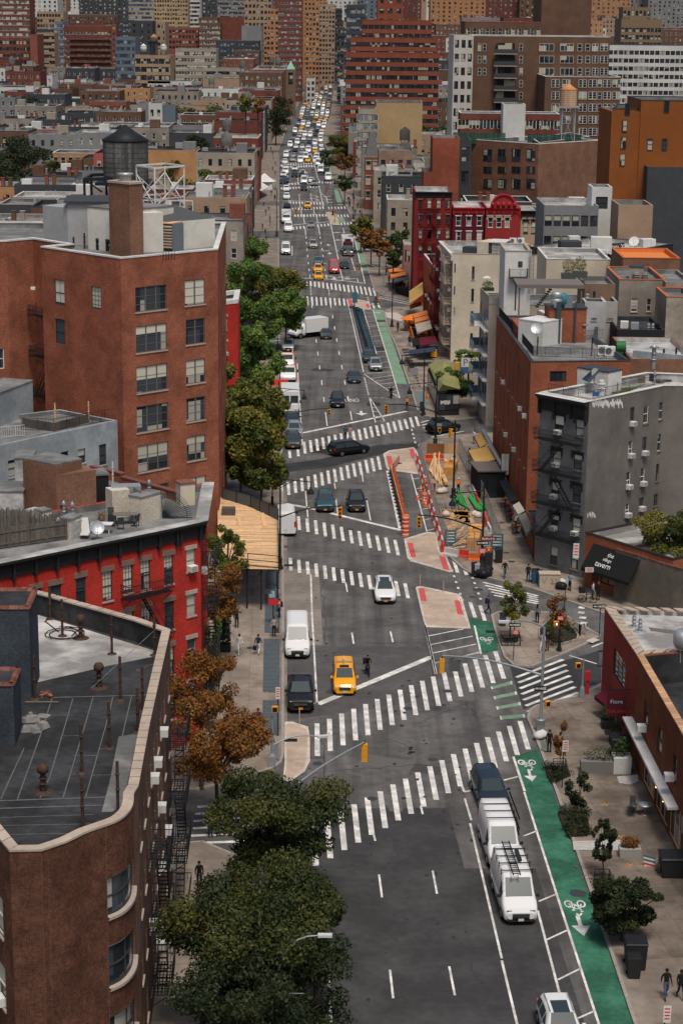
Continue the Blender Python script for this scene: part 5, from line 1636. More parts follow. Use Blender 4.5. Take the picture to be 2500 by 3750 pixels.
ii=MB();a,c2=Q('N',1035,1160,0),Q('N',1165,1480,0);e=(c2-a);ii.obox(a+Vec((.25,0,.15)),e,Vec((.12,.02,0)),Zv(2.6))
ii.aa('shop_front',a7,o1.ad)
a,c2=Q('N',1110,958,3.4),Q('N',1216,1180,3.4);e=(c2-a).normalized();n_=Vec((-e.y,e.x,0))
lo=dV('low_shop','single storey brick shop squeezed between orange brick apartments and grey tenement',[a.xy,c2.xy,(c2+n_*1.2).xy,(a+n_*1.2).xy],3.4,bI,au,para=.2,pt=.15);lo.aG()
p=Q('N',1040,1160,.15);u,z=aN(a,c2,*px('N',1040,1040));e0=A+dS*(L*.93)
q=QY('N',1040,1040,p.y+1.2)
sg=al('round_sign',(q.x,q.y,q.z),0,'round white hanging sign with dark drawing over outdoor tables','sign')
gF('disc',ae,sg,q+Vec((0,-.05,0)),q+Vec((0,.05,0)),.62,n=24)
s=MB()
for k in Rg(24):
 t0,t1=2*pi*k/24,2*pi*(k+1)/24;s.bar(q+Vec((cos(t0)*.56,-.06,sin(t0)*.56)),q+Vec((cos(t1)*.56,-.06,sin(t1)*.56)),.05)
s.box((q.x-.12,q.y-.07,q.z-.25),(.12,.02,.35));s.box((q.x+.08,q.y-.07,q.z-.25),(.14,.02,.22));s.box((q.x,q.y-.07,q.z-.27),(.5,.02,.06));s.aa('drawing',bq,sg)
fE('bracket',ag,sg,q+Zv(.62),q+Vec((.9,0,.75)),.04)
Zb=15.8
A,B=Q('M',672,600,Zb),Q('M',757,715,Zb)
B=Q('M',757,690,Zb);
dS=(B-A).normalized();nS=Vec((-dS.y,dS.x,0));C=Q('M',1265,760,Zb);C=B+Vec((16,-.3,0))
bb=dV('balcony_building','beige rendered building with blue glass balconies facing avenue',[A.xy,B.xy,C.xy,(C+Vec((0,12,0))).xy,(A+nS*14).xy],Zb,dB,ao,para=.7,pt=.25,aP=aj,bn=.05)
L=(B-A).length;fb_=3.2
for f in Rg(5):
 z=Zb-3.3-f*fb_
 if z<0:break
 bb.dJ(0,.6,L-.3,z,z+2.4,'trio',fm=aj,aE=0)
bb.aG()
cH=Vec((dS.y,-dS.x,0))
iX=mat('balcony_glass',(.13,.2,.26),.15,fD=.6)
for f in Rg(5):
 z=Zb-3.4-f*fb_
 if z<1:break
 s=MB();s.obox((*(A+dS*.1).xy,z-.2),(*(dS*(L-.1)).xy,0),(*(cH*.55).xy,0),(0,0,.2));o=s.aa('balcony',ae,bb.ad)
 dE('slab',ae,o,(*(A+dS*.1).xy,z-.2),(*(dS*L*.5).xy,0),(*(cH*1.3).xy,0),(0,0,.21))
 s=MB();s.obox((*(A+dS*.15+cH*1.24).xy,z+.02),(*(dS*L*.48).xy,0),(*(cH*.03).xy,0),(0,0,1));s.obox((*(A+dS*.12).xy,z+.02),(*(cH*1.25).xy,0),(*(dS*.03).xy,0),(0,0,1));s.aa('glass_guard',iX,o)
 fE('handrail',aj,o,(*(A+dS*.15+cH*1.26).xy,z+1.04),(*(A+dS*(L*.48)+cH*1.26).xy,z+1.04),.05)
zr=Zb-.7
aV('glass_room',bb.ad,'M',(870,625),(1110,640),490,4,zr,ae,dB,.3,.25,ez=((875,500,940,615,'slide'),(950,500,1020,620,'slide')))
awt,*_=cq('beige fabric awning over glazed roof terrace door','M',(895,425),(1080,445),zr+2.9+1,zr+3.2,Vec((-.2,-1.3,0)),0,mat('awning_beige',(.4,.31,.25),.85))
eQ('covered_furniture',ag,bb.ad,Q('M',810,640,zr),(1.6,.9,.7),.1)
t=al('parasol',Q('M',732,520,zr),0,'small white parasol on beige building roof terrace')
tb('pole',aj,t,(0,0,0),(0,0,1.5),.03);lt('canopy',ae,t,(0,0,1.2),[(.65,0),(.3,.2),(0,.3)],8)
bS(Q('M',745,560,zr),'green bush planted at corner of beige roof terrace',.9,(.05,.05,.05),ba,cU=(1.6,.8,.4),n=500)
s=MB();q=[Q('M',670,510,Zb+.9),Q('M',757,660,Zb+.9)]
s.obox(A+cH*.02+Zv(0),(B-A),-cH*.05,Zv(1));s.obox(B,Vec((4.2,0,0)),Vec((0,.05,0)),Zv(.9));s.aa('terrace_guard',dB,bb.ad)
Zc=16.5
A,B=Q('M',305,75,Zc),Q('M',410,150,Zc)
B=Q('M',412,205,Zc)
A=Q('M',300,85,Zc)
dS=(B-A).normalized();nS=Vec((-dS.y,dS.x,0))
Cc=B+Vec((13.5,-1.2,0))
cb=dV('cream_building','tall cream rendered building with narrow side windows and pale fire escape facing avenue',[A.xy,B.xy,Cc.xy,(Cc+Vec((0,9,0))).xy,(A+nS*13).xy],Zc,cD,aO,para=.7,pt=.3,aP=bt,bn=.05)
for w in((592,328,617,455),(585,542,612,668),(580,757,606,882),(575,966,600,1093)):cb.bW(1,'M',*w,'dh',a8=aH,aE=0)
for w in((425,300,436,390),(420,515,432,600),(418,720,430,800)):cb.bW(1,'M',*w,'dh',aE=0)
L=(B-A).length
cb.grid(0,4,5,1.2,3.1,1,1.8,'dh',a8=aH,ac=.5)
jA=cb.edge(0);cb.ew[jA]=mat('facade_tan',(.36,.27,.19),.85,aF=.2,scale=2,ai=.2)
cb.aG()
bN(cb.ad,[A.xy,B.xy],Zc,.9,.45,ae,a4,.9)
dO=atan2(dS.y,dS.x)
aU(cb.ad,Vec((*(A+dS*(L*.62)).xy,2.6)),dO,L*.36,5,out=1.2,fh=3.1,m=mat('pale_iron',(.46,.36,.27),.7,aF=.15,scale=5))
zr=Zc-.7
aV('penthouse',cb.ad,'M',(640,232),(740,240),88,4,zr,cD,None)
aV('glass_room',cb.ad,'M',(745,238),(905,245),100,4,zr,au,a4,.1,.15,ez=((765,100,955,232,'grid'),))
s=MB();p=[Q('M',760,120,zr+3.2),Q('M',900,125,zr+3.2)]
for x in(975,1050):
 for k in(0,1):ee(cb.ad,Q('M',x+10,178,zr)+Vec((0,.5,k*.9)),0,1.1)
aV('roof_bulkhead',cb.ad,'M',(500,205),(640,215),140,2,zr,au,None)
Zw=18.5
wt=FB('white_stair_tower','white painted stair tower with louvred door, small balcony and ladder','M',(912,185),(1165,190),236,8,ae,z1=None,para=.3,aP=dB,bn=.12,bC=aO)
wt.aG()
w0,w1=wt.af[0],wt.af[1]
def aL(p0,p1,c,x,y):
 u,z=aN(p0,p1,*px(c,x,y));e=(Vec(p1)-Vec(p0)).normalized();return Vec((p0[0]+e[0]*u,p0[1]+e[1]*u,z))
a,c2=aL(w0,w1,'M',948,425),aL(w0,w1,'M',1118,425)
s=MB();s.obox(a+Vec((0,-1.1,-.15)),c2-a,Vec((0,1.1,0)),Zv(.15));bo=s.aa('balcony',au,wt.ad)
bv(bo,[a+Zv(0),a+Vec((0,-1.05,0)),c2+Vec((0,-1.05,0)),c2],1,du=.14)
q0,gw=aL(w0,w1,'M',1033,333),aL(w0,w1,'M',1077,280)
dE('louvre',au,wt.ad,(q0.x,q0.y-.05,q0.z),(gw.x-q0.x,0,0),(0,.06,0),(0,0,gw.z-q0.z))
q0=aL(w0,w1,'M',1130,580);gw=aL(w0,w1,'M',1130,150)
s=MB()
for dx in(0,.5):s.bar((q0.x+dx,q0.y-.5,q0.z),(q0.x+dx,q0.y-.5,gw.z+.6),.05)
n_=34
for k in Rg(n_):zz=q0.z+(gw.z-q0.z)*k/n_;s.bar((q0.x,q0.y-.5,zz),(q0.x+.5,q0.y-.5,zz),.03)
s.aa('ladder',au,wt.ad)
Zr=11
A,B=Q('M',135,210,Zr),Q('M',238,340,Zr)
dS=(B-A).normalized();nS=Vec((-dS.y,dS.x,0));
rb=dV('red_corner_building','low orange red building with ladders and white window units by cafe terraces',[A.xy,B.xy,(B+nS*12).xy,(A+nS*12).xy],Zr,mat('render_orange',(.42,.1,.05),.85,aF=.1,scale=2,ai=.15),cO,para=.5,pt=.25,aP=a4,bn=.05)
rb.grid(0,4,3,1.5,3.1,.9,1.7,'dh',fm=aC,ac=.3);rb.aG()
A2=Q('M',240,200,15.3);A2=Vec((B.x+.05,B.y,0));B2=Q('M',300,1180,0)
dS2=(B2-A2).normalized();nS2=Vec((-dS2.y,dS2.x,0))
Acb=Q('M',300,85,Zc)
rr=dV('red_row_building','dark red walk-up with maroon fire escapes between orange and cream buildings',[A2.xy,(Acb-dS*.1).xy,(Acb+nS*12).xy,(A2+nS*12).xy],14.6,mat('paint_dark_red',(.16,.022,.02),.8,aF=.15,scale=2,ai=.2),aO,para=.5,pt=.25)
rr.grid(0,4,4,2,3.1,.9,1.7,'dh',fm=aC,ac=.3);rr.aG()
d_=(Acb-A2);d_.z=0;Lr=d_.length
aU(rr.ad,Vec((*(A2+d_*.2).xy,3.2)),atan2(d_.y,d_.x),Lr*.6,4,out=1.1,fh=3.1,m=mat('red_iron',(.14,.015,.015),.6))
ol=[Q('U',*p,3.6)for p in((1045,1700),(1270,1640),(1400,1700),(1500,2060),(1200,2070))]
t=dV('corner_cafe','low corner cafe with olive green metal roof and graffiti on its dark windows',[p.xy for p in ol],3,a7,a7,para=0)
t.aG(bC=False)
s=MB();c_=sum(ol,Vec())/5
s.aA([ol[0],ol[4],Q('U',1260,1990,4.4),Q('U',1270,1640,4.9)]);s.aA([ol[4],ol[3],Q('U',1470,1850,4.6),Q('U',1260,1990,4.4)]);s.aA([Q('U',1270,1640,4.9),Q('U',1260,1990,4.4),Q('U',1470,1850,4.6),ol[2]])
s.aa('metal_roof',fz,t.ad)
s=MB()
for k in Rg(13):
 p,q=ol[4].lerp(ol[3],k/12),Q('U',1260,1990,4.4).lerp(Q('U',1470,1850,4.6),k/12);s.bar(p+Zv(.03),q+Zv(.03),.05)
s.aa('roof_rib',fz,t.ad)
for k in Rg(9):
 p,q=ol[0].lerp(ol[4],k/9),ol[0].lerp(ol[4],(k+.8)/9);s=MB();e=(q-p);nn=Vec((e.y,-e.x,0)).normalized()*.03
 s.obox((p.x+nn.x,p.y+nn.y,.5),(e.x,e.y,0),(nn.x,nn.y,0),(0,0,2.3));s.aa('window',cC,t.ad)
for k in Rg(3):
 p,q=ol[4].lerp(ol[3],k/3+.02),ol[4].lerp(ol[3],(k+.92)/3);s=MB();e=(q-p);nn=Vec((e.y,-e.x,0)).normalized()*.03
 s.obox((p.x+nn.x,p.y+nn.y,.9),(e.x,e.y,0),(nn.x,nn.y,0),(0,0,1.9));s.aa('window',cC,t.ad)
cS(t.ad,ol[4],ol[3],'U',da(1225,1350,2215,2280,5,9),.16,bR,eG=.09)
q=QY('M',475,1310,Q('M',560,1560,0).y+1)
sg=al('parking_sign',(q.x,q.y,q.z),0,'blue parking sign on ochre box above corner cafe','sign')
a,c2=QY('M',478,1352,q.y),QY('M',622,1265,q.y)
dE('panel',mat('sign_blue',(.06,.13,.26),.6),sg,(a.x,a.y,a.z),(c2.x-a.x,0,0),(0,.25,0),(0,0,c2.z-a.z))
dE('side_box',mat('ochre_box',(.55,.3,.04),.7),sg,(a.x-.75,a.y+.1,a.z-.3),(.72,0,0),(0,.7,0),(0,0,c2.z-a.z+.5))
dE('square',ae,sg,(a.x+.15,a.y-.01,a.z+.9),(1.25,0,0),(0,.01,0),(0,0,1.3))
fJ(sg,'P',mat('sign_blue'),(a.x+.75,a.y-.02,a.z+1.55),0,.95)
fJ(sg,'Parking',bR,(a.x+2.85,a.y-.02,a.z+1.75),0,.75);
gk=mat('paint_oxblood',(.19,.022,.022),.8,aF=.1,scale=2,ai=.15)
Y6=345
f6=FB('oxblood_tenement','oxblood red six storey tenement with zigzag fire escape down its front','4',(336,128),(508,140),352,12,gk,bC=aO,para=.6)
for y in(185,255,325,400):
 for x in(362,403,446,487):f6.bW(0,'4',x-9,y-22,x+9,y+20,'dh',fm=aC,bD=False,a8=gk,aQ=(dR,.2),aE=R.choice((0,.5,.95)))
f6.grid(3,3,5,2,3,.9,1.7,bD=False)
f6.aG();p0,p1=f6.af[0],f6.af[1]
bN(f6.ad,[p0,p1],f6.z1,.9,.5,a7,None,1.4)
uu,zq=aN(p0,p1,*px('4',375,470));d_=(p1-p0).normalized();Lx=(p1-p0).length
aU(f6.ad,Vec((*(p0+d_*Lx*.15),f6.z1-15.6)),atan2(d_.y,d_.x),Lx*.5,5,out=1,fh=3.15,m=bL['red_iron'])
f7=FB('maroon_house','maroon brick house with white windows and bright red cornice behind cream building','4',(511,200),(656,205),350,12,mat('paint_maroon',(.1,.012,.022),.8,aF=.1,scale=2,ai=.1),bC=aO,para=.4)
for y in(262,332):
 for x in(536,584,632):f7.bW(0,'4',x-12,y-22,x+12,y+22,'dh',fm=bi,bD=False,a8=ae,aQ=(ae,.2))
f7.aG();es=mat('paint_bright_red',(.42,.03,.035),.7)
bN(f7.ad,[f7.af[0],f7.af[1]],f7.z1,1,.5,es,None,1.2)
f8=FB('pediment_house','red house crowned by arched scroll pediment','4',(662,200),(822,208),351,12,mat('paint_red',(.3,.035,.035),.8,aF=.1,scale=2,ai=.1),bC=aO,para=.4)
for x in(683,722,760):f8.bW(0,'4',x-11,245,x+11,292,'dh',fm=bi,bD=False,a8=cD,aQ=(cD,.3,'hood'))
f8.aG();bN(f8.ad,[f8.af[0],f8.af[1]],f8.z1,1,.5,es,None,1.5)
p0,p1=f8.af[0],f8.af[1];mid=(p0+p1)/2;s=MB();n_=18;w2=(p1-p0).length*.36
e_=(p1-p0).normalized()
cN=[(*(mid+e_*cos(pi*k/n_)*w2+Vec((0,-.5))),f8.z1+.02+sin(pi*k/n_)*2.4)for k in Rg(n_+1)]
s.aA(cN);s.raw(cN+[(x,y+.8,z)for x,y,z in cN],[(i,n_+1+i,n_+2+i,i+1)for i in Rg(n_)]);s.aA([(x,y+.8,z)for x,y,z in cN][::-1])
s.aa('pediment',bL['paint_red'],f8.ad)
s=MB()
for k in Rg(n_):s.bar((cN[k][0],cN[k][1]-.08,cN[k][2]),(cN[k+1][0],cN[k+1][1]-.08,cN[k+1][2]),.3)
for k in Rg(5):q=mid+e_*(k-2)*1;s.lathe((q.x,q.y-.62,f8.z1+.2),[(0,0),(.3,.15),(.3,.7),(0,.9)],8)
s.aa('scroll_ornament',es,f8.ad)
f9=FB('small_cream_house','narrow cream and black house right of red pediment house','4',(823,215),(912,222),352,10,mat('paint_buff',(.42,.31,.21),.85),bC=aO,para=.4)
for x in(845,882):f9.bW(0,'4',x-10,265,x+10,318,'dh',bD=False,a8=a7,aQ=(a7,.3,'hood'))
f9.aG();bN(f9.ad,[f9.af[0],f9.af[1]],f9.z1,1,.5,a7,None,1)
pk=FB('corner_shop','small pink rendered corner shop below oxblood tenement','4',(286,372),(333,385),372,9,mat('render_pink',(.42,.25,.2),.85,aF=.1,scale=2,ai=.2),bC=aO,para=.4)
for x in(294,302,310):pk.bW(0,'4',x-3,395,x+3,450,'dh',bD=False)
pk.aG()
en=mat('render_taupe',(.27,.235,.2),.9,aF=.08,scale=1.5,ai=.25)
def stack(name,ah,c,a,b_,Y,depth,eR,ez=(),aP=None,bC=None,aR='dh',fm=None,**kw):
 f=FB(name,ah,c,a,b_,Y,depth,eR,aP=aP,bC=bC or ao,bn=.08,para=kw.pop('para',.5),pt=.25,**kw)
 for w in ez:f.bW(0,c,*w[:4],w[4]if len(w)>4 else aR,fm=fm or aC,bD=False,a8=aH)
 f.aG();return f
hA=stack('stucco_building','taupe stucco building with two stained windows and orange coping','T',(835,545),(1362,592),232,12,en,T("967,760,1043,915 1147,765,1198,910 1318,765,1345,935"),aP=mat('coping_terracotta',(.45,.13,.05),.7),fm=bi)
hB=stack('stucco_wall_building','plain taupe rendered building rising at right edge above silver roofs','T',(1368,575),(1700,470),230,12,en)
hB2=stack('peeling_building','peeling cream building with drainpipe at right edge','T',(1378,745),(1700,770),222,8,mat('render_peeling',(.34,.3,.24),.9,aF=.15,scale=2,ai=.3),aP=bL['coping_terracotta'])
hC=stack('stair_tower','pale concrete stair tower with slit windows and brown roof room','T',(665,800),(828,600),218,6,mat('concrete_pale',(.36,.34,.31),.85,aF=.08,scale=2,ai=.2),((690,985,765,1020,'slide'),),z1=None)
hD=stack('roof_room','brown rendered roof room with balcony doors by stair tower','T',(440,595),(790,600),222,7,mat('render_brown',(.2,.13,.09),.85,aF=.1,scale=2,ai=.15),((450,690,495,775),(527,680,560,810)),bC=ao)
hE=stack('white_block','grey white block with slit window under brown roof room','T',(440,800),(680,830),214,3,mat('render_cool_white',(.4,.4,.4),.85,aF=.06,scale=2,ai=.15),((512,985,575,1015,'slide'),))
t=al('pergola',QY('T',60,600,214),0,'flat grey canopy roof on posts over roof stairs','canopy')
s=MB();a,c2=QY('T',-340,640,212),QY('T',435,630,212);s.cK([(a.x,212),(c2.x,212),(c2.x,217),(a.x,217)],c2.z-.2,c2.z+.2,el=True);s.aa('roof',mat('canopy_roof',(.16,.14,.13),.8),t)
for x,y in((a.x+.3,212.2),(c2.x-.3,212.2),(a.x+.3,216.8)):fE('post',aM,t,(x,y,c2.z-3.4),(x,y,c2.z-.2),.15)
s=MB();p,q=QY('T',-110,860,213),QY('T',60,640,213)
for k in Rg(9):r0=p.lerp(q,k/9);s.box((r0.x,213,r0.z),(.35,1,.08))
s.aa('stairs',au,t)
hF=stack('silver_roof_building','low building with bright silver roof and pipes at right edge','T',(960,1455),(1700,1560),196,14,bu,bC=aO)
aV('parapet_wall',hF.ad,'T',(985,1440),(1568,1500),1360,.4,hF.aS,bV)
bY(hF.ad,'T',1222,1570,1330,hF.aS,.22,aj,False,ha='cone',name='flue')
for x,yb,yt in((1480,1480,1330),(1340,1470,1340)):bY(hF.ad,'T',x,yb,yt,hF.aS,.1,ag,False)
hG=stack('terrace_building','cream parapet building with white membrane roof and long vents','T',(0,310),(735,245),262,13,cD,aP=a4,bC=aO)
aV('skylight_house',hG.ad,'T',(505,190),(745,195),60,2,hG.aS,ae)
aV('stair_bulkhead',hG.ad,'T',(165,215),(400,215),110,2.5,hG.aS,au)
aV('roof_unit',hG.ad,'T',(260,150),(385,150),50,1.5,hG.aS,ae)
hH=stack('brick_box_building','dark red brick building with orange coping behind stucco building','T',(878,298),(1530,345),250,11,bu,aP=bL['coping_terracotta'],bC=cE)
hI=stack('black_parapet_building','long building edged with black parapet behind brick box','T',(738,260),(1450,190),285,14,a7,bC=aO,aP=au,Yr=300)
aV('roof_sign_board',hI.ad,'T',(760,225),(890,215),130,.3,hI.aS,au)
e0=QY('T',825,150,283)
for s_,y in(('New York',150),('or',185),('Nowhere',220)):q=QY('T',825,y,284.2);fJ(hI.ad,s_,bR,(q.x,q.y-1.5,q.z),0,.7)
hQ(hI.ad,Q('T',1000,170,hI.aS),.8,-.3);aV('roof_unit',hI.ad,'T',(1105,180),(1250,175),85,1.6,hI.aS,ae)
aV('stone_chimney',hA.ad,'T',(945,540),(1105,545),400,2,hA.aS,eL,au,.1)
for x,y in((1025,545),(1130,550)):bY(hA.ad,'T',x,y,y-80,hA.aS,.3,eL,False,name='chimney_pot')
t=hG.ad
for x,y,l in((250,500,'yellow green shrub in planter on grey roof terrace'),(380,480,'taller yellow green shrub at right of grey roof terrace')):
 bS(QY('T',x,y+40,224),l,1.6,(.08,.09,.08),aJ,cU=(1.6,.9,.7),n=700)
for x,w in((900,90),(1000,120),(1150,40),(880,40)):
 pass
low=stack('dark_court_building','low black roofed building holding air units between stair tower and stucco building','T',(815,1120),(1355,1190),212,10,a7,bC=cO)
for x,y in((890,1105),(1010,1120)):aV('air_conditioner',low.ad,'T',(x-45,y),(x+45,y+3),y-75,1,low.aS,aj if x>900 else ae)
for x in(1165,1215,1280):bY(low.ad,'T',x,1135,1045,low.aS,.15,aj if x!=1280 else ag,False)
Zq=7.6
A,B=Q('J',668,1175,Zq),Q('J',1040,1725,Zq)
dq=(B-A).normalized();nq=Vec((-dq.y,dq.x,0))
hX=mat('paint_brick_red',(.27,.045,.032),.85,aF=.1,scale=2.5,ai=.22)
Bx=B+dq*0
r1=dV('brick_restaurant','red painted corner restaurant with broad grey roof and tall barred window',[A.xy,B.xy,(B+Vec((22,6,0))).xy,(A+Vec((26,-1.5,0))).xy],Zq,hX,eY,para=.35,pt=.4,aP=bt,do=.75,bP=True,bn=.1)
r1.bW(0,'J',757,1720,905,2050,'grid',fm=aC,aE=0)
r1.bW(0,'K',712,250,760,470,'dh',fm=a7,aE=0);r1.bW(0,'K',800,330,838,500,'dh',aE=0)
r1.aG()
for x,yb,yt in((1000,1400,1260),(1070,1450,1300)):bY(r1.ad,'J',x,yb,yt,r1.aS,.13,aj)
fl2=dZ(r1.ad,'roof_patch','J',T("1170,1400 1480,1440 1568,1450 1540,1480 1200,1440"),r1.aS+.03,aM)
s=MB();p=Q('J',1560,1790,r1.aS);s.lathe((p.x,p.y,r1.aS+1),[(.6,0),(.75,.3),(.75,1),(.5,1.3),(0,1.3)],14)
for a in Rg(3):s.bar((p.x+cos(a*2.1)*.5,p.y+sin(a*2.1)*.5,r1.aS),(p.x+cos(a*2.1)*.5,p.y+sin(a*2.1)*.5,r1.aS+1),.05)
s.aa('exhaust_fan',aj,r1.ad)
Zs=8
A2=Q('J',1040,1722,Zs);B2=Q('K',1470,560,Zs);d2=(B2-A2).normalized();B3=A2+d2*46
r2=dV('brick_shop_building','brown brick building with pale capped parapet and steel box gutter over timber shop fronts',[A2.xy,B3.xy,(B3+Vec((15,2,0))).xy,(A2+Vec((20,6,0))).xy],Zs,mat('brick_brown_painted',(.2,.065,.028),.88,aF=.14,scale=3,ai=.3),cO,para=2.2,pt=.35)
for w in((1040,190,1092,480),(1190,480,1240,780),(1352,760,1400,1100)):
 m_,v_,w_,h_=r2.bW(0,'K',*w,'dh',fm=aC,aE=0)
for t_,yy in((0,0),):pass
L2=(B3-A2).length
for k in Rg(4,9):r2.dJ(0,2.8+k*4.6,3.8+k*4.6,4.4,6.4,'dh',fm=aC,aE=0)
for k in Rg(7):
 r2.dJ(0,4+k*4.4,7.9+k*4.4,.3,3,'trio',fm=b6,aE=0)
r2.aG()
n_=int(L2/.42)
iv=Vec((d2.y,-d2.x,0))
for k in Rg(min(n_,110)):
 s=MB();p=A2+d2*(L2*k/n_);s.obox((p.x-iv.x*-.06,p.y+iv.y*.06,Zs+.003),(*(d2*.39).xy,0),(*(-iv*.5).xy,0),(0,0,.08));s.aa('coping_brick',mat('coping_brick',(.46,.27,.15),.85,aF=.15,scale=5,d9=.25),r2.ad)
for x,y in((1065,500),(1365,1030)):
 q=aL(A2,B3,'K',x,y+20);dE('air_conditioner',g2,r2.ad,(q.x-.6,q.y-.3,q.z),(.6,0,0),(0,.6,0),(0,0,.45))
a,c2=QY('K',915,390,aL(A2,B3,'K',915,390).y-.2),aL(A2,B3,'K',1420,1370)
a=aL(A2,B3,'K',925,390);s=MB();s.obox(a+iv*.03,c2-a,iv*.7,Zv(.18));gt=s.aa('box_gutter',a4,r2.ad)
Zk=4.7
A,B=Q('J',792,505,Zk),Q('J',1568,748,Zk);hP=(B-A).normalized();nk_=Vec((-hP.y,hP.x,0));
k1=dV('concrete_building','stained grey concrete walled building across side street from tavern',[A.xy,(B+hP*6).xy,(B+hP*6+nk_*11).xy,(A+nk_*11+hP*2.5).xy],Zk,mat('concrete_stained',(.25,.215,.17),.9,aF=.12,scale=1.2,ai=.42),cO,para=.4,pt=.3,aP=df,bP=True,bn=.12)
k1.aG()
for k in Rg(26):
 t0=k/26;s=MB();p=A.lerp(B+hP*5,t0)+nk_*.8+Zv(-.2);s.bar(p,p+nk_*9.5+hP*.8,.14,.05);s.aa('roof_batten',aM,k1.ad)
Zt=5.3
A,B=Q('J',445,318,Zt),Q('J',792,425,Zt);dt=(B-A).normalized();nt_=Vec((-dt.y,dt.x,0));B=A+dt*11
tv=dV('tavern','one storey brick tavern with black awning by grey tenement',[A.xy,B.xy,(B+nt_*10).xy,(A+nt_*10).xy],Zt,bI,eY,para=.6,pt=.3,aP=a7,bn=.08)
tv.bW(0,'J',520,745,598,890,'grid',fm=ct,aE=0);tv.bW(0,'J',612,770,778,915,'slide',fm=a7,aE=0,gm=mat('amber_glass',(.2,.085,.02),.2,fD=.6))
tv.aG()
q0,gw=aL(A,B,'J',540,470),aL(A,B,'J',800,520)
ow=Vec((dt.y,-dt.x,0))
aw=al('tavern_awning',(q0.x,q0.y,3.2),0,'black fabric awning lettered in white script on brick tavern','awning')
gv,zb_=aN(A,B,*px('J',680,480))[1],2.55
s=MB();P,Qn=q0.copy(),A+dt*7.2;P.z=Qn.z=gv
P2,Q2=P+ow*1.5,Qn+ow*1.5;P2.z=Q2.z=zb_
s.aA([P,P2,Q2,Qn][::-1]if False else[P2,Q2,Qn,P]);s.aA([P,P2,P2-Zv(.25),P-Zv(1.4)]);s.aA([P2,P2-Zv(.3),Q2-Zv(.3),Q2]);s.aA([Qn,Q2,Q2-Zv(.25)])
s.aa('canopy',c6,aw)
gE=atan2(1.5,gv-zb_);angT=atan2(dt.y,dt.x)
slopeN=(P2-P).normalized()
cxm=P.lerp(Qn,.4)
fn=(P2-P).cross(Qn-P).normalized();fn=fn if fn.z>0 else-fn
for i,(w,k,dx)in En((('the',.26,.25),('village',.48,.1),('tavern',.7,-.1))):
 pos=cxm+(P2-P)*k+dt*dx+fn*.03
 fJ(aw,w,bR,pos,angT,.42,gE=gE)
q=aL(Q('J',668,1175,Zq),Q('J',1040,1725,Zq),'K',905,240)
sg=al('restaurant_sign',(q.x-.9,q.y,q.z-1),0,'dark maroon blade sign with pale script on red restaurant wall','sign')
dE('panel',mat('sign_maroon',(.07,.012,.018),.6),sg,(q.x-1.7,q.y,q.z-.9),(1.35,0,0),(0,.1,0),(0,0,2))
fE('bracket',ag,sg,(q.x-1.8,q.y+.05,q.z+1.15),(q.x+.2,q.y+.05,q.z+1.15),.06)
fJ(sg,'Fiore',mat('lettering_pale_blue',(.32,.42,.44),.6),(q.x-1.02,q.y-.02,q.z+.25),0,.3);fJ(sg,'ITALIAN',mat('lettering_red',(.35,.04,.04),.6),(q.x-1.02,q.y-.02,q.z-.5),0,.26)
q=aL(Q('J',668,1175,Zq),Q('J',1040,1725,Zq),'K',690,120)
s=MB();s.raw([q+Vec((.3,.4,.6)),q+Vec((.9,-1.9,.6)),q+Vec((-.5,-2.2,-.2)),q+Vec((-1.2,.1,-.2)),q+Vec((-.5,-2.2,-.5)),q+Vec((-1.2,.1,-.5))],[(0,3,2,1),(3,5,4,2)])
t=s.aa('door_awning',fy,bj=q);cf(t,'maroon door awning on red restaurant wall','awning')
q=QY('J',622,1760,Q('J',570,2110,0).y);t=al('banner',(q.x,q.y,q.z),0,'grey vertical banner projecting from red restaurant corner')
s=MB();a,c2=QY('J',595,1840,q.y),QY('J',655,1680,q.y);s.obox(a,(c2.x-a.x,0,0),(0,.03,0),(0,0,c2.z-a.z));s.aa('cloth',mat('banner_grey',(.2,.19,.2),.8,aF=.1,scale=5),t)
s=MB();s.bar((a.x-.1,a.y,c2.z+.05),(c2.x+.5,a.y,c2.z+.05),.06);s.bar((a.x-.1,a.y,a.z-.05),(c2.x+.5,a.y,a.z-.05),.06);s.aa('bracket',ag,t)
# middle distance and far city
h4=[]
def ci(b):h4.append([(p.x,p.y)for p in b.af])
for v in list(globals().values()):
 if isinstance(v,dV):ci(v)
for b_ in(hA,hB,hC,hD,hE,hF,hG,hH,hI,f6,f7,f8,f9,pk):pass
hk=bF('brick_ochre',(.42,.2,.075),(.36,.16,.06),(.4,.26,.15),ai=.15,cI=0)
c7=bF('brick_dark_red',(.13,.03,.022),(.17,.045,.03),(.16,.08,.06),ai=.18,cI=0)
ce=bF('brick_red',(.19,.045,.03),(.23,.06,.038),(.2,.11,.08),ai=.15,cI=0)
eO=bF('brick_rust',(.2,.042,.022),(.24,.055,.028),(.2,.09,.06),ai=.14,cI=0)
bJ=bF('brick_umber',(.105,.052,.034),(.13,.065,.042),(.15,.1,.07),ai=.18,cI=0)
b9=bF('brick_tan',(.34,.23,.145),(.3,.19,.12),(.32,.24,.17),ai=.12,cI=0)
eP=bF('brick_orange_tan',(.4,.18,.07),(.34,.145,.055),(.33,.2,.12),ai=.12,cI=0)
gu=mat('wall_burnt_orange',(.24,.078,.022),.85,aF=.06,scale=1,ai=.12)
hj=mat('wall_sand',(.42,.3,.16),.85,aF=.05,scale=1,ai=.1)
bA=mat('wall_white',(.56,.55,.52),.8,aF=.05,scale=1,ai=.12)
ds=mat('wall_grey',(.22,.22,.22),.85,aF=.08,scale=1,ai=.15)
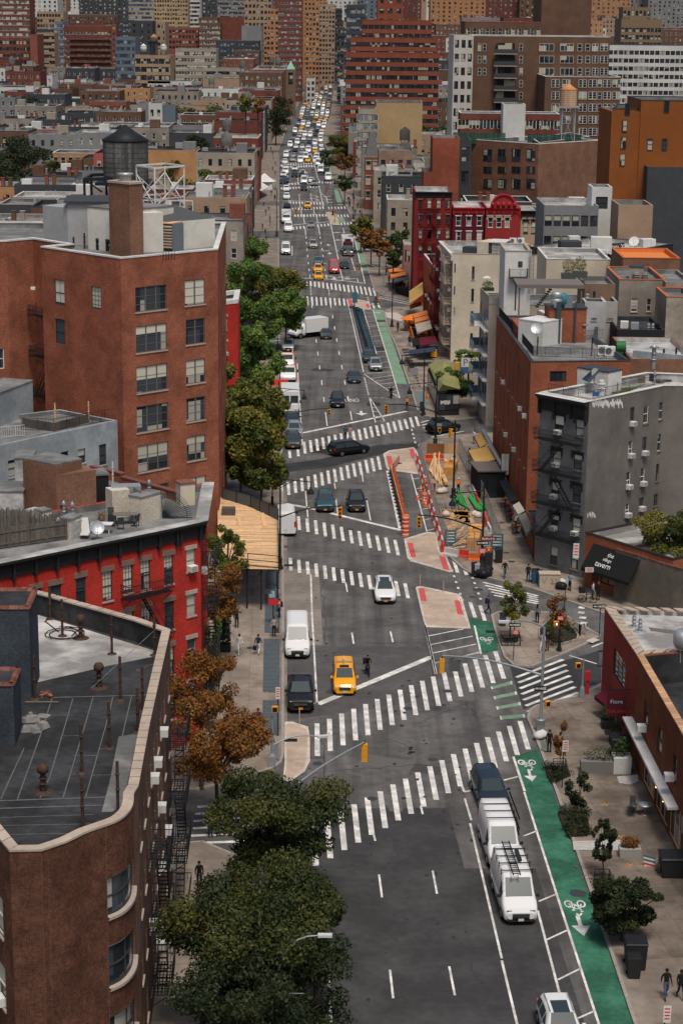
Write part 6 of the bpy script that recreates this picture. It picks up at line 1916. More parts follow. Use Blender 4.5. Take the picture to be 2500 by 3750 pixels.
cP=mat('wall_dark_grey',(.055,.06,.066),.7,aF=.1,scale=1,ai=.1)
gs=mat('wall_dusty_pink',(.36,.1,.08),.85,aF=.08,scale=1,ai=.12)
bO=mat('wall_greige',(.34,.29,.23),.85,aF=.08,scale=1,ai=.18)
fA=mat('wall_blue_grey',(.12,.15,.18),.6,aF=.1,scale=1)
aK=cT('far_glass',gS=(.018,.02,.024),e8=(.4,.38,.3),p=.22)
b7=cT('far_glass_bluish',gS=(.04,.055,.07),e8=(.3,.33,.34),p=.3)
def be(ah,c,a,b_,Y,depth,eR,bT=0,fl=0,fh=3,w=1.2,h=1.7,bc=1.6,fm=None,gm=None,aR='dh',e5=0,bC=None,aP=None,Yr=None,z1=None,grp=None,a8=None,eS=None,para=.8,dL='building',aQ=None,bD=False):
 name=next((k for k in('tower','house','church','wing')if k in ah),'building')
 f=FB(name if name!='wing'else 'building',ah,c,a,b_,Y,depth,eR,Yr=Yr,z1=z1,bC=bC or ao,para=para,pt=.3,aP=aP,bn=.15,aD=grp,dL=dL,reveal=.15)
 nf=min(fl,int((f.z1-1)/fh))if fl else 0
 if nf and bT:
  f.grid(0,bT,nf,f.z1-bc-h-(nf-1)*fh,fh,w,h,aR,fm=fm or aC,gm=gm or aK,bD=bD,aE=0,a8=a8,aQ=aQ,eS=eS)
 if nf and e5:
  for e in((1,3)if f.fY is False else(1,3)):
   f.grid(e,e5,nf,f.z1-bc-h-(nf-1)*fh,fh,w,h,aR,fm=fm or aC,gm=gm or aK,bD=False,aE=0)
 f.aG();ci(f);return f
W_=bi
fa=be('long ochre brick row with arched window tops behind big water tank','1',(240,703),(745,690),570,14,hk,15,3,3.6,1.3,2.1,fm=W_,aP=ae,aQ=(aH,.3),bc=1.2)
fb=be('bright red walk-up with arched hoods at corner above white pavement tent','1',(1022,690),(1190,668),545,14,ce,5,4,3.5,1.2,2,fm=aC,aQ=(es,.5),bc=2.2,e5=3)
bN(fb.ad,[fb.af[0],fb.af[1]],fb.z1,1.2,.6,a7,None,2)
aU(fb.ad,Vec((*(fb.af[0].lerp(fb.af[1],.45)),3.5)),0,5,3,out=1,fh=3.5,g5=True)
fc=be('dark red building with trees on its roof by avenue','1',(988,515),(1200,490),700,16,c7,7,4,3.5,1.2,1.8,bc=3)
fd=be('long cream building scrawled with black graffiti across its top','1',(462,572),(985,570),670,14,bO,16,3,3.6,1.3,2,bc=2.8,aP=bA)
q=aL(fd.af[0],fd.af[1],'1',807,580);fJ(fd.ad,'REHAK',bq,(q.x,q.y-.05,q.z),0,1.5,e3=6)
cS(fd.ad,fd.af[0],fd.af[1],'1',da(860,975,572,600,10,21)+da(700,760,590,612,6,22),.3,bq)
be('blank grey wall by small white windowed front','1',(630,474),(683,474),760,14,ds)
be('small white building with two dark windows between grey walls','1',(683,474),(745,474),760,14,bA,2,2,4,1.2,2.6,bc=2.4)
be('blue grey blank wall right of small white building','1',(745,486),(806,486),762,12,fA)
fe=be('cream building with curved central gable on west side','1',(806,482),(990,478),790,12,b9,8,3,3.4,1.3,2.1,bc=2)
s=MB();m_=fe.af[0].lerp(fe.af[1],.62);s.aA([(m_.x-4,m_.y-.1,fe.z1),(m_.x+4,m_.y-.1,fe.z1),(m_.x+2,m_.y-.1,fe.z1+1.2),(m_.x,m_.y-.1,fe.z1+2),(m_.x-2,m_.y-.1,fe.z1+1.2)]);s.aa('gable',b9,fe.ad)
be('dark brick school-like block with arched windows','1',(432,392),(640,392),900,16,c7,12,3,4,1.3,2.4,bc=2.4)
be('narrow dark brick block left of school-like block','1',(345,386),(430,386),905,16,bJ,4,3,4,1.3,2.4,bc=2.4)
be('red brick terrace with parapet left of cream gable building','1',(410,466),(580,466),800,14,ce,9,3,3.4,1.2,1.9)
be('white stepped building with square white shaft','1',(680,372),(880,372),930,18,bA,9,3,3.6,.9,1.3)
be('pale grey modern block with long flat roof','1',(932,312),(1125,308),1010,20,bO,3,2,5,6,1.6)
ff=be('bright white block with black ribbon window by avenue','1',(1240,402),(1342,392),1030,20,bA)
s=MB();p0,p1=ff.af[0],ff.af[1];d_=p1-p0;s.obox((p0.x+.3,p0.y-.06,ff.z1-7),(d_.x*.8,d_.y*.8,0),(0,.1,0),(0,0,1.6));s.aa('ribbon_window',aK,ff.ad)
s=MB();q=QY('1',1250,382,1034);s.tube((q.x+4.5,q.y+3,ff.z1-1),(q.x+4.5,q.y+3,QY('1',1250,336,1034).z),5,n=20);s.aa('roof_drum',bA,ff.ad)
fg=be('brown stone church tower with arched belfry and green pyramid roof','1',(1312,318),(1357,318),1015,7,mat('stone_brown',(.17,.12,.085),.9,aF=.2,scale=1.5),1,1,4,2.4,6,dL='church')
s=MB();c_=sum((Vec((p.x,p.y,0))for p in fg.af),Vec())/4;r_=3.2
for k in Rg(4):
 a0,a1=pi/4+k*pi/2,pi/4+(k+1)*pi/2
 s.aA([(c_.x+cos(a0)*r_,c_.y+sin(a0)*r_,fg.z1),(c_.x+cos(a1)*r_,c_.y+sin(a1)*r_,fg.z1),(c_.x,c_.y,fg.z1+4.2)])
s.aa('pyramid_roof',mat('copper_green',(.22,.42,.3),.7),fg.ad)
for(x0,x1,y,l)in((1240,1281,40,'tallest'),(1212,1240,110,'second'),(1202,1212,170,'third'),(1187,1202,235,'fourth'),(1178,1187,292,'lowest')):
 be(l+' stage of orange brick stepped tower by avenue','1',(x0,y),(x1,y),1290,26,eP,max(1,int((x1-x0)/14)),22,3.2,1.6,1.8,fm=aC)
be('tall dark umber tower at left of avenue canyon','1',(1277,-60),(1388,-60),1180,22,c7,8,26,3.3,1.3,1.7,e5=5,fm=W_)
be('tall orange tan tower beyond umber tower','1',(1404,48),(1466,52),1330,24,eP,4,24,3.2,1.5,1.8)
be('second tan tower with warm light face by avenue canyon','1',(1466,68),(1538,62),1400,24,b9,5,24,3.2,1.5,1.8,z1=58)
be('third orange tower stepped back at end of left row','1',(1380,-40),(1500,-40),1520,24,eP,7,16,3.4,1.5,1.8)
be('pinkish tan high tower with wide windows','1',(1122,-20),(1248,-20),1340,22,b9,7,12,4,1.8,2.2)
h8=be('broad dark red apartment slab with pale balcony bands','1',(255,118),(512,120),1100,24,c7,16,9,3.1,1.5,1.6,fm=W_,bc=3)
for k in Rg(8):
 s=MB();p0,p1=h8.af[0],h8.af[1];s.obox((p0.x+8,p0.y-1,h8.z1-7.4-k*3.1),((p1.x-p0.x)*.72,0,0),(0,1,0),(0,0,.9));s.aa('balcony',bJ,h8.ad)
be('striped brick side wing of dark red apartment slab','1',(512,110),(534,108),1098,14,ce,1,10,3.1,1.5,1.2)
be('grey blue windowed end at left of dark red apartment slab','1',(253,98),(290,98),1096,18,fA,2,10,3.1,3,1.8,gm=b7,fm=W_)
fi=be('tan stone loft building with white roof tanks','1',(620,252),(782,250),930,22,b9,6,5,3.8,2.6,2.4,aR='trio',fm=aC,bc=1.6)
for x in(660,752):bM('1',x,200,212,238,30,940,('left'if x<700 else 'right')+' white painted tank on tan stone loft roof',m=bA,cz=fi.aS,dm=0,eV=bA,ir=False)
bM('1',708,155,172,198,36,950,'dark tank with orange roof between two white tanks',cz=fi.aS,dm=0,eV=eP)
for a_ in(('blue grey glass office with vertical bays left of tan stone loft',(530,170),(622,170),1000,fA,5,10,'trio',b7),('dark block with pale vertical fins high on left',(528,92),(600,92),1150,cP,6,8,'dh',b7),('black hip roofed block above slate office',(600,95),(700,95),1120,cP,3,4,'dh',aK),('beige tower piece right of black hip roofed block',(700,100),(760,100),1140,b9,3,6,'dh',aK),('grey block with rows of bright windows and terracotta roof rim',(806,222),(992,222),1020,bO,14,5,'dh',bH),('brown brick block with small windows',(915,105),(1012,105),1250,bJ,8,8,'dh',bH),('blank grey concrete bulk by orange stepped tower',(1110,118),(1202,118),1240,ds,0,0,'dh',None),('black building with orange grid frame',(1072,232),(1192,228),1180,bJ,4,5,'trio',b7),('wide black building below grey concrete bulk',(992,185),(1190,190),1210,cP,12,5,'dh',b7),('dark umber brick block at left edge',(-20,172),(138,172),1050,c7,10,8,'dh',aK),('narrow plain brick block at left',(138,158),(172,158),1045,ce,0,0,'dh',None),('sand coloured block with paired windows at left',(172,150),(250,150),1080,b9,6,7,'dh',aK),('red tower with pale balcony bands in upper left corner',(-30,-10),(135,-10),1250,c7,9,8,'trio',bH),('sand coloured stepped tower in upper left',(170,52),(292,52),1300,b9,9,6,'dh',aK),('warm tan high-rise with dense window grid at top',(708,-30),(862,-30),1560,hj,13,14,'dh',aK),('pale tower right of warm tan high-rise',(862,-20),(918,-20),1600,bA,4,8,'trio',aK),('rust brick block in front of warm high-rise',(760,125),(912,122),1260,ce,10,4,'dh',aK),('grey gridded tower at top centre left',(1000,-20),(1122,-20),1500,ds,12,10,'dh',aK),('pale office with ribbon windows at top left',(590,-10),(710,-10),1650,bO,1,8,'trio',b7),('brown mid-rise with lit windows at top centre',(912,80),(1000,82),1400,bJ,7,7,'dh',bH)):
 lb,a1,a2,Y,wl,cl,fl_n,st,gm=a_
 w=1.5 if cl>1 else 30
 be(lb,'1',a1,a2,Y,22,wl,cl,fl_n,3.3,1.5 if st=='dh'else(2.4 if cl>1 else 24),1.8,aR=st,gm=gm or aK,fm=W_ if gm is bH else aC)
gz=be('large brown brick loft with paired windows and green fenced roof terrace','2',(597,642),(905,652),425,22,bJ if False else bu,Yr=412,aP=a4)
p0,p1=gz.af[0],gz.af[1]
for x in(668,734,798,866):
 for y,h_ in((713,27),(781,15),(845,22)):put=aL(p0,p1,'2',x,y+h_);a9(gz.ad,(put.x,put.y-.2,put.z),atan2((p1-p0).y,(p1-p0).x),2.4,h_*2*.797/16.8,'duo',fm=aC,gm=aK,bD=False,aE=0)
Bq=QY('2',905,652,412);Cq=QY('2',1140,588,436)
hL=dV('brown_brick_wing','weathered orange stained wing of brown brick loft at right',[Bq.xy+Vec((.05,0)),Cq.xy,Cq.xy+Vec((-3,14)),Bq.xy+Vec((0,16))],gz.z1+.3,bF('brick_stained',(.24,.085,.045),(.17,.06,.035),(.24,.15,.1),ai=.35),ao,aP=a4);
for x,y in((938,717),(995,712),(1052,706)):hL.bW(0,'2',x-13,y-22,x+13,y+22,'dh',fm=W_,gm=aK,bD=False,a8=aH)
hL.aG();ci(hL)
s=MB();A_=QY('2',418,634,408);B_=QY('2',545,634,408);zb_=QY('2',545,812,408).z;lo_=QY('2',372,800,408)
be('rust coloured blank gable wall with sloping shoulder','2',(420,634),(543,634),408,12,mat('wall_rust',(.26,.075,.045),.88,aF=.12,scale=1,ai=.25))
be('lower left shoulder of rust coloured gable wall','2',(378,790),(421,720),407.9,12,mat('wall_rust'),z1=None)
be('dark slate stair slot between gable wall and brown brick loft','2',(543,640),(597,642),414,12,cP,1,3,5,1.6,3)
bY(gz.ad,'2',693,852,620,10,.45,bO,False,name='flue')
gf=MB();a,c2=QY('2',505,628,430),QY('2',742,628,430)
for k in Rg(36):
 s=MB();x=a.x+(c2.x-a.x)*k/36;s.obox((x,424,gz.aS),((c2.x-a.x)/36*.9,0,0),(0,.05,0),(0,0,2.4));s.aa('screen_panel',mat('green_netting',(.025,.07,.05),.8,d9=.3),gz.ad)
a,c2=QY('2',845,630,428),QY('2',1090,630,428)
for k in Rg(30):
 s=MB();x=a.x+(c2.x-a.x)*k/30;s.obox((x,424,gz.aS),((c2.x-a.x)/30*.9,0,0),(0,.05,0),(0,0,2.2));s.aa('screen_panel',bL['green_netting'],gz.ad)
be('dark red penthouse storey with white framed windows behind green roof fence','2',(545,520),(1000,528),444,9,c7,14,1,4,2.6,2,fm=W_,aR='trio',bc=1.4,aP=a4)
be('white lift tower with one small window on brown loft roof','2',(743,478),(845,478),436,6,bA)
bM('2',1040,383,412,487,74,425,'pale timber water tank with orange cone roof on steel trestle',m=mat('tank_new_wood',(.55,.36,.22),.8,aF=.15,scale=3,d9=.12),cz=gz.aS,dm=26,eV=mat('cone_orange',(.5,.22,.08),.7),iz=aj)
g11=be('big brown brick apartment building with white framed windows and stacked balconies','2',(606,165),(1232,172),490,26,bJ,0,0,aP=a4)
p0,p1=g11.af[0],g11.af[1];ex=(p1-p0).normalized();an=atan2(ex.y,ex.x)
for r_ in Rg(11):
 y=218+r_*55.5
 for x,w,st in((940,3.6,'trio'),(1033,3.3,'trio'),(1092,1.1,'dh'),(1128,1.1,'dh'),(1162,1.5,'duo'),(1203,1.9,'duo'),(823,.8,'dh'),(632,.8,'dh'),(655,.8,'dh')):
  if x in(632,655)and r_>2:continue
  q=aL(p0,p1,'2',x,y+17);a9(g11.ad,(q.x,q.y-.2,q.z),an,w,1.8,st,fm=W_,gm=aK,bD=False,aE=0)
hK=be('projecting wing of brown apartments with window pairs and terrace awning','2',(935,352),(1282,345),470,22,bJ,0,0,aP=a4)
p0,p1=hK.af[0],hK.af[1]
for r_ in Rg(10):
 for x in(1105,1150,1183,1217,1260,1030,980):
  if x<1090 and r_>3:continue
  y=385+r_*55.5;q=aL(p0,p1,'2',x,y+16);a9(hK.ad,(q.x,q.y-.2,q.z),0,1.9 if x!=1183 else 1,1.8,'duo'if x!=1183 else 'dh',fm=W_,gm=aK,bD=False,aE=0)
for k in Rg(6):
 a,c2=QY('2',697,305+k*55.5-60,489.5),QY('2',803,305+k*55.5-60,489.5)
 s=MB();s.obox((a.x,a.y-1.8,a.z-.2),(c2.x-a.x,0,0),(0,1.8,0),(0,0,.25));o=s.aa('balcony',bO,g11.ad)
 dE('railing',au,o,(a.x,a.y-1.8,a.z+.06),(c2.x-a.x,0,0),(0,.06,0),(0,0,1))
 dE('balcony_door',aK,o,(a.x+.5,a.y-.05,a.z+.3),(c2.x-a.x-1,0,0),(0,.1,0),(0,0,2.2))
be('pale cream brick end of apartment building with dark windows','2',(516,160),(606,162),488,24,mat('wall_pale',(.5,.47,.42),.85,aF=.05,scale=1,ai=.12),3,14,3.3,1,1.9,fm=aC,bc=1.2)
be('huge umber tower rising out of top of frame on right','2',(920,-40),(1150,-40),545,24,bJ,0,0)
be('umber terraced upper floors with potted plants and pink rail','2',(568,100),(920,96),530,22,bJ,12,1,3.2,1,1.8,fm=W_,aP=gs)
be('burnt orange windowed flank wall at right edge','2',(1243,500),(1560,452),340,18,gu,0,0,z1=None,aP=au,Yr=338)
g12=be('taller burnt orange wall section at right edge','2',(1375,462),(1700,452),337,17,gu,0,0,aP=au)
for x,y in((1490,500),(1413,674),(1480,674)):q=aL(g12.af[0],g12.af[1],'2',x,y+16);a9(g12.ad,(q.x,q.y-.2,q.z),0,.9,2,'dh',gm=aK,bD=False,aE=0)
hJ=be('left part of burnt orange wall with single dark windows','2',(1240,512),(1375,500),337.2,17,gu,0,0)
for x,y in((1310,512),(1297,590),(1292,667),(1287,745)):q=aL(hJ.af[0],hJ.af[1],'2',x,y+16);a9(hJ.ad,(q.x,q.y-.2,q.z),0,.9,2,'dh',gm=aK,bD=False,aE=0)
be('white apartment slab with dark window pairs behind orange wall','2',(1225,206),(1700,208),760,20,bA,20,9,3,1.7,1.6,aR='duo',bc=2,aP=au)
be('brown gothic topped tower at upper right','2',(1285,85),(1470,80),900,22,bO if False else mat('stone_umber',(.2,.14,.09),.88,aF=.1,scale=1),11,14,3.2,1.4,1.9,bc=4)
gt_=be('narrow buttressed crown of gothic tower','2',(1292,32),(1420,30),908,14,mat('stone_umber'),7,3,3.2,1.2,2.2)
g15=be('large brick red stepped apartment block right of avenue','2',(20,240),(448,242),700,26,eO,18,12,3,1.9,1.5,aR='duo',bc=1.8,fm=aC,aP=ce,gm=aK)
be('middle setback of brick red stepped block','2',(42,172),(432,172),708,20,eO,16,2,3,1.9,1.5,aR='duo',fm=aC,aP=ce,gm=aK)
be('upper setback of brick red stepped block with terrace','2',(95,92),(415,92),714,16,eO,12,3,3,1.9,1.5,aR='duo',fm=aC,aP=ce,gm=aK)
be('top tower of brick red stepped block','2',(165,-30),(285,-30),720,16,eO,3,4,3.6,1.6,1.8,fm=aC)
be('dark building with pale bands at left of red stepped block','2',(22,20),(110,20),760,16,cP,4,10,3.2,3,1.8,aR='trio',gm=b7)
g14=be('sand yellow building with blank wall by avenue','2',(160,470),(372,470),600,16,hj,0,0,aP=ds)
be('grey glazed gridded wing on avenue side of sand building','2',(78,500),(160,530),590,14,bO,5,8,2.6,2,1.8,aR='trio',gm=b7,fm=W_)
g18=be('red brick corner house with stone ground floor and steep slate mansard roof','2',(108,722),(172,722),525,10,ce,2,4,4,1.3,2.2,fm=W_,a8=aH,aQ=(bt,.3),bc=1,aP=bt)
s=MB();P4=[Vec((p.x,p.y,g18.z1))for p in g18.af];c_=sum(P4,Vec())/4;T4=[c_.lerp(p,.35)+Zv(6.5)for p in P4]
for k in Rg(4):s.aA([P4[k],P4[(k+1)%4],T4[(k+1)%4],T4[k]])
s.aA(T4);s.aa('mansard_roof',mat('slate',(.1,.1,.1),.7,aF=.2,scale=2),g18.ad)
be('weathered brick walk-up right of mansard house','2',(172,690),(330,700),505,16,mat('brick_faded',(.26,.17,.13),.88,aF=.12,scale=2,ai=.25),4,5,3.2,1.2,2,bc=2.4,a8=aH)
be('beige blank walled building with potted plants on its roof edge','2',(225,775),(290,778),470,16,mat('wall_khaki',(.36,.31,.22),.88,aF=.06,scale=1,ai=.15),0,0,aP=gs)
be('tan wing with dark windows by beige blank walled building','2',(290,780),(345,785),472,16,bO,2,5,3.3,1.3,2)
be('black roof structure against burnt orange wall','4',(1405,14),(1700,12),333,8,cP)
be('cream stuccoed roof block with black pipes at right','4',(1272,188),(1430,184),308,9,b9)
be('white boxy roof room right of cream roof block','4',(1150,106),(1243,108),322,6,bA,1,1,3,2,2)
be('grey low building with silver roof behind black parapet','4',(930,190),(1180,196),318,14,ds,6,2,3.4,1.2,1.8,bC=aO)
for i,(x0,x1,y,Y,m_,l)in En(((1205,1232,60,1700,bJ,'brown'),(1228,1252,30,1500,cP,'slate'),(1170,1210,120,2100,bO,'pale'),(1180,1206,40,2300,b9,'tan'),(1238,1262,100,1150,cP,'black'))):
 be(l+' tower closing end of avenue canyon','O',(x0,y),(x1,y),Y,30,m_,5,20,3.4,1.6,1.9)
be('white and dark narrow building where avenue narrows','1',(1408,360),(1447,360),1150,20,bA,2,6,3.4,1.5,2)
RT=random.Random(31)
tw=[bJ,cP,b9,ds,c7,bO,eP,fA,bA,eO]
tn=['umber','charcoal','tan','grey','dark red','greige','orange','blue grey','white','rust']
x=-900;i=0;gG=0
while x<900 or gG==0:
 if x>=900:x=-900;gG=1
 w=RT.uniform(26,52);Y=RT.uniform(1650,1950)if gG==0 else 2100;z=RT.uniform(75,120)if gG==0 else RT.uniform(110,150);k=RT.randrange(10)
 af=[(x,Y),(x+w,Y),(x+w,Y+30),(x,Y+30)]
 gH=dY((x+w/2,Y,z))[0]
 if(not(1165<gH<1225)or gG)and-80<gH<2580:
  b=dV('skyline_tower','%s skyline tower, number of window bays %s, %s of canyon'%(tn[k],'many','left'if gH<1200 else 'right'),af,z,tw[k],para=.8,depth=.15,aD='skyline towers closing horizon')
  b.ad['label']='%s tower in farthest skyline row, %s, about %d storeys'%(tn[k],('at the far left'if gH<500 else 'left of centre'if gH<1200 else 'right of centre'if gH<1900 else 'at the far right'),max(3,int(w/4.2)))
  cw=max(3,int(w/4.2));b.grid(0,cw,14,z-2-3.5*13-2-20,3.5,1.8,2,'dh',fm=aC,gm=RT.choice((aK,bH,b7)),bD=False,aE=0)
  b.aG();ci(b)
 x+=w+(RT.uniform(-2,1)if gG==0 else .05)
WT=((60,590,10,13,6.5,'big dark tree mass at left edge behind loft',9000,av),(150,650,9,11,5,'dark green tree below ochre row',7000,av),(230,640,9,8,4,'green tree touching foot of ochre row',5000,aJ),(60,700,9,9,4,'low dark tree left of loft roof',5000,av),(70,400,12,16,5,'dark wood of garden at far left',4500,av),(130,430,12,12,4,'lower trees of far left garden',3500,av),(738,428,12,11,4.2,'green tree in front of cream gable building',3000,a5),(1012,400,10,8,7,'tall dark tree by white modern block on avenue',3500,av),(1010,440,10,7,6,'lower dark tree by far west pavement',2500,av),(720,560,10,5,6,'dark tree left of grey party wall',2500,av),(668,245,14,18,5,'green trees behind white shaft',2500,av),(120,250,14,22,5,'dark trees in upper left distance',2500,av),(60,290,14,18,4,'tree strip at far left edge',2000,av),(790,655,10,6,2.4,'brown green hedge of trees below grey party wall',2500,aJ),(900,378,22,3.4,2.6,'yellow tree growing on red building roof',900,aJ),(945,385,22,2.8,2.4,'orange tree on roof garden by avenue',700,aY),(860,830,9,3,2.2,'bare brown shrub tree behind loft parapet',700,aY),(330,650,9,6,3,'green tree showing between loft chimney and tank',2500,aJ),(625,640,9,3,4,'green tree behind white steel frame',1500,aJ),(1640,390,13,8,4,'dark tree between red stepped block and cream end wall',2000,av),(1570,500,12,5,4,'green tree right of sand building',1500,a5))
for w in WT:
 p=Q('O',w[0],w[1],w[2])
 if w[3]>3.6:h4.append([(p.x-w[3]*.8,p.y-7-(8 if w[1]>560 and w[0]<300 else 0)),(p.x+w[3]*.8,p.y+5)])
RF=random.Random(77)
iH=[(bJ,'brown brick'),(c7,'dark red brick'),(ce,'red brick'),(bO,'greige rendered'),(ds,'grey rendered'),(b9,'tan brick'),(bA,'white painted'),(en,'taupe rendered'),(cP,'charcoal'),(gs,'dusty pink'),(hk,'ochre brick')]
fw=[8,5,2,4,5,2,2,3,6,.5,1]
rfs=[(aO,'silver roof'),(cO,'black roof'),(cO,'black roof'),(cO,'black roof'),(ao,'grey roof'),(ao,'grey roof')]
e2=[]
def free(af,pad=.5):
 xs=[p[0]for p in af];ys=[p[1]for p in af]
 x0,x1,y0,y1=min(xs)-pad,max(xs)+pad,min(ys)-pad,max(ys)+pad
 for f in h4:
  a0,a1=min(p[0]for p in f),max(p[0]for p in f);b0,b1_=min(p[1]for p in f),max(p[1]for p in f)
  if x0<a1 and x1>a0 and y0<b1_ and y1>b0:return False
 return True
def eK(Y,ho):
 tabW=T("100,1040 330,1022 700,1020 800,1050 1000,1087 1300,1118 2500,1150")
 tabE=T("100,2310 200,1740 260,1560 355,1430 400,1345 440,1315 520,1262 600,1232 700,1205 820,1190 1000,1212 1300,1222 2500,1215")
 t=tabW if ho<0 else tabE
 for(y0,x0),(y1,x1)in zip(t,t[1:]):
  if y0<=Y<=y1:xx=x0+(x1-x0)*(Y-y0)/(y1-y0);break
 else:xx=t[-1][1]
 return GY(xx,50+373157/(Y*.968+12),Y).x
iI=['a brick stair bulkhead','two skylights','a white air unit','a chimney pair','a metal duct','a small water tank','bare parapets','vent pipes']
def gT(b,iB,Yd):
 x0,x1=min(p.x for p in b.af)+1,max(p.x for p in b.af)-1;y0,y1=min(p.y for p in b.af)+1.5,max(p.y for p in b.af)-1.5
 z=b.aS
 for k in iB:
  if k==5 and(RF.random()<.75 or Yd<420):k=7
  x,y=RF.uniform(x0,x1),RF.uniform(y0,y1);s=MB()
  if k==0:s.box((x,y,z),(RF.uniform(2.4,3.4),RF.uniform(2.4,4),2.7));s.aa('stair_bulkhead',RF.choice((bJ,bA,ds,ce,bO)),b.ad)
  elif k==1:
   for q in(0,1):s=MB();s.box((x,y+q*2.5,z),(1.3,1.7,.45));s.box((x,y+q*2.5,z+.45),(1.2,1.6,.35),bc=(.1,.6));s.aa('skylight',bH,b.ad)
  elif k==2:s.box((x,y,z+.2),(RF.uniform(1,2.4),RF.uniform(1,1.8),RF.uniform(.8,1.6)));s.aa('air_conditioner',RF.choice((g2,aj)),b.ad)
  elif k==3:
   for q in(0,1):s=MB();s.box((x+q*1.6,y,z),(.8,.9,2.2));s.box((x+q*1.6,y,z+2.2),(.95,1.05,.15));s.aa('chimney',RF.choice((bJ,ce,bO)),b.ad)
  elif k==4:s.bar((x-2,y,z+.5),(x+2,y,z+.5),.6);s.bar((x+2,y,z),(x+2,y,z+1.6),.5);s.aa('duct',aj,b.ad)
  elif k==5:s.lathe((x,y,z+2.2),[(1.5,0),(1.5,2.8),(.1,3.9),(0,3.9)],12);s.aa('water_tank',ge,b.ad);s=MB();[s.box((x+i*1,y+j*1,z),(.15,.15,2.2))for i in(-1,1)for j in(-1,1)];s.aa('tank_stand',au,b.ad)
  elif k==7:
   for q in Rg(3):s.tube((x+q*.9,y+q*.5,z),(x+q*.9,y+q*.5,z+1.1),.12,n=6)
   s.aa('vent_pipe',aj,b.ad)
def vis(x0,x1,Y,z):
 a=dY((x0,Y,z));c=dY((x1,Y,z))
 return a[0]<2560 and c[0]>-60 and a[1]<3800
h9=0
def ek(Y,side,zlo,zhi,wlo,whi,dp,xlim=None):
 global h9
 bx=eK(Y+dp/2,side)+side*6.2
 x=bx;k=0
 while abs(x)<700 and k<40:
  w=RF.uniform(wlo,whi);k+=1
  x0,x1=(x-w,x)if side<0 else(x,x+w)
  nx=x0 if side<0 else x1
  if not vis(x0,x1,Y,12):break
  af=[(x0,Y),(x1-.02,Y),(x1-.02,Y+dp),(x0,Y+dp)]
  hc=dY(((x0+x1)/2,Y,15))
  if not(side<0 and hc[0]<830 and hc[1]>830)and not(side>0 and hc[1]>760)and free(af,-.4):
   z=RF.uniform(zlo,zhi)
   if RF.random()<.14 and k>1:e2.append((x0+w/2,Y+dp/2,w/2));x=nx-0;continue
   wm,wn=RF.choices(iH,fw)[0];rm,rn=RF.choice(rfs)
   ks=RF.sample(Rg(8),4);fh=3.2;nf=max(2,int((z-1)/fh));bT=max(2,int(w/2.6))
   gH,pyy,_=dY(((x0+x1)/2,Y,z))
   ia='by the avenue'if k==1 else('near the frame edge'if gH<300 or gH>2200 else 'mid block')
   h7='%s %s-storey %s house with %s, %s, %s'%(wn,('two','three','four','five','six','seven','eight','nine','ten','eleven','twelve')[min(10,nf-2)],rn.replace(' roof','-roofed'),iI[ks[0]],iI[ks[1]],ia)
   h7=' '.join(h7.split()[:16])
   b=dV('town_house',h7,af,z,wm,rm,para=.6,pt=.25,aP=RF.choice((None,None,bt,bA,au)),bn=.12,aD='low houses %s of avenue'%('west'if side<0 else 'east'),depth=.14)
   fm=RF.choice((W_,W_,aC));iO=RF.random()<.15
   if not iO:
    b.grid(0,bT,min(nf,3 if Y>400 else 5),z-2.3-1.8-fh*(min(nf,3 if Y>400 else 5)-1)+.6,fh,1,1.8,'dh',fm=fm,gm=aK,bD=False,aE=0)
   if k==1:b.grid(1 if side<0 else 3,max(2,int(dp/3)),min(nf,4),2.4,fh,1,1.8,'dh',fm=fm,gm=aK,bD=False,aE=0)
   b.aG();gT(b,ks,Y);ci(b);h9+=1
  x=nx
Y=232
while Y<1150:
 dp=13 if Y<500 else(16 if Y<800 else 20)
 zl,zh=(11,16)if Y<700 else(12,19)if Y<900 else(16,28)
 ek(Y,-1,zl,zh,7+Y/125,10+Y/82,dp)
 Y+=dp+(7.5 if int(Y/45)%2 else 1.2)+Y/160
Y=300
while Y<1150:
 dp=13 if Y<500 else(16 if Y<800 else 20)
 zl,zh=(10,15)if Y<700 else(14,22)if Y<900 else(18,36)
 if Y>380:ek(Y,1,zl,zh,7+Y/120,11+Y/80,dp)
 Y+=dp+(6 if int(Y/45)%2 else 1.2)+Y/150
Y=1160
while Y<1620:
 for sd_ in(-1,1):ek(Y,sd_,30,52,24,40,26)
 Y+=95
print('fill houses',h9,'greens',len(e2))
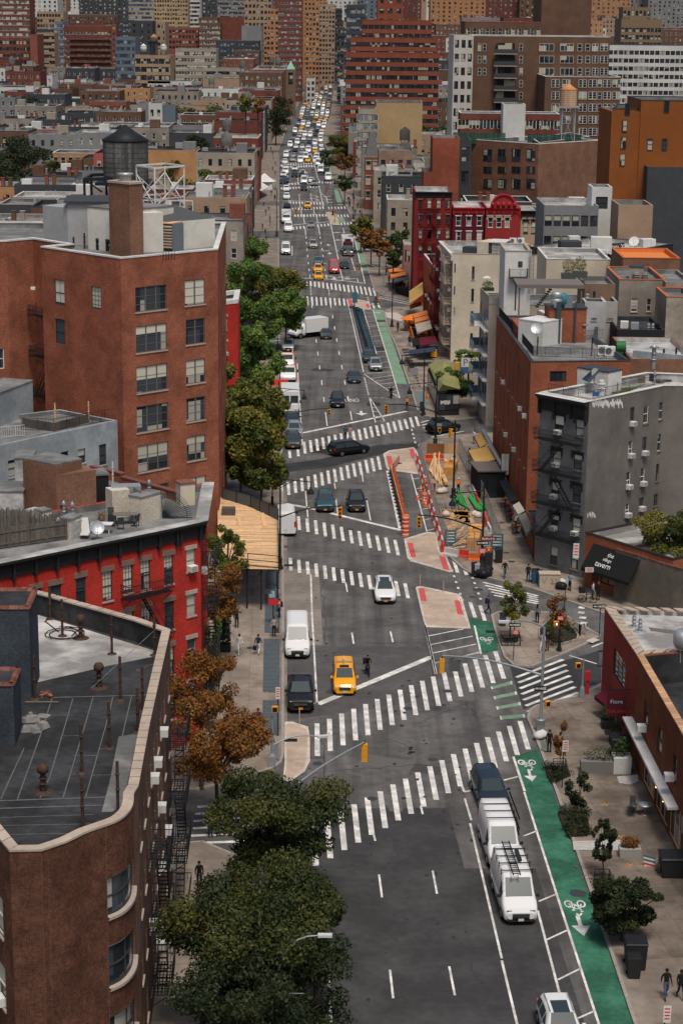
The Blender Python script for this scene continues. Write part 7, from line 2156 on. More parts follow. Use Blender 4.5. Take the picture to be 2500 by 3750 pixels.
# trees and planting
def bK(c,x,y,zc,rx,rz,ah,fV,n,size,dN=None,aq='street_tree',aD=None,nb=16,ry=None,cJ=.16,multi=1,seed=None):
 r=random.Random(hash((int(x*7),int(y*13)))&0xffff)
 if dN is not None:
  g=Q(c,*dN,.13);bc=QY(c,x,y,g.y);cx,cy,zc=bc.x,g.y,bc.z
  gx,gy=g.x,g.y
 else:
  p=Q(c,x,y,zc);cx,cy=p.x,p.y;gx,gy=cx,cy
 ry=ry or rx
 t=al(aq,(gx,gy,.1),0,ah,'tree',aD)
 bl=[];b=MB()
 gR=max(1,zc-rz*1.05)
 b.path([(gx,gy,0),(gx+r.uniform(-.1,.1),gy,gR*.5),(gx+(cx-gx)*.4,cy,gR)],cJ,8,cJ*.7)
 nb=int(nb*1.8);rz*=1.12
 for i in Rg(nb):
  a=i*2.399+r.uniform(-.4,.4);rr=sqrt((i+.5)/nb)*r.uniform(.75,1.02);ph=r.uniform(-1.15,.95)
  bx,by,bz=cx+cos(a)*rr*rx*cos(ph*.75),cy+sin(a)*rr*ry*cos(ph*.75),zc+sin(ph)*rz*.85
  s_=r.uniform(.15,.36)
  bl.append((bx,by,bz,rx*s_,ry*s_,rz*s_*.8))
  if i%2==0:
   m_=Vec((gx+(cx-gx)*.4,cy,gR)).lerp(Vec((bx,by,bz)),.5)+Zv(.1*rz)
   b.path([(gx+(cx-gx)*.4,cy,gR-.1),m_,(bx,by,bz)],cJ*.5,5,cJ*.12)
 b.aa('trunk',go,t)
 o=bp('crown',t,bl,n,size,fV,e4=.25)
 return t
GW='street trees along west kerb'
for i,(x,y,rx,rz,l,n,lf)in En(((868,905,3.6,2.6,'green street tree farthest up row by loft',5000,ba),(940,965,3.6,2.8,'second green street tree from far end of west kerb row',6000,ba),(905,1050,3.4,3,'bushy green street tree behind narrow red row house',6000,ba),(1035,1050,3,2.4,'green street tree leaning out over parked white truck',5500,aJ),(1065,1130,2.3,2,'small crown hanging over kerb lane by truck',3500,ba),(955,1155,2.6,2.2,'deep green street tree above silver parked car',4500,ba),(930,1300,3,2.8,'bright green street tree by orange roadworks',6500,ba),(870,1290,2.6,3,'green street tree against loft wall',5000,ba),(890,1440,2.6,2.6,'yellowing street tree at upper part of intersection corner',6000,aJ),(955,1520,2.9,2.6,'large yellowing street tree on corner by parked dark cars',8500,aJ),(900,1610,2.8,2.8,'yellowing street tree nearest loft on corner',7500,aJ),(975,1660,1.9,2.4,'low yellowing crown at kerb of corner',4500,aJ))):
 bK('O',x-18,y,6.6,rx*1.5,rz*1.5,l,lf,int(n*2.4),.22,aD=GW,nb=22)
bK('O',800,2160,6.5,2,2.2,'orange autumn street tree between red house and sidewalk shed',aY,7000,.11)
bK('O',832,2000,6,1.9,2,'dark olive street tree by plank deck',aJ,6500,.11)
bK('O',735,2510,7.5,3,2.4,'upper crown of orange trees in front of red house',aY,11000,.1)
bK('O',790,2690,6.5,3.3,2.7,'large orange brown autumn tree by near fire escapes',aY,17000,.1)
bK('O',1000,3010,6,4.2,2.7,'leafy green tree on near corner, front of side street crossing',dQ,30000,.105,nb=22)
bK('O',930,3430,6.5,4.3,3.4,'big dark olive tree at bottom of picture',dQ,42000,.1,nb=24)
bK('O',1040,3600,5,3.8,2.8,'dark green tree behind curved bottom street lamp',av,20000,.1,nb=20)
bK('O',860,3720,5.5,3.4,2.6,'dark tree cut by bottom edge of picture',av,12000,.1)
bK('O',1160,3380,5,1.9,2.2,'side crown of bottom trees reaching over kerb lane',dQ,9000,.1)
bK('8',795,115,0,1.35,1.5,'small green and orange tree by litter bin on triangle',aJ,4500,.1,dN=(770,318),cJ=.08)
bK('8',990,165,0,1,1.5,'thin orange leaved tree in planting bed of triangle',aY,1600,.1,dN=(1000,330),cJ=.06)
bK('K',150,600,0,.55,1.2,'slender orange sapling by man with suitcase',aY,1500,.08,dN=(140,1000),cJ=.035,nb=9)
bK('K',345,1140,0,.85,1.2,'thin dark sapling in first planting bed by green lane',av,1900,.09,dN=(330,1400),cJ=.05,nb=11)
bK('K',620,1690,0,.75,1.4,'narrow dark green sapling with low guard rail',av,2600,.09,dN=(595,2105),cJ=.05,nb=11)
bK('O',2285,3300,2.6,2,1.5,'broad dark street tree at lower right by green lane',av,14000,.1,nb=20)
GE='street trees up east kerb'
for x,y,rx,rz,l,n,lf in((1322,828,2.9,2.2,'yellow green tree over east kerb by truck',3000,aJ),(1360,875,3,2.2,'orange tinged tree over east kerb above cafe awnings',3200,aY),(1390,905,2.4,1.8,'low orange tree nearest orange kiosk awnings',2200,aY),(1455,885,2.6,2.6,'dark green tree behind grey lamp post on east pavement',3000,a5),(1440,945,1.8,1.6,'lower dark green tree by pink corner shop',1500,a5),(1262,668,2.6,2.2,'small dark green tree at far east kerb',1500,a5),(1245,530,5.6,3.6,'large green tree hanging over far east kerb',5500,aJ),(1205,575,3.6,2.8,'lower green tree joined to large far east tree',2500,a5),(1262,590,3.5,2.6,'browning tree right of large far east tree',2500,aY)):
 bK('O',x,y,6,rx,rz,l,lf,n,.26,aD=GE)
bK('U',1440,1960,3.5,2.6,2,'bright green tree overhanging olive cafe roof',ba,5500,.15)
bK('M',560,1210,4.5,2.3,1.2,'green climbers above blue parking sign',ba,3000,.14,aq='climbing_plant')
bK('O',2470,1950,6.2,3.4,2.4,'dense yellow green tree crown rising over dark roof at right edge',aJ,15000,.12,nb=22)
for x,y,z,rx,rz,l,n,lf in WT:
 bK('O',x,y,z,rx,rz,l,lf,n,.38,aq='tree',cJ=.3)
for i,(x,y,w)in En(e2[:44]):
 if dY((x,y,8))[1]>900 and dY((x,y,8))[0]<830:continue
 t=al('tree',(x,y,0),0,'%s garden tree between low houses, %s of avenue, %s'%(('dark','green','yellowing')[i%3],'west'if dY((x,y,8))[0]<1100 else 'east',('near the loft','in the nearer blocks','in the middle blocks','in the farther blocks','far back')[min(4,int(y/240))]),'tree','garden trees between low houses')
 r=random.Random(i);bl=[(x+r.uniform(-.5,.5)*w,y+r.uniform(-3,3),8+r.uniform(-2,4),w*.5,3,2.6)for _ in Rg(7)]
 b=MB();b.path([(x,y,0),(x,y,8)],.25,6,.12);b.aa('trunk',go,t)
 bp('crown',t,bl,1000,.4,(av,a5,aJ)[i%3],e4=.2)
def iQ(c,a6,ah,n,fV,h=.5,iG=None,gO=True,name='planting_bed',soil=True):
 P_=[Q(c,*p,.13)for p in a6];cc=sum(P_,Vec())/len(P_)
 t=al(name,(cc.x,cc.y,.13),0,ah,'planting')
 b=MB();b.cK([(p.x,p.y)for p in P_],.12,.2);b.aa('soil',mat('soil',(.035,.026,.02),.95,aF=.3,scale=4),t)
 if gO:
  b=MB()
  for i in Rg(len(P_)):b.bar(P_[i]+Zv(.1),P_[(i+1)%len(P_)]+Zv(.1),.12,.22)
  b.aa('edging',gj,t)
 xs=[p.x for p in P_];ys=[p.y for p in P_];bl=[];r=random.Random(int(cc.x*10))
 while len(bl)<26:
  x,y=r.uniform(min(xs),max(xs)),r.uniform(min(ys),max(ys))
  if eU((x,y),[(p.x,p.y)for p in P_]):s_=r.uniform(.25,.5);bl.append((x,y,.2+h*.4,s_,s_,h*r.uniform(.5,1)))
 bp('plants',t,bl,n,.065,fV,e4=.2)
 if iG:bp('flowers',t,[(b_[0],b_[1],b_[2]+.15,b_[3],b_[4],b_[5])for b_ in bl[::4]],n//8,.05,iG)
 return t
iQ('8',T("905,262 960,215 1040,235 1085,290 1080,310 1000,333 930,325 908,300"),'kerbed planting bed with shrubs and orange flowers on triangle',2600,a5,.7,aY)
iQ('8',T("730,300 815,298 812,330 738,332"),'small square tree pit with dark plants on triangle',500,av,.3)
iQ('K',T("-20,905 200,905 260,1010 60,1080 10,1010"),'grassy tree pit below orange sapling',1100,av,.35,gO=False)
iQ('K',T("120,1390 420,1380 480,1640 250,1670 180,1560"),'dark planted tree pit by green lane',2600,av,.6,gO=False)
iQ('K',T("505,2120 680,2110 700,2190 540,2210"),'small tree pit around narrow sapling',500,av,.3,gO=False)
bS(Q('K',615,960,.15),'long grey planter box with young tree by restaurant terrace',1,(.18,.17,.16),a5,cU=(3.2,.8,.9),n=500)
bS(Q('K',800,955,.15),'tall white slatted planter by long grey planter',1.3,(.55,.54,.5),a5,cU=(1.2,1.1,1.2),n=500)
bS(Q('K',890,1865,.15),'pale square planter filled with golden flowers',.7,(.32,.31,.29),aY,cU=(1.3,.7,.6),n=700)
for x,y,l in((652,480,'clipped dark green box hedge at door awning'),(742,650,'clipped green box hedge right of door mat')):
 p=Q('K',x,y,.15);t=al('box_hedge',p,0,l,'hedge');bx('planter',ag,t,(0,0,0),(.9,.9,.6));bp('foliage',t,[(0,0,.95+k*.25,.45,.45,.3)for k in Rg(3)],1400,.05,a5,am=True)
for x,y,l in((1035,355,'tall dark hedge in black planter by red house pavement'),(1010,300,'second tall hedge behind black planter hedge')):
 p=Q('7',x,y,.15);t=al('tall_hedge',p,0,l,'hedge');bx('planter',ag,t,(0,0,0),(.9,.9,.6));bp('foliage',t,[(0,0,1+k*.5,.5,.5,.45)for k in Rg(5)],2600,.07,av,am=True)
bK('O',775,2390,5,.9,2.8,'climbing greenery below red house fire escape',ba,3500,.09,aq='climbing_plant')
# vehicles
def cL(name,dc,cR=.28,fS=0):
 return mat('paint_'+name,dc,cR,fS,aF=.02,scale=2,iL=.4)
CP={'white':cL('car_white',(.68,.68,.67)),'black':cL('car_black',(.012,.013,.015)),'graphite':cL('car_graphite',(.055,.06,.065),.3,.3),'navy':cL('car_navy',(.022,.035,.05),.3,.2),'teal':cL('car_teal',(.03,.085,.11),.3,.2),'silver':cL('car_silver',(.36,.38,.4),.3,.5),'taxi':cL('car_taxi',(.78,.34,.015)),'red':cL('car_red',(.48,.035,.05)),'beige':cL('car_beige',(.34,.32,.27),.3,.3),'steelblue':cL('car_steelblue',(.1,.14,.18),.3,.3)}
eM=mat('car_glass',(.03,.045,.05),.22,fD=.2)
de=mat('tyre',(.012,.012,.012),.85)
he=mat('rim',(.3,.31,.32),.35,.8)
iV=mat('headlamp',(.75,.75,.72),.15,fD=.8)
M_TL=mat('tail_lamp',(.42,.012,.01),.3)
cZ=mat('grille_black',(.01,.01,.011),.5)
c4=mat('chrome',(.55,.56,.57),.2,.9)
dg=mat('plate_white',(.55,.55,.5),.6);bs=mat('plate_orange',(.7,.28,.03),.6)
aX=mat('black_plastic',(.025,.025,.026),.6)
def dC(y,zb,dl,zt,w,wt,nose=0):
 h=[(w*.88,zb),(w*.985,zb+.12),(w,zb+(dl-zb)*.55),(w*.985,dl),(wt+(w*.985-wt)*.12,zt-(zt-dl)*.1-.035),(wt*.9,zt-.008),(wt*.45,zt+.012)]
 return[(x,y,z)for x,z in h]+[(-x,y,z)for x,z in h[::-1]]
def hv(b,bk):
 n=len(bk[0])
 b.smooth=True
 for r0,r1 in zip(bk,bk[1:]):
  b.raw(r0+r1,[(i,(i+1)%n,n+(i+1)%n,n+i)for i in Rg(n)])
 b.smooth=False
 b.aA(bk[0][::-1]);b.aA(bk[-1])
def cg(st,k=3):
 out=[]
 for i in Rg(len(st)-1):
  a,b,c,d=st[max(i-1,0)],st[i],st[i+1],st[min(i+2,len(st)-1)]
  for j in Rg(k):
   t=j/k
   v=[]
   for q in Rg(len(b)):
    m1=(c[q]-a[q])/max(c[0]-a[0],1e-3)*(c[0]-b[0])if i else(c[q]-b[q]);m2=(d[q]-b[q])/max(d[0]-b[0],1e-3)*(c[0]-b[0])if i<len(st)-2 else(c[q]-b[q])
    if q in(3,):m1=m2=c[q]-b[q]
    h=(2*t**3-3*t*t+1)*b[q]+(t**3-2*t*t+t)*m1*.6+(-2*t**3+3*t*t)*c[q]+(t**3-t*t)*m2*.6
    v.append(h)
   out.append(tuple(v))
 out.append(st[-1]);return out
h5={'sedan':dict(L=4.8,st=[(-2.4,.38,.6,.62,.7,.6),(-2.25,.26,.66,.72,.86,.74),(-1.6,.22,.78,.86,.92,.8),(-.95,.22,.86,.95,.925,.76),(-.15,.22,.88,1.4,.925,.62),(.65,.22,.9,1.44,.925,.62),(1.55,.22,.92,1.1,.92,.68),(2.2,.26,.9,.98,.88,.72),(2.4,.4,.8,.86,.76,.62)],ws=(3,4),rw=(5,6),side=[(3.35,4.2),(4.25,5),(5.05,5.6)],wheel=(-1.45,1.42,.33)),'suv':dict(L=4.7,st=[(-2.35,.42,.74,.76,.72,.62),(-2.2,.3,.84,.9,.88,.76),(-1.55,.26,.94,1.02,.95,.82),(-1,.26,1,1.1,.95,.8),(-.35,.26,1.02,1.62,.95,.66),(.8,.26,1.04,1.69,.95,.68),(1.75,.26,1.06,1.62,.94,.68),(2.15,.3,1.05,1.2,.9,.72),(2.35,.42,.95,1.02,.8,.66)],ws=(3,4),rw=(6,7),side=[(3.4,4.3),(4.4,5.2),(5.3,6.3)],wheel=(-1.42,1.4,.37)),'minivan':dict(L=5.1,st=[(-2.55,.4,.72,.74,.74,.64),(-2.4,.28,.84,.9,.92,.8),(-1.85,.24,.96,1.04,.99,.84),(-1.35,.24,1.02,1.14,.99,.82),(-.55,.24,1.04,1.68,.99,.7),(1,.24,1.06,1.76,.99,.72),(2.2,.24,1.06,1.7,.97,.72),(2.45,.28,1.04,1.3,.93,.74),(2.55,.42,.95,1.05,.84,.7)],ws=(3,4),rw=(6,7),side=[(3.5,4.2),(4.25,5.1),(5.2,6.3)],wheel=(-1.55,1.55,.35)),'taxi_van':dict(L=4.7,st=[(-2.35,.4,.74,.76,.7,.6),(-2.2,.28,.86,.92,.84,.72),(-1.75,.24,.98,1.08,.87,.76),(-1.35,.24,1.06,1.18,.875,.76),(-.7,.24,1.08,1.74,.875,.68),(.8,.24,1.1,1.84,.875,.7),(2.05,.24,1.1,1.82,.87,.7),(2.25,.28,1.08,1.5,.86,.7),(2.35,.42,1,1.2,.8,.68)],ws=(3,4),rw=(6,7),side=[(3.5,4.2),(4.3,5.1),(5.2,6.2)],wheel=(-1.5,1.4,.33)),'van':dict(L=5.9,st=[(-2.95,.45,.8,.84,.78,.66),(-2.8,.32,.98,1.06,.96,.84),(-2.3,.3,1.18,1.3,1.02,.9),(-2,.3,1.24,1.42,1.03,.9),(-1.25,.3,1.28,2.28,1.03,.84),(-.9,.3,1.3,2.46,1.03,.86),(2.2,.3,1.3,2.52,1.03,.88),(2.85,.32,1.3,2.46,1.02,.88),(2.95,.4,1.28,2.4,1,.86)],ws=(3,4),rw=None,side=[(3.3,4.6)],wheel=(-1.95,1.75,.36)),'pickup':dict(L=5.9,st=[(-2.95,.5,.95,.98,.82,.72),(-2.8,.38,1.04,1.1,.97,.86),(-2.1,.36,1.12,1.2,1,.9),(-1.45,.36,1.16,1.24,1,.86),(-.75,.36,1.18,1.84,1,.72),(.45,.36,1.18,1.88,1,.72),(.85,.36,1.18,1.26,1,.84),(2.8,.4,1.14,1.18,.99,.86),(2.95,.5,1.1,1.14,.95,.84)],ws=(3,4),rw=(5,6),side=[(3.4,4.2),(4.3,5)],wheel=(-1.9,1.85,.41)),}
def bE(st,k):
 i=min(int(k),len(st)-2);t=k-i
 return tuple(st[i][q]*(1-t)+st[i+1][q]*t for q in Rg(6))
gd={}
def gC(aq,dc,plate=dg,rack=None,roofbox=None,g4=False):
 key=(aq,dc,plate.name,rack,roofbox,g4)
 if key in gd:return gd[key],False
 d=h5[aq];st=d['st'];L=d['L'];P_=CP[dc]
 nm={'sedan':'sedan_car','suv':'suv_car','minivan':'minivan','taxi_van':'taxi','van':'delivery_van','pickup':'pickup_truck'}[aq]
 if dc=='taxi':nm='taxi'
 t=al(nm,(0,0,0))
 b=MB();ss=cg(st)
 hv(b,[dC(*s)for s in ss]);b.aa('body',P_,t,am=True)
 W=max(s[4]for s in st)
 def dA(s,f,sx,eG=.012):
  y,zb,dl,zt,w,wt=s
  z1=zt-(zt-dl)*.1-.035;x1=wt+(w*.985-wt)*.12
  return Vec((sx*(w*.985+(x1-w*.985)*f+eG),y,dl+(z1-dl)*f))
 def eg(s,fx,eG=.015):
  y,zb,dl,zt,w,wt=s
  return Vec((fx*wt*.9,y,zt+eG))
 yk=lambda k:bE(st,k)[0]
 def fM(nm,k0,k1,w):
  q=[min(ss,key=lambda x:abs(x[0]-yk(k0)))]+[x for x in ss if yk(k0)<x[0]<yk(k1)]+[min(ss,key=lambda x:abs(x[0]-yk(k1)))];g=MB()
  for a,c in zip(q,q[1:]):
   if c[0]>a[0]:g.aA([eg(a,-w,.028),eg(a,w,.028),eg(c,w,.028),eg(c,-w,.028)])
  g.aa(nm,eM,t,am=True)
 fM('windscreen',d['ws'][0]+.1,d['ws'][1]-.05,.97)
 if d['rw']:fM('rear_window',d['rw'][0]+.1,d['rw'][1]-.1,.95)
 for sx in(-1,1):
  for k0,k1 in d['side']:
   a,c=bE(st,k0),bE(st,k1)
   fa=.92 if(a[3]-a[2])>.42 else .1
   fc=.92 if(c[3]-c[2])>.42 else .12
   g=MB();q=[dA(a,.06,sx,.03),dA(c,.06,sx,.03),dA(c,fc,sx,.03),dA(a,fa,sx,.03)]
   g.aA(q if sx>0 else q[::-1]);g.aa('side_window',eM,t,am=True)
  s0=bE(st,1);zh=s0[2]-.02
  ob('headlight',iV if aq!='van'else mat('headlamp_smoked',(.1,.11,.12),.15,fD=.8),t,(sx*(s0[4]*.55)-(0 if sx>0 else .3),s0[0]-.09,zh-.16),(.3,0,0),(sx*0,.16,0),(0,0,.17))
  s1=st[-2];ob('tail_light',M_TL,t,(sx*s1[4]*.82-(0 if sx>0 else .17),s1[0]+.02,s1[2]-.25),(.17,0,0),(0,.1,0),(0,0,.26 if aq!='van'else .6))
  sm=bE(st,d['ws'][0]+.35);h=MB();h.box((sx*(W+.13),sm[0]+.05,sm[2]+.02),(.2,.12,.17),bc=(.9,.8));h.bar((sx*W*.95,sm[0]+.08,sm[2]+.05),(sx*(W+.1),sm[0]+.05,sm[2]+.08),.05);h.aa('mirror',aX if dc in('white',)and aq=='van'else(P_ if aq!='van'else aX),t,am=True)
  for wy in d['wheel'][:2]:
   r=d['wheel'][2];h=MB();h.tube((sx*(W-.24),wy,r),(sx*(W+.008),wy,r),r,n=18);w_=h.aa('wheel',de,t,am=True)
   tb('rim',he,w_,(sx*(W-.02),wy,r),(sx*(W+.018),wy,r),r*.62,n=12)
   h=MB();rr=r*1.17
   a6=[(sx*(W+.002),wy+cos(pi*i/10)*rr,r+sin(pi*i/10)*rr)for i in Rg(11)];h.aA(a6 if sx<0 else a6[::-1]);h.aa('wheel_arch',cZ,t,am=True)
 s0,s1=st[0],st[1]
 gh=.36 if aq in('van','pickup','minivan')else .2;h=MB();h.obox((-s1[4]*.52,s0[0]-.03,s0[2]-gh-.02),(s1[4]*1.04,0,0),(0,.1,0),(0,0,gh));gr=h.aa('grille',cZ,t,am=True)
 h=MB()
 for k in Rg(3):h.obox((-s1[4]*.5,s0[0]-.038,s0[2]-.215+k*.06),(s1[4],0,0),(0,.02,0),(0,0,.014))
 h.aa('grille_bar',c4,gr,am=True)
 ob('bumper',aX if aq in('van','pickup','suv')else P_,t,(-s1[4]*.78,s0[0]-.02,s1[1]-.02),(s1[4]*1.56,0,0),(0,.2,0),(0,0,.16))
 ob('number_plate',plate,t,(-.16,s0[0]-.055,s1[1]+.03),(.32,0,0),(0,.02,0),(0,0,.15))
 e0=st[-1];ob('number_plate',plate,t,(-.16,e0[0]+.02,.62 if aq!='van'else .7),(.32,0,0),(0,.02,0),(0,0,.15))
 bx('underbody',cZ,t,(0,0,.16),(W*1.7,L*.86,.14))
 if aq=='pickup':
  bx('cargo_bed',cZ,t,(0,1.85,1.17),(W*1.62,1.85,.03))
 if g4:fM('sunroof',4.15,5,.72)
 if rack=='bars':
  for sx in(-1,1):br('roof_rail',aX if dc!='white'else c4,t,(sx*.6,st[4][0]+.1,st[4][3]+.06),(sx*.62,st[6][0]-.1,st[5][3]+.05),.04)
 if rack=='ladder':
  zt=2.6
  for y in(-.9,.1,1.1,2.1):h=MB();h.bar((-.92,y,zt),(.92,y,zt),.05);h.bar((-.92,y,zt-.25),(-.92,y,zt+.1),.05);h.bar((.92,y,zt-.25),(.92,y,zt+.1),.05);h.aa('roof_rack',aX,t,am=True)
  for x0,y0,y1,nn in((-.35,-1.8,2.9,17),):
   h=MB();h.bar((x0,y0,zt+.12),(x0,y1,zt+.12),.05,.08);h.bar((x0+.42,y0,zt+.12),(x0+.42,y1,zt+.12),.05,.08)
   for k in Rg(nn):yy=y0+.15+(y1-y0-.3)*k/(nn-1);h.bar((x0,yy,zt+.12),(x0+.42,yy,zt+.12),.035)
   h.aa('ladder',mat('aluminium',(.45,.36,.26),.5,.6),t,am=True)
  bx('roof_box',aX,t,(.35,1,zt+.05),(.22,1.6,.1))
 if rack=='siderack':
  zt=2.6
  for y in(-.6,.5,1.6,2.6):h=MB();h.bar((-.95,y,zt),(.95,y,zt),.05);h.bar((.98,y,1.4),(.98,y,zt),.05);h.aa('roof_rack',aX,t,am=True)
  h=MB()
  for zz in(1.7,2.1,2.75):h.bar((1.05,-1.2,zz),(1.05,3.1,zz),.06,.09)
  for k in Rg(12):h.bar((1.05,-1+k*.36,1.7),(1.05,-1+k*.36,2.1),.03)
  h.aa('ladder',mat('aluminium'),t,am=True)
 if roofbox=='taxi':
  bx('roof_light',aX,t,(0,-.45,1.78),(.75,.28,.14),bc=(.9,.6))
  br('roof_panel',aj,t,(-.62,.5,1.88),(.62,.5,1.88),.16,.06);bx('roof_advert',ae,t,(0,.5,1.9),(.05,.9,.32))
 if roofbox=='cab':
  bx('roof_light',ae,t,(0,.1,st[4][3]+.05),(.5,.2,.14),bc=(.9,.6))
 gd[key]=t
 return t,True
def iF(c,x,y,L,rz,eT=False,z=0):
 p=Q(c,x,y,z);f=Vec((sin(rz),-cos(rz),0))
 return Vec((*(p+f*(L/2)*(1 if eT else-1)).xy,0))
def aI(aq,dc,c,x,y,ah,rz=None,eT=False,plate=dg,dL=None,aD='vehicles on the avenue',z=0,**kw):
 t,new=gC(aq,dc,plate,**kw)
 rz=dw if rz is None else rz
 bj=iF(c,x,y,h5[aq]['L'],rz,eT,z)
 if new:o=t;o.location=bj;o.rotation_euler=(0,0,rz)
 else:o=bB(t,bj,rz)
 cf(o,ah,dL or{'sedan':'car','suv':'car','minivan':'car','taxi_van':'taxi','van':'van','pickup':'pickup truck'}[aq],aD)
 if dc=='taxi':o['category']='taxi'
 return o
aI('van','white','7',1366,398,'white delivery van parked at west kerb ahead of black pickup')
aI('pickup','black','7',1381,648,'black pickup truck parked at near end of west kerb lane',plate=bs)
tx=aI('taxi_van','taxi','E',457,524,'yellow taxi van waiting at stop line by cyclist',roofbox='taxi')
aI('suv','white','D',905,1110,'white car with black glass roof driving past painted island',g4=True,rack='bars',plate=bs)
aI('minivan','navy','0',706,102,'dark blue luxury car parked first by green lane',rz=dw+.06)
aI('van','white','0',752,368,'white work van with ladder along its side, parked behind dark blue car',rack='siderack',rz=dw+.03)
aI('van','white','0',822,618,'white van carrying long ladder on its roof by green lane',rack='ladder',rz=dw+.03)
rz_=dw+.04;p=Q('0',968,930,1.2);f=Vec((sin(rz_),-cos(rz_),0))
o=aI('suv','white','0',968,930,'white car with dark sunroof cut by bottom edge',rz=rz_,eT=True,z=1.2,g4=True,rack='bars',plate=dg)
aI('suv','black','D',698,450,'black car with roof rails at middle stop line',rack='bars',plate=bs)
aI('suv','teal','D',472,450,'teal car at middle stop line, left of black one',plate=bs)
aI('van','white','D',190,622,'white van seen from behind by plank deck',rz=dw+pi,eT=True)
a,c2=Q('A',640,1392),Q('A',860,1362);iJ=(c2-a);rzv=atan2(iJ.x,-iJ.y)
mv=aI('minivan','black','A',885,1345,'black minivan with bicycles on its tail turning across avenue',rz=rzv)
mv.location=(*((Q('A',730,1385)+Vec((0,1,0))).xy),0)
for c,x,y,k,dc,l,kw in(('A',275,1338,'suv','graphite','graphite car parked at corner below yellowing trees',dict(plate=bs)),('A',285,1250,'suv','silver','silver car with orange papers on its bonnet, parked second from corner',{}),('A',268,1150,'sedan','navy','dark car parked close in front of white step truck',{}),('A',235,540,'suv','silver','silver car parked before orange roadworks',dict(rack='bars')),('A',547,436,'sedan','graphite','dark grey sedan driving alone in west lane',dict(plate=bs)),('A',778,798,'sedan','graphite','black sedan by hatched triangle',{}),('A',642,1000,'suv','black','black car driving towards ONLY marking',{}),('A',905,632,'suv','graphite','dark grey car parked at end of bike dock',{}),('A',956,700,'suv','silver','silver car parked at tip of hatched buffer',{}),('B',617,1503,'sedan','taxi','yellow taxi first at far stop line',dict(roofbox='cab')),('B',612,1432,'suv','taxi','yellow taxi second in queue',dict(roofbox='cab')),('B',618,1352,'suv','steelblue','blue grey car third in queue behind taxis',{}),('B',890,1388,'sedan','navy','dark car with yellow roof sign by red van',{}),('B',562,1172,'minivan','beige','beige minivan driving between queue and crossing',{}),('B',540,958,'sedan','silver','silver sedan on far crossing',{}),('B',503,756,'suv','taxi','yellow taxi crossing double zebra',dict(roofbox='cab')),('B',465,570,'suv','navy','dark car in front of white van beyond crossing',{}),('B',575,522,'pickup','silver','pale pickup truck in middle lane far up',{}),('B',365,428,'suv','black','black car in far left lane',{}),('B',452,407,'suv','white','white car in far middle lane',{}),('B',368,362,'suv','white','white car behind black car in far left lane',{}),('B',245,497,'sedan','navy','dark blue car parked in far kerb lane',{}),('B',250,425,'suv','white','white car parked second in far kerb lane',{}),('B',250,380,'sedan','silver','silver car parked third in far kerb lane',{}),('B',252,330,'sedan','white','white car parked fourth in far kerb lane',{}),('B',250,285,'suv','silver','silver car parked fifth in far kerb lane',{}),('B',503,150,'sedan','white','white car just past roadworks cones',{})):
 aI(k,dc,c,x,y,l,**kw)
aI('van','red','B',782,1438,'red van in middle lane by taxi queue',plate=bs)
aI('van','white','B',275,1240,'white van with its door open at west kerb')
aI('van','white','B',638,384,'white van in far right lane');aI('van','white','B',612,312,'white van second in far right lane');aI('van','white','B',598,250,'white van third in far right lane')
aI('van','white','B',483,242,'white van alone beyond far double crossing');aI('van','white','B',465,500,'white van behind dark car')
a,c2=Q('N',200,245),Q('N',440,215);iJ=(c2-a);jr=aI('suv','black','N',440,215,'black jeep with spare wheel and roof box turning into east side street',rz=atan2(iJ.x,-iJ.y)+.12,rack='bars')
jr.location=(*((a+c2)/2+Vec((0,.9,0))).xy,0)
sw=MB();sw.tube((-.3,2.36,1),(-.3,2.62,1),.38,n=16);s_=sw.aa('spare_wheel',de,jr,am=True)
bx('roof_box',aX,jr,(0,.9,1.74),(.9,1.6,.3),bc=(.8,.9))
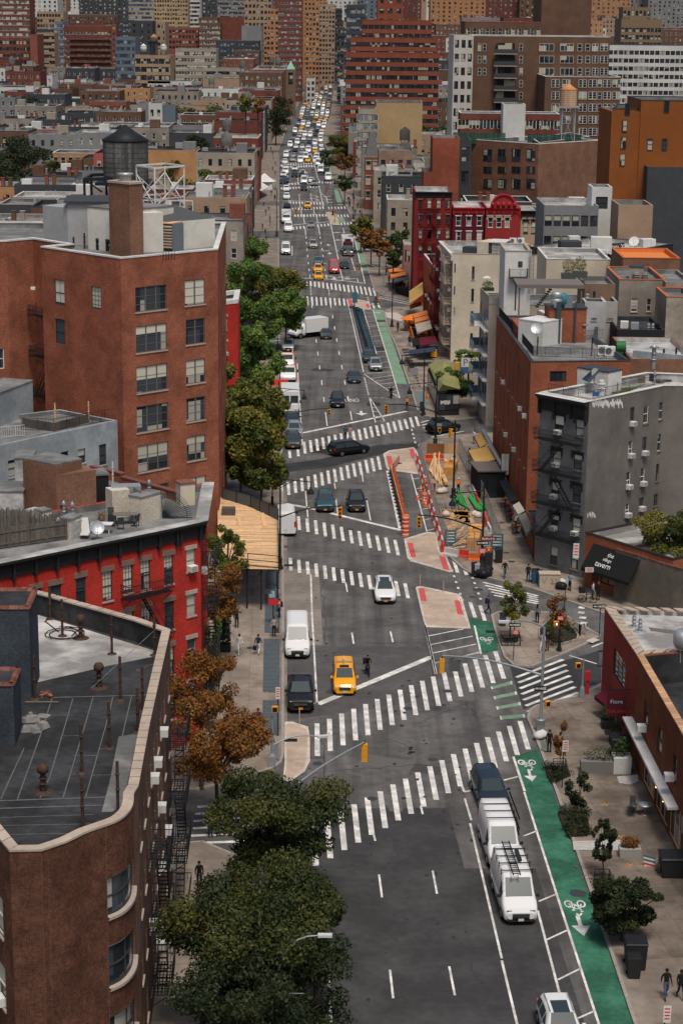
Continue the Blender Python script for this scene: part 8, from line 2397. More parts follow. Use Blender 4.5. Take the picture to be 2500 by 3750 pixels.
def d4(aq,ah,c,x,y,rz=None,dc='white',L=7.5,Wd=2.4,H=3.1,eT=False,aD='vehicles on the avenue'):
 rz=dw if rz is None else rz
 bj=iF(c,x,y,L,rz,eT)
 t=al({'box':'box_truck','step':'step_truck','semi':'semi_truck','work':'work_truck'}[aq],bj,rz,ah,'truck',aD)
 P_=CP[dc];h=L/2;w=Wd/2
 if aq=='step':
  bx('body',P_,t,(0,.35,.5),(Wd,L-.7,H-.5),bc=(.97,.985))
  bx('bonnet',P_,t,(0,-h+.45,.5),(Wd*.9,.9,1),bc=(.92,.8))
  for sx in(-1,1):ob('windscreen',eM,t,(sx*.58-.5,-h+.675,1.65),(1,0,0),(0,.04,0),(0,0,.95))
 else:
  hc=1.5 if aq!='semi'else 2.2
  cab=[(-h,.55,.95,1,w*.84,w*.74),(-h+.15,.45,1.15,1.2,w*.92,w*.84),(-h+(.7 if aq!='semi'else 1.5),.45,1.35,1.5,w*.94,w*.86),(-h+(1.05 if aq!='semi'else 1.9),.45,1.4,2.25,w*.94,w*.82),(-h+(2 if aq!='semi'else 3),.45,1.4,2.35 if aq!='semi'else 2.9,w*.94,w*.82)]
  b=MB();hv(b,[dC(*s)for s in cg(cab,2)]);b.aa('cab',CP['black']if aq=='semi'else P_,t,am=True)
  a,c2=bE(cab,2.1),bE(cab,2.95);b=MB();b.aA([(-a[5]*.9,a[0],a[3]+.05),(a[5]*.9,a[0],a[3]+.05),(c2[5]*.9,c2[0],c2[3]+.05),(-c2[5]*.9,c2[0],c2[3]+.05)]);b.aa('windscreen',eM,t,am=True)
  y0=-h+(2.15 if aq!='semi'else 3.4)
  if aq=='work':
   bx('cargo_bed',au,t,(0,(y0+h)/2,.8),(Wd,h-y0,.25))
   bx('equipment',mat('orange_machine',(.62,.12,.02),.5),t,(0,y0+.6,1.05),(Wd*.9,1,1.2))
   b=MB()
   for k in Rg(5):b.bar((-w+.15,y0+1.4+k*.5,1.05),(-w+.15,y0+1.4+k*.5,1.9),.06);b.bar((w-.15,y0+1.4+k*.5,1.05),(w-.15,y0+1.4+k*.5,1.9),.06)
   b.aa('stake',mat('orange_machine'),t,am=True)
  else:
   bx('cargo_box',P_ if aq!='semi'else CP['white'],t,(0,(y0+h)/2,.9),(Wd,h-y0,H-.9),bc=(.985,.995))
  if aq=='semi':
   bx('cooling_unit',aX,t,(0,y0+.2,2.95),(1.3,.5,.55))
   b=MB();b.obox((-.5,-h-.05,.75),(1,0,0),(0,.1,0),(0,0,.75));gr=b.aa('grille',c4,t,am=True)
   bx('sun_visor',mat('cab_red_trim',(.14,.01,.02),.4),t,(0,-h+2.9,2.75),(2,.5,.3),bc=(.9,.6))
 for sx in(-1,1):
  ob('headlight',iV,t,(sx*w*.66-.14,-h-.03,.85),(.28,0,0),(0,.08,0),(0,0,.2))
  b=MB();b.box((sx*(w+.16),-h+1.2,1.5),(.16,.12,.42));b.bar((sx*w*.95,-h+1.2,1.7),(sx*(w+.12),-h+1.2,1.75),.05);b.aa('mirror',aX,t,am=True)
  for wy in(-h+1,h-1.4)+((h-2.5,-h+3.2)if aq=='semi'else()):
   b=MB();b.tube((sx*(w-.3),wy,.46),(sx*w,wy,.46),.46,n=16);wh=b.aa('wheel',de,t,am=True);tb('rim',he,wh,(sx*(w-.02),wy,.46),(sx*(w+.012),wy,.46),.26,n=10)
 bx('chassis',cZ,t,(0,0,.4),(Wd*.8,L*.94,.45))
 ob('bumper',aX if aq!='semi'else c4,t,(-w*.9,-h-.06,.4),(w*1.8,0,0),(0,.15,0),(0,0,.28))
 return t
d4('step','large white step truck parked by roadworks','A',250,1062,L=7.6)
d4('box','white box truck pulling out from under trees','A',262,425,rz=dw-.95,L=6.6)
d4('semi','black cab lorry with white box in far turning lane','B',925,1255,L=11,H=3.7,Wd=2.5)
d4('box','white box truck parked by far west corner','B',280,915,L=7.5)
d4('work','flatbed work truck loaded with orange equipment','A',222,690,L=5.6)
d4('work','white work trailer with grey racks behind flatbed','A',235,800,L=5)
b=MB();p=Q('A',145,815);b.box((p.x,p.y,.1),(3.2,.6,.85),.1,bc=(.98,.4));cf(b.aa('plastic_barrier',mat('barrier_red',(.55,.045,.03),.55),bj=p),'red plastic barrier in front of white work trailer','barrier')
FP={}
def eI(aq,dc):
 if(aq,dc)in FP:return FP[aq,dc],False
 d=h5[aq];st=d['st'];t=al('distant_'+{'sedan':'car','suv':'car','minivan':'minivan','van':'van'}[aq],(0,0,0));W=max(s_[4]for s_ in st)
 b=MB();hv(b,[dC(*s_)for s_ in cg(st,2)]);b.aa('body',CP[dc],t,am=True)
 g=MB()
 for w in[d['ws']]+([d['rw']]if d['rw']else[]):
  a,c=bE(st,w[0]+.15),bE(st,w[1]-.12);g.aA([(-a[5]*.9,a[0],a[3]+.03),(a[5]*.9,a[0],a[3]+.03),(c[5]*.9,c[0],c[3]+.03),(-c[5]*.9,c[0],c[3]+.03)])
 k0,k1=d['side'][0][0]+.5,d['side'][-1][1]-.2;a,c=bE(st,k0),bE(st,k1)
 for sx in(-1,1):q=[(sx*(a[4]+.01),a[0],a[2]+.04),(sx*(c[4]+.01),c[0],c[2]+.04),(sx*(c[5]+.09),c[0],c[3]-.12),(sx*(a[5]+.09),a[0],a[3]-.12)];g.aA(q if sx>0 else q[::-1])
 g.aa('windows',eM,t,am=True)
 g=MB()
 for sx in(-1,1):
  for wy in d['wheel'][:2]:g.tube((sx*(W-.2),wy,.34),(sx*(W+.01),wy,.34),.34,n=10)
 g.aa('wheels',de,t,am=True);FP[aq,dc]=t
 return t,True
RV=random.Random(9)
bT=['white']*5+['silver']*4+['black']*4+['graphite']*3+['taxi']*3+['navy','steelblue']
cn={'white':'white','silver':'silver','black':'black','graphite':'dark grey','taxi':'yellow','navy':'dark blue','steelblue':'blue grey'}
n_=0
for gN in Rg(6):
 Yc=610+RV.uniform(0,10)if gN>0 else 470
 while Yc<1500:
  dens=17 if Yc>700 else 20
  xl,xr=eK(Yc,-1)+.9,eK(Yc,1)-.9
  x=xl+(xr-xl)*(gN+.5)/6
  k=RV.choice(('sedan','suv','suv','van','minivan'));dc=RV.choice(bT)
  if k=='van':dc='white'
  if not(Yc<690 and gN in(1,2,3,4))or RV.random()<.12:
   t,new=eI(k,dc)
   y_a,y_b=eK(Yc+15,-1),eK(Yc,-1);hd=atan2(-(y_a-y_b),15)
   if new:o=t;o.location=(x,Yc,0);o.rotation_euler=(0,0,hd)
   else:o=bB(t,(x,Yc,0),hd)
   rown=('nearest','near','middle','far','farther','farthest')[min(5,int((Yc-600)/150))if Yc>600 else 0]
   cf(o,'%s %s in lane %s of distant traffic, %s stretch, %s half'%(cn[dc],{'sedan':'sedan','suv':'car','van':'van','minivan':'minivan'}[k],('one','two','three','four','five','six')[gN],rown,'nearer'if(Yc/75)%2<1 else 'farther'),'van'if k=='van'else('taxi'if dc=='taxi'else 'car'),'distant traffic up avenue');n_+=1
  Yc+=dens+RV.uniform(0,14)
print('far cars',n_)
# signals, lamps, signs, building site, bins
eX=mat('signal_yellow',(.72,.3,.02),.5)
aW=mat('pole_grey',(.3,.33,.34),.5,.4,aF=.1,scale=4)
gi=mat('lens_dark',(.03,.012,.01),.3)
eq=mat('lens_red_lit',(.7,.03,.02),.4,emit=(1,.08,.04,1.2))
gW=mat('walk_lit',(.8,.8,.8),.4,emit=(1,1,1,.6))
cs=mat('sign_red',(.55,.03,.04),.6)
cY=mat('sign_teal',(.05,.14,.17),.6)
def bf(c,x,y,dN):return QY(c,x,y,dN.y).z
def hn(bj,rz,ah,s=1,aD='yellow traffic signals'):
 t=al('traffic_signal',bj,rz,ah,'traffic light',aD)
 b=MB()
 for k in Rg(3):b.box((0,0,-.36*(k+1)*s),(.34*s,.26*s,.35*s),bc=(.96,.96))
 b.aa('housing',eX,t,am=True)
 for k in Rg(3):
  z=-.36*(k+.5)*s;tb('lens',gi,t,(0,-.135*s,z),(0,-.15*s,z),.115*s,n=12)
  b=MB();
  for q in Rg(7):a0,a1=pi*q/7,pi*(q+1)/7;b.raw([(cos(a0)*.13*s,-.13*s,z+sin(a0)*.13*s),(cos(a1)*.13*s,-.13*s,z+sin(a1)*.13*s),(cos(a1)*.13*s,-.33*s,z+sin(a1)*.13*s),(cos(a0)*.13*s,-.33*s,z+sin(a0)*.13*s)],[(0,1,2,3),(3,2,1,0)])
  b.aa('visor',eX,t,am=True)
 bx('hanger',ag,t,(0,0,0),(.08,.08,.2))
 return t
SG=[None]
def aZ(bj,rz,ah,s=1):
 if SG[0]is None:SG[0]=hn(bj,rz,ah,s);return SG[0]
 return bB(SG[0],bj,rz,ah,sc=s)
def gI(bj,rz,ah,lit=None):
 t=al('pedestrian_signal',bj,rz,ah,'pedestrian signal','pedestrian signals')
 bx('housing',eX,t,(0,0,0),(.42,.25,.42))
 bx('display',gi,t,(0,-.135,.06),(.32,.02,.3))
 if lit:bx('symbol',lit,t,(0,-.15,.12),(.14,.01,.18))
 return t
def cG(c,bx,by,ic,ty,ah,m,r=.11,mast=None,lamp=None,aR='grey',aD=None,name='signal_pole'):
 g=Q(c,bx,by,.14);z=bf(c,ic,ty,g)
 t=al(name,g,0,ah,'street lamp'if lamp and not mast else 'signal pole',aD)
 gF('pole',m,t,g,(g.x,g.y,z),r,r*.7,n=10)
 b=MB()
 if m is ag:b.lathe(g,[(r*3.2,0),(r*3,.25),(r*2,.4),(r*1.9,.9),(r*2.3,1),(r*1.2,1.15)],12);b.lathe((g.x,g.y,z*.55),[(r*.9,0),(r*1.6,.08),(r*.9,.16)],10);b.lathe((g.x,g.y,z),[(r*.8,0),(r*.3,.25),(0,.5)],8)
 else:b.box(g,(r*4.2,r*4.2,.75),bc=(.8,.8));b.box((g.x,g.y,g.z+.75),(r*3.2,r*3.2,.2),bc=(.6,.6))
 b.aa('base',m,t)
 out={}
 if mast:
  x,y,ay=mast;za=bf(c,(bx+ic)/2,ay,g);e=Q(c,x,y,za+.45 if aR!='flat'else za+.2)
  for zz in(za+.45,):
   n_=12;P0,P3=Vec((g.x,g.y,za)),e
   a6=[P0.lerp(P3,i/n_)+Vec((0,0,(sin(pi/2*i/n_)*.45-.45*i/n_)+.25*sin(pi*i/n_)))for i in Rg(n_+1)]
   b=MB();b.path(a6,r*.75,8,r*.45);b.aa('mast_arm',m,t)
   fE('guy_wire',m,t,(g.x,g.y,za+1.6),P0.lerp(P3,.45)+Zv(.4),.025)
  out['mast']=a6[-1];out['dir']=(P3-P0).normalized()
 if lamp:
  x,y,ay=lamp;za=bf(c,(bx+ic)/2,ay,g);e=Q(c,x,y,max(za+.3,za*1.02))
  n_=12;P0=Vec((g.x,g.y,za));up_=e.z-za
  if m is ag:
   a6=[P0,Vec((e.x,e.y,za))];b=MB();b.path(a6,.05,6);b.path([P0+Zv(-.9),P0.lerp(a6[1],.3)+Zv(-.25),P0.lerp(a6[1],.5)+Zv(0)],.035,6);b.aa('lamp_arm',m,t)
   b=MB();b.tube((e.x,e.y,za),(e.x,e.y,za-.5),.05,n=6);b.lathe((e.x,e.y,za-1.15),[(.32,0),(.3,.25),(.14,.45),(.1,.68),(0,.7)],12);b.aa('lamp_head',m,t)
  else:
   a6=[P0+(e-P0)*(i/n_)+Vec((0,0,sin(pi*i/n_)*.35))for i in Rg(n_+1)]
   b=MB();b.path(a6,r*.5,8,r*.35);b.aa('lamp_arm',m,t)
   d=(a6[-1]-a6[-2]);d.z=0;d.normalize();dE('lamp_head',mat('lamp_head',(.5,.52,.52),.4),t,a6[-1]-Vec((-d.y,d.x,0))*.15+Zv(-.08),d*.75,Vec((-d.y,d.x,0))*.3,Zv(.14))
 return t,g,z,out
def plate(name,ah,bj,w,h,m,hl=None,tm=None,dL='sign',rz=0,aD=None,bU=False):
 t=al(name,bj,rz,ah,dL,aD)
 bx('panel',m,t,(0,0,-h/2),(w,.03,h))
 if hl=='=':
  for i in Rg(4):bx('print',bR if m is not ae else cs,t,(0,-.02,h*(.3-i*.2)),(w*.7,.01,h*.07))
 elif hl:fJ(t,hl,tm or bR,Vec(bj)+Vec((.06*w if bU else 0,-.022,0)),0,h*.5,e3=w*.8)
 if bU:
  b=MB();b.raw([(-.46*w,-.02,0),(-.28*w,-.02,.32*h),(-.28*w,-.02,.14*h),(.42*w,-.02,.3*h),(.42*w,-.02,-.3*h),(-.28*w,-.02,-.14*h),(-.28*w,-.02,-.32*h)],[(0,6,5,4,3,2,1)]);b.aa('arrow',ae,t,am=True)
 return t
def d5(ah,c,x,y,c2,xt,yt):
 g=Q(c,x,y,.15);t=al('sign_post',g,0,ah);gF('post',ag,t,g,(g.x,g.y,bf(c2,xt,yt,g)),.04,n=6)
 return g
t,g,z,o=cG('8',912,722,935,250,'grey signal pole on lower right corner with long mast arm and lamp',aW,.13,mast=(462,378,468))
b=MB();n_=14;e=Q('8',765,222,z+.9);P0=Vec((g.x,g.y,z));b.path([P0+(e-P0)*(i/n_)+Vec((0,0,sin(pi*i/n_)*.3))for i in Rg(n_+1)],.06,8,.045);b.aa('lamp_arm',aW,t)
dE('lamp_head',mat('lamp_head',(.5,.52,.52)),t,e+Vec((-.7,-.14,-.08)),(.75,0,0),(0,.28,0),(0,0,.16))
m_=o['mast'];aZ(m_+Zv(-.2),pi,'yellow signal at tip of lower right mast arm',1.05)
q=Vec((g.x,g.y,0)).lerp(m_,.87);q.z=m_.z;plate('blank_sign','blank grey back of sign on lower right mast arm',q+Zv(-.65),.8,.9,mat('blank_sign',(.1,.1,.105),.6))
gI(Vec((g.x+.45,g.y,bf('8',930,610,g))),.4,'pedestrian signal on lower right signal pole')
plate('one_way_sign','one way sign with arrow on lower right signal pole',(g.x-.1,g.y-.16,bf('8',918,525,g)),.95,.38,bq,'ONE WAY',bq,bU=True)
gM('base_bin',aW,t,(g.x,g.y,.15),[(.28,0),(.36,.85),(.38,.9),(0,.9)],14)
t,g,z,o=cG('8',1103,568,1108,392,'short grey post with pedestrian signal by red call box',aW,.09)
gI(Vec((g.x-.4,g.y,z-.75)),.2,'pedestrian signal on short grey post')
g=Q('8',1126,552,.15);t=al('call_box',g,0,'dark red emergency call box on right hand corner');eQ('pedestal',cs,t,g,(.28,.28,1.1),bc=(.8,.8));eQ('box',cs,t,(g.x,g.y,g.z+1.1),(.42,.36,.75),bc=(.85,.85))
t,g,z,o=cG('7',1250,884,1252,655,'grey lamp pole with short arm on near west corner',aW,.12,lamp=(1458,750,790),name='street_lamp')
gI(Vec((g.x+.2,g.y-.2,bf('7',1258,632,g))),0,'pedestrian signal above near west lamp pole')
b=MB();p=Q('7',1267,850,.15);b.box(p,(.45,.4,1.3));cf(b.aa('control_cabinet',aj,bj=p),'grey control cabinet by near west lamp pole','cabinet')
gb=Q('O',985,3262,.15);t=al('signal_pole',gb,0,'grey signal pole hidden by leafy tree with its mast arm over road');gF('pole',aW,t,gb,(gb.x,gb.y,6.5),.13,.1,n=10)
e=Q('E',583,815,6.6);b=MB();P0=Vec((gb.x,gb.y,5.6));a6=[P0.lerp(e,i/12)+Vec((0,0,.3*sin(pi*i/12)))for i in Rg(13)];b.path(a6,.09,8,.05);b.aa('mast_arm',aW,t);fE('guy_wire',aW,t,P0+Zv(.7),a6[8],.025)
aZ(e+Zv(-.1),pi,'yellow signal over road by leafy near corner tree',1.05)
gb=Q('O',1014,4100,.15);gb=QY('O',1014,3580,Q('O',1010,3990,0).y);gb=Vec((gb.x,gb.y,.15))
gv=QY('9',1275,850,gb.y).z
t=al('street_lamp',gb,0,'curved grey street lamp at bottom of picture in front of dark trees');gF('pole',aW,t,gb,(gb.x,gb.y,gv),.12,.09,n=10)
pp=[QY('9',*q,gb.y)for q in((1276,850),(1284,800),(1300,755),(1325,715),(1365,680),(1410,664),(1460,660))];b=MB();b.path(pp,.055,8,.04);b.aa('lamp_arm',aW,t)
b=MB();q=pp[-1];b.obox(q+Vec((0,-.13,-.05)),(.68,0,0),(0,.26,0),(0,0,.13));b.aa('lamp_head',mat('lamp_head',(.5,.52,.52)),t)
b=MB();a=QY('9',1275,925,gb.y);b.bar(a,a+Vec((1.25,0,0)),.04);b.bar(a+Zv(.8),a+Vec((.2,0,1.1)),.12);b.aa('bracket',aW,t)
t,g,z,o=cG('D',148,850,148,165,'black pole with lamp and long mast arm by plank deck',ag,.1,mast=(578,400,478),lamp=(368,203,203))
aZ(o['mast']+Zv(-.05),0,'yellow signal hanging over teal car',1)
t,g,z,o=cG('D',92,400,92,165,'black post with red hand signal at west corner',ag,.07)
gI(Vec((g.x-.45,g.y,bf('D',60,282,g))),0,'pedestrian signal showing red hand at west corner',eq);gI(Vec((g.x+.3,g.y,bf('D',100,280,g))),.8,'side facing pedestrian signal at west corner')
t,g,z,o=cG('N',688,1500,703,715,'tall black pole at site corner with mast arm and lamp',ag,.12,mast=(90,1010,1158),lamp=(408,775,775))
aZ(o['mast']+Zv(-.1),0,'yellow signal hanging by painted island',1)
G3=g
for h7,y,w,h,m,s_,ar in(('brown street name sign on site pole',1230,1.5,.45,mat('sign_brown',(.16,.04,.03),.6),'Bedford St',False),('one way arrow sign on site pole',1272,1.2,.42,bq,'ONE WAY',True),('red sign low on site pole',1350,.75,.5,cs,'=',False)):
 plate('street_sign',h7,(G3.x+(.55 if 'brown'in h7 else 0),G3.y-.16,bf('N',700,y,G3)),w,h,m,s_,bq if ar else bR,bU=ar)
gI(Vec((G3.x+.6,G3.y,bf('N',750,1358,G3))),0,'pedestrian signal with red hand at site corner',eq)
t,g,z,o=cG('N',415,845,435,125,'tall black lamp pole inside site',ag,.12)
b=MB();zz=bf('N',430,162,g);b.path([(g.x,g.y,zz),(*Q('N',255,160,zz).xy,zz)],.05,6);b.aa('lamp_arm',ag,t)
aZ(Vec((g.x-.5,g.y-.3,bf('N',405,175,g))),2.2,'signal seen from behind on site lamp pole',.9)
t,g,z,o=cG('N',238,355,242,-60,'black pole by turning jeep',ag,.11)
gI(Vec((g.x+.5,g.y,bf('N',275,208,g))),.3,'yellow pedestrian signal on black pole by jeep')
plate('regulation_sign','small grey sign back on black pole by jeep',(g.x+.5,g.y-.1,bf('N',290,150,g)),.6,.5,aj)
t,g,z,o=cG('A',1443,1310,1432,745,'black signal pole with mast arm and lamp at jeep corner',ag,.11,mast=(1040,965,1030),lamp=(1232,780,780))
aZ(o['mast']+Zv(-.05),0,'yellow signal over stop line near roadworker',1)
t,g,z,o=cG('A',1342,1050,1352,535,'black lamp pole on east pavement by corner cafe',ag,.1,lamp=(1168,545,545),name='street_lamp')
gI(Vec((g.x+.5,g.y,bf('A',1380,912,g))),.6,'pedestrian signal with red symbol near corner cafe',eq)
t,g,z,o=cG('A',158,1085,162,790,'black pole with lamp and mast arm by parked cars',ag,.1,lamp=(368,832,832),mast=(570,1000,1080))
aZ(o['mast']+Zv(-.05),0,'yellow signal hanging left of driving black car',1)
t,g,z,o=cG('A',148,560,145,375,'black lamp post under green trees by silver parked car',ag,.08)
t,g,z,o=cG('A',1085,328,1092,0,'slim black lamp post by cafe terrace walkway',ag,.1)
t,g,z,o=cG('A',777,170,765,0,'thin black post at head of bike dock',ag,.05);eQ('dock_terminal',cY,t,(g.x+.1,g.y,1),(.9,.15,1.9))
for c,b0x,by,ic,ty,l,m,kw,sg in(('B',1425,1372,1425,1068,'grey lamp post before red tenement',aW,dict(lamp=(1310,1030,1075),name='street_lamp'),None),('B',1292,1662,1300,1210,'grey signal pole by orange kiosk with lamp and mast',aW,dict(lamp=(1140,1180,1215),mast=(1045,1325,1400)),'yellow signal over bike lane crossing'),('B',785,890,790,770,'short grey post on small tan island',aW,{},'x'),('B',765,820,768,700,'black post on tan island',ag,{},None),('B',180,1040,185,560,'tall black pole on far west pavement',ag,dict(mast=(383,755,850)),'yellow signal hanging over double zebra'),('B',190,700,195,190,'curved lamp pole by narrow street tree',aW,dict(mast=(413,545,600)),'yellow signal beyond double zebra'),('B',980,860,985,560,'black pole on far east corner',ag,dict(mast=(697,545,610)),'yellow signal beyond tan island'),('B',848,420,848,205,'grey lamp post under large far tree',aW,dict(lamp=(755,190,210),name='street_lamp'),None)):
 t,g,z,o=cG(c,b0x,by,ic,ty,l,m,.1,**kw)
 if sg and sg!='x':aZ(o['mast'],0,sg,1.1)
 elif sg=='x':aZ(Vec((g.x,g.y-.2,z+.3)),0,'yellow signal mounted on '+' '.join(l.split()[:6]),1)
g=d5('black post with one way and red signs on triangle','8',788,398,'8',785,215)
plate('one_way_sign','one way sign on black post of triangle',(g.x,g.y-.06,bf('8',788,235,g)),.95,.32,bq,'ONE WAY',bq,bU=True);plate('regulation_sign','red sign below one way sign on triangle',(g.x+.1,g.y-.06,bf('8',788,270,g)),.5,.35,cs,'=')
g=Q('8',1000,352,.15);t,g,z,o=cG('8',998,355,1000,185,'black post with walking figure signal in planting bed',ag,.07);gI(Vec((g.x-.35,g.y-.1,bf('8',975,240,g))),.2,'pedestrian signal lit with white walking figure',gW);plate('regulation_sign','small red sign on top of planting bed post',(g.x,g.y-.08,bf('8',995,205,g)),.55,.35,cs,'=')
g=d5('thin black post carrying left pointing one way sign','J',603,1500,'J',583,1180);plate('one_way_sign','left pointing one way sign above side street',(g.x-.1,g.y-.06,bf('J',572,1160,g)),1.15,.36,bq,'ONE WAY',bq,bU=True)
g=d5('thin post at kerb in front of delivery bins','J',205,1210,'J',215,960);plate('parking_plate','blue and white parking plate on thin kerb post',(g.x+.8,g.y-.05,bf('J',258,520,g)),.5,1.35,ae,'=')
g=d5('thin post with white regulation plate by tavern bicycle','J',455,1105,'J',465,750);plate('regulation_sign','white regulation plate above tavern bicycle',(g.x+.15,g.y-.06,bf('J',490,740,g)),.75,.45,ae,'=')
g=Q('7',1255,235,.15);t=al('bus_stop',g,0,'bus stop pole with round blue sign and red panel on grating pavement','bus stop sign');b=MB();gv=bf('7',1255,80,g);b.tube(g,(g.x,g.y,gv),.05,n=8);b.aa('pole',ag,t);gF('bus_disc',cY,t,(g.x,g.y-.06,gv-.1),(g.x,g.y-.02,gv-.1),.28,n=16);b=MB();b.box((g.x,g.y-.06,gv-.12),(.26,.02,.08));b.box((g.x,g.y-.06,gv-.25),(.2,.02,.06));b.aa('bus_symbol',bR,t)
plate('regulation_sign','teal bus route plate under round bus sign',(g.x-.1,g.y-.07,bf('7',1252,102,g)),.7,.4,cY,'=');plate('notice','red notice panel wrapped on bus stop pole',(g.x,g.y-.08,bf('7',1253,130,g)),.85,.55,cs)
g=Q('7',1276,745,.15);t=al('parking_post',g,0,'slim black post with tall parking plate on west kerb','sign post');gF('post',ag,t,g,(g.x,g.y,bf('7',1270,520,g)),.04,n=6);plate('parking_plate','tall red and white parking plate above gratings',(g.x,g.y-.05,bf('7',1262,548,g)),.32,.9,ae,'=')
g=d5('black post with white plate by orange sapling','K',165,1130,'K',180,620);plate('parking_plate','white parking plate on post by orange sapling',(g.x+.12,g.y-.05,bf('K',192,680,g)),.4,.8,ae,'=')
g=d5('post with red and white plate in lower right corner','L',1385,1750,'L',1410,1540);plate('parking_plate','red and white parking plate at lower right edge',(g.x+.1,g.y-.05,bf('L',1410,1600,g)),.4,.95,ae,'=')
def dv(c,x,y,ah,m,w=.6,h=1,lid=ag):
 p=Q(c,x,y,.15);t=al('wheelie_bin',p,0,ah,'bin');bx('body',m,t,(0,0,.05),(w*.85,w*.9,h),bc=(1.15,1.12));bx('lid',lid,t,(0,.02,h+.05),(w*1.05,w*1.1,.08),bc=(.9,.9))
 for sx in(-1,1):tb('wheel',de,t,(sx*w*.42,w*.4,.1),(sx*w*.5,w*.4,.1),.1,n=8)
 return t
dv('N',750,1495,'black wheelie bin left of taller one at site corner',aX,.8,1.3);dv('N',848,1462,'tall black wheelie bin at right of site corner',aX,.75,1.3);dv('N',612,1585,'black bin by rubbish bags at kerb',aX,.55,1.1);dv('N',640,1588,'grey bin by rubbish bags at kerb',aj,.5,1.1,aj)
dv('N',1200,1655,'blue bin left of graffiti box by tenement',mat('bin_blue',(.03,.08,.14),.6),.75,1.15);dv('N',1240,1665,'second blue bin touching graffiti box',mat('bin_blue'),.6,1.15)
dv('K',1340,2060,'large dark bin by seated man',aX,1.5,1.2);dv('L',1090,1240,'tall black bin under broad lower right tree',aX,.75,1.15);dv('8',739,238,'dark litter bin on tip of triangle',au,.55,.95);dv('A',1330,1020,'dark litter bin by cafe corner lamp',au,.6,1.1);dv('K',785,790,'large black bin between planters',aX,1.3,1.4)
dv('0',1345,800,'dark shelf unit under lower right tree',aX,1.2,1.5)
p=Q('N',1330,1690,.15);t=al('utility_box',p,0,'tan utility box covered in graffiti by blue bins','box');bx('body',mat('box_tan',(.42,.35,.27),.8,aF=.1,scale=4),t,(0,0,0),(1.9,1,1.25));bx('lid',mat('box_tan'),t,(0,0,1.25),(2,1.1,.08))
b=MB()
for s_ in(((-.7,.9),(-.5,.4),(-.3,1)),((.1,.9),(.3,.6),(.1,.4),(.5,.4)),((.5,.95),(.7,.5),(.5,.45))):
 for a,c2 in zip(s_,s_[1:]):b.bar((a[0],-.51,a[1]),(c2[0],-.51,c2[1]),.05,.01)
b.aa('graffiti',bq,t,am=True)
def gc(c,a6,ah,m,s=.4):
 ps=[Q(c,*q,.15)for q in a6]
 for i,p in En(ps):
  b=MB();r=random.Random(i+int(p.x*10));pr=[(0,0)]+[(s*q*r.uniform(.85,1.1),h*s)for q,h in((.8,.08),(1.1,.4),(1.05,.9),(.7,1.3),(.2,1.55))]+[(0,s*1.6)]
  b.lathe(p,pr,10);cf(b.aa('rubbish_bag',m,bj=p),ah[i]if isinstance(ah,list)else ah,'rubbish bag','rubbish bags')
hf=mat('bin_bag',(.018,.018,.02),.3,aF=.2,scale=5)
gc('N',T("665,1590 700,1600 735,1590 745,1560 685,1565"),['black rubbish bag at left foot of site corner pole','black rubbish bag in front of site corner pole','black rubbish bag right of site corner pole','black rubbish bag behind right one of heap','black rubbish bag on back of heap'],hf,.5)
gc('8',((920,752),(905,758)),['white rubbish bag leaning on lower right signal pole','small white rubbish bag by larger white one'],mat('bag_white',(.55,.55,.54),.5),.38)
gc('J',((150,960),(180,965)),['black rubbish bag by utility box','black rubbish bag below tenement doorway'],hf,.45);gc('J',((175,905),),['clear plastic bag of bottles on top of black bags'],mat('bag_white'),.35)
cv=mat('barrier_red',(.58,.045,.03),.55,aF=.1,scale=4);dj=mat('barrier_white',(.52,.5,.47),.7,aF=.12,scale=4);dU=mat('barrier_orange',(.7,.14,.03),.55,aF=.1,scale=4)
def fW(p,q,m,ah,h=.85):
 p,q=Vec(p),Vec(q);d=(q-p);L=d.length;d.normalize();n=Vec((-d.y,d.x,0))
 t=al('road_barrier',(*((p+q)/2).xy,0),0,ah,'barrier','red and white road barriers round site')
 pr=[(-.28,0),(-.28,.18),(-.12,.4),(-.09,h),(.09,h),(.12,.4),(.28,.18),(.28,0)]
 b=MB();A=[Vec((*(p+d*.03+n*x).xy,z+.02))for x,z in pr];B=[Vec((*(q-d*.03+n*x).xy,z+.02))for x,z in pr]
 k=len(pr);b.raw(A+B,[(i,(i+1)%k,k+(i+1)%k,k+i)for i in Rg(k)]);b.aA(A[::-1]);b.aA(B)
 b.aa('body',m,t)
 b=MB()
 for f in(.25,.75):b.obox(p+d*L*f-d*.12-n*.13+Zv(.3),d*.24,n*.26,Zv(.1))
 b.aa('slot',ag,t);return t
iA=[Q('N',*q)for q in((62,470),(100,590),(150,760),(200,930),(245,1090),(290,1240),(322,1370))]
acc=[]
for a,c2 in zip(iA,iA[1:]):
 n_=max(1,round((c2-a).length/1.9))
 for k in Rg(n_):acc.append((a.lerp(c2,k/n_),a.lerp(c2,(k+1)/n_)))
dD='first second third fourth fifth sixth seventh eighth ninth tenth eleventh twelfth thirteenth fourteenth fifteenth sixteenth seventeenth eighteenth nineteenth twentieth'.split();dD+=['twenty '+q for q in dD[:9]]+['thirtieth']
for i,(a,c2)in En(acc):fW(a,c2,(dj,cv)[i%2],'%s barrier, %s from far end along west side of site'%(('white','red')[i%2],dD[i]))
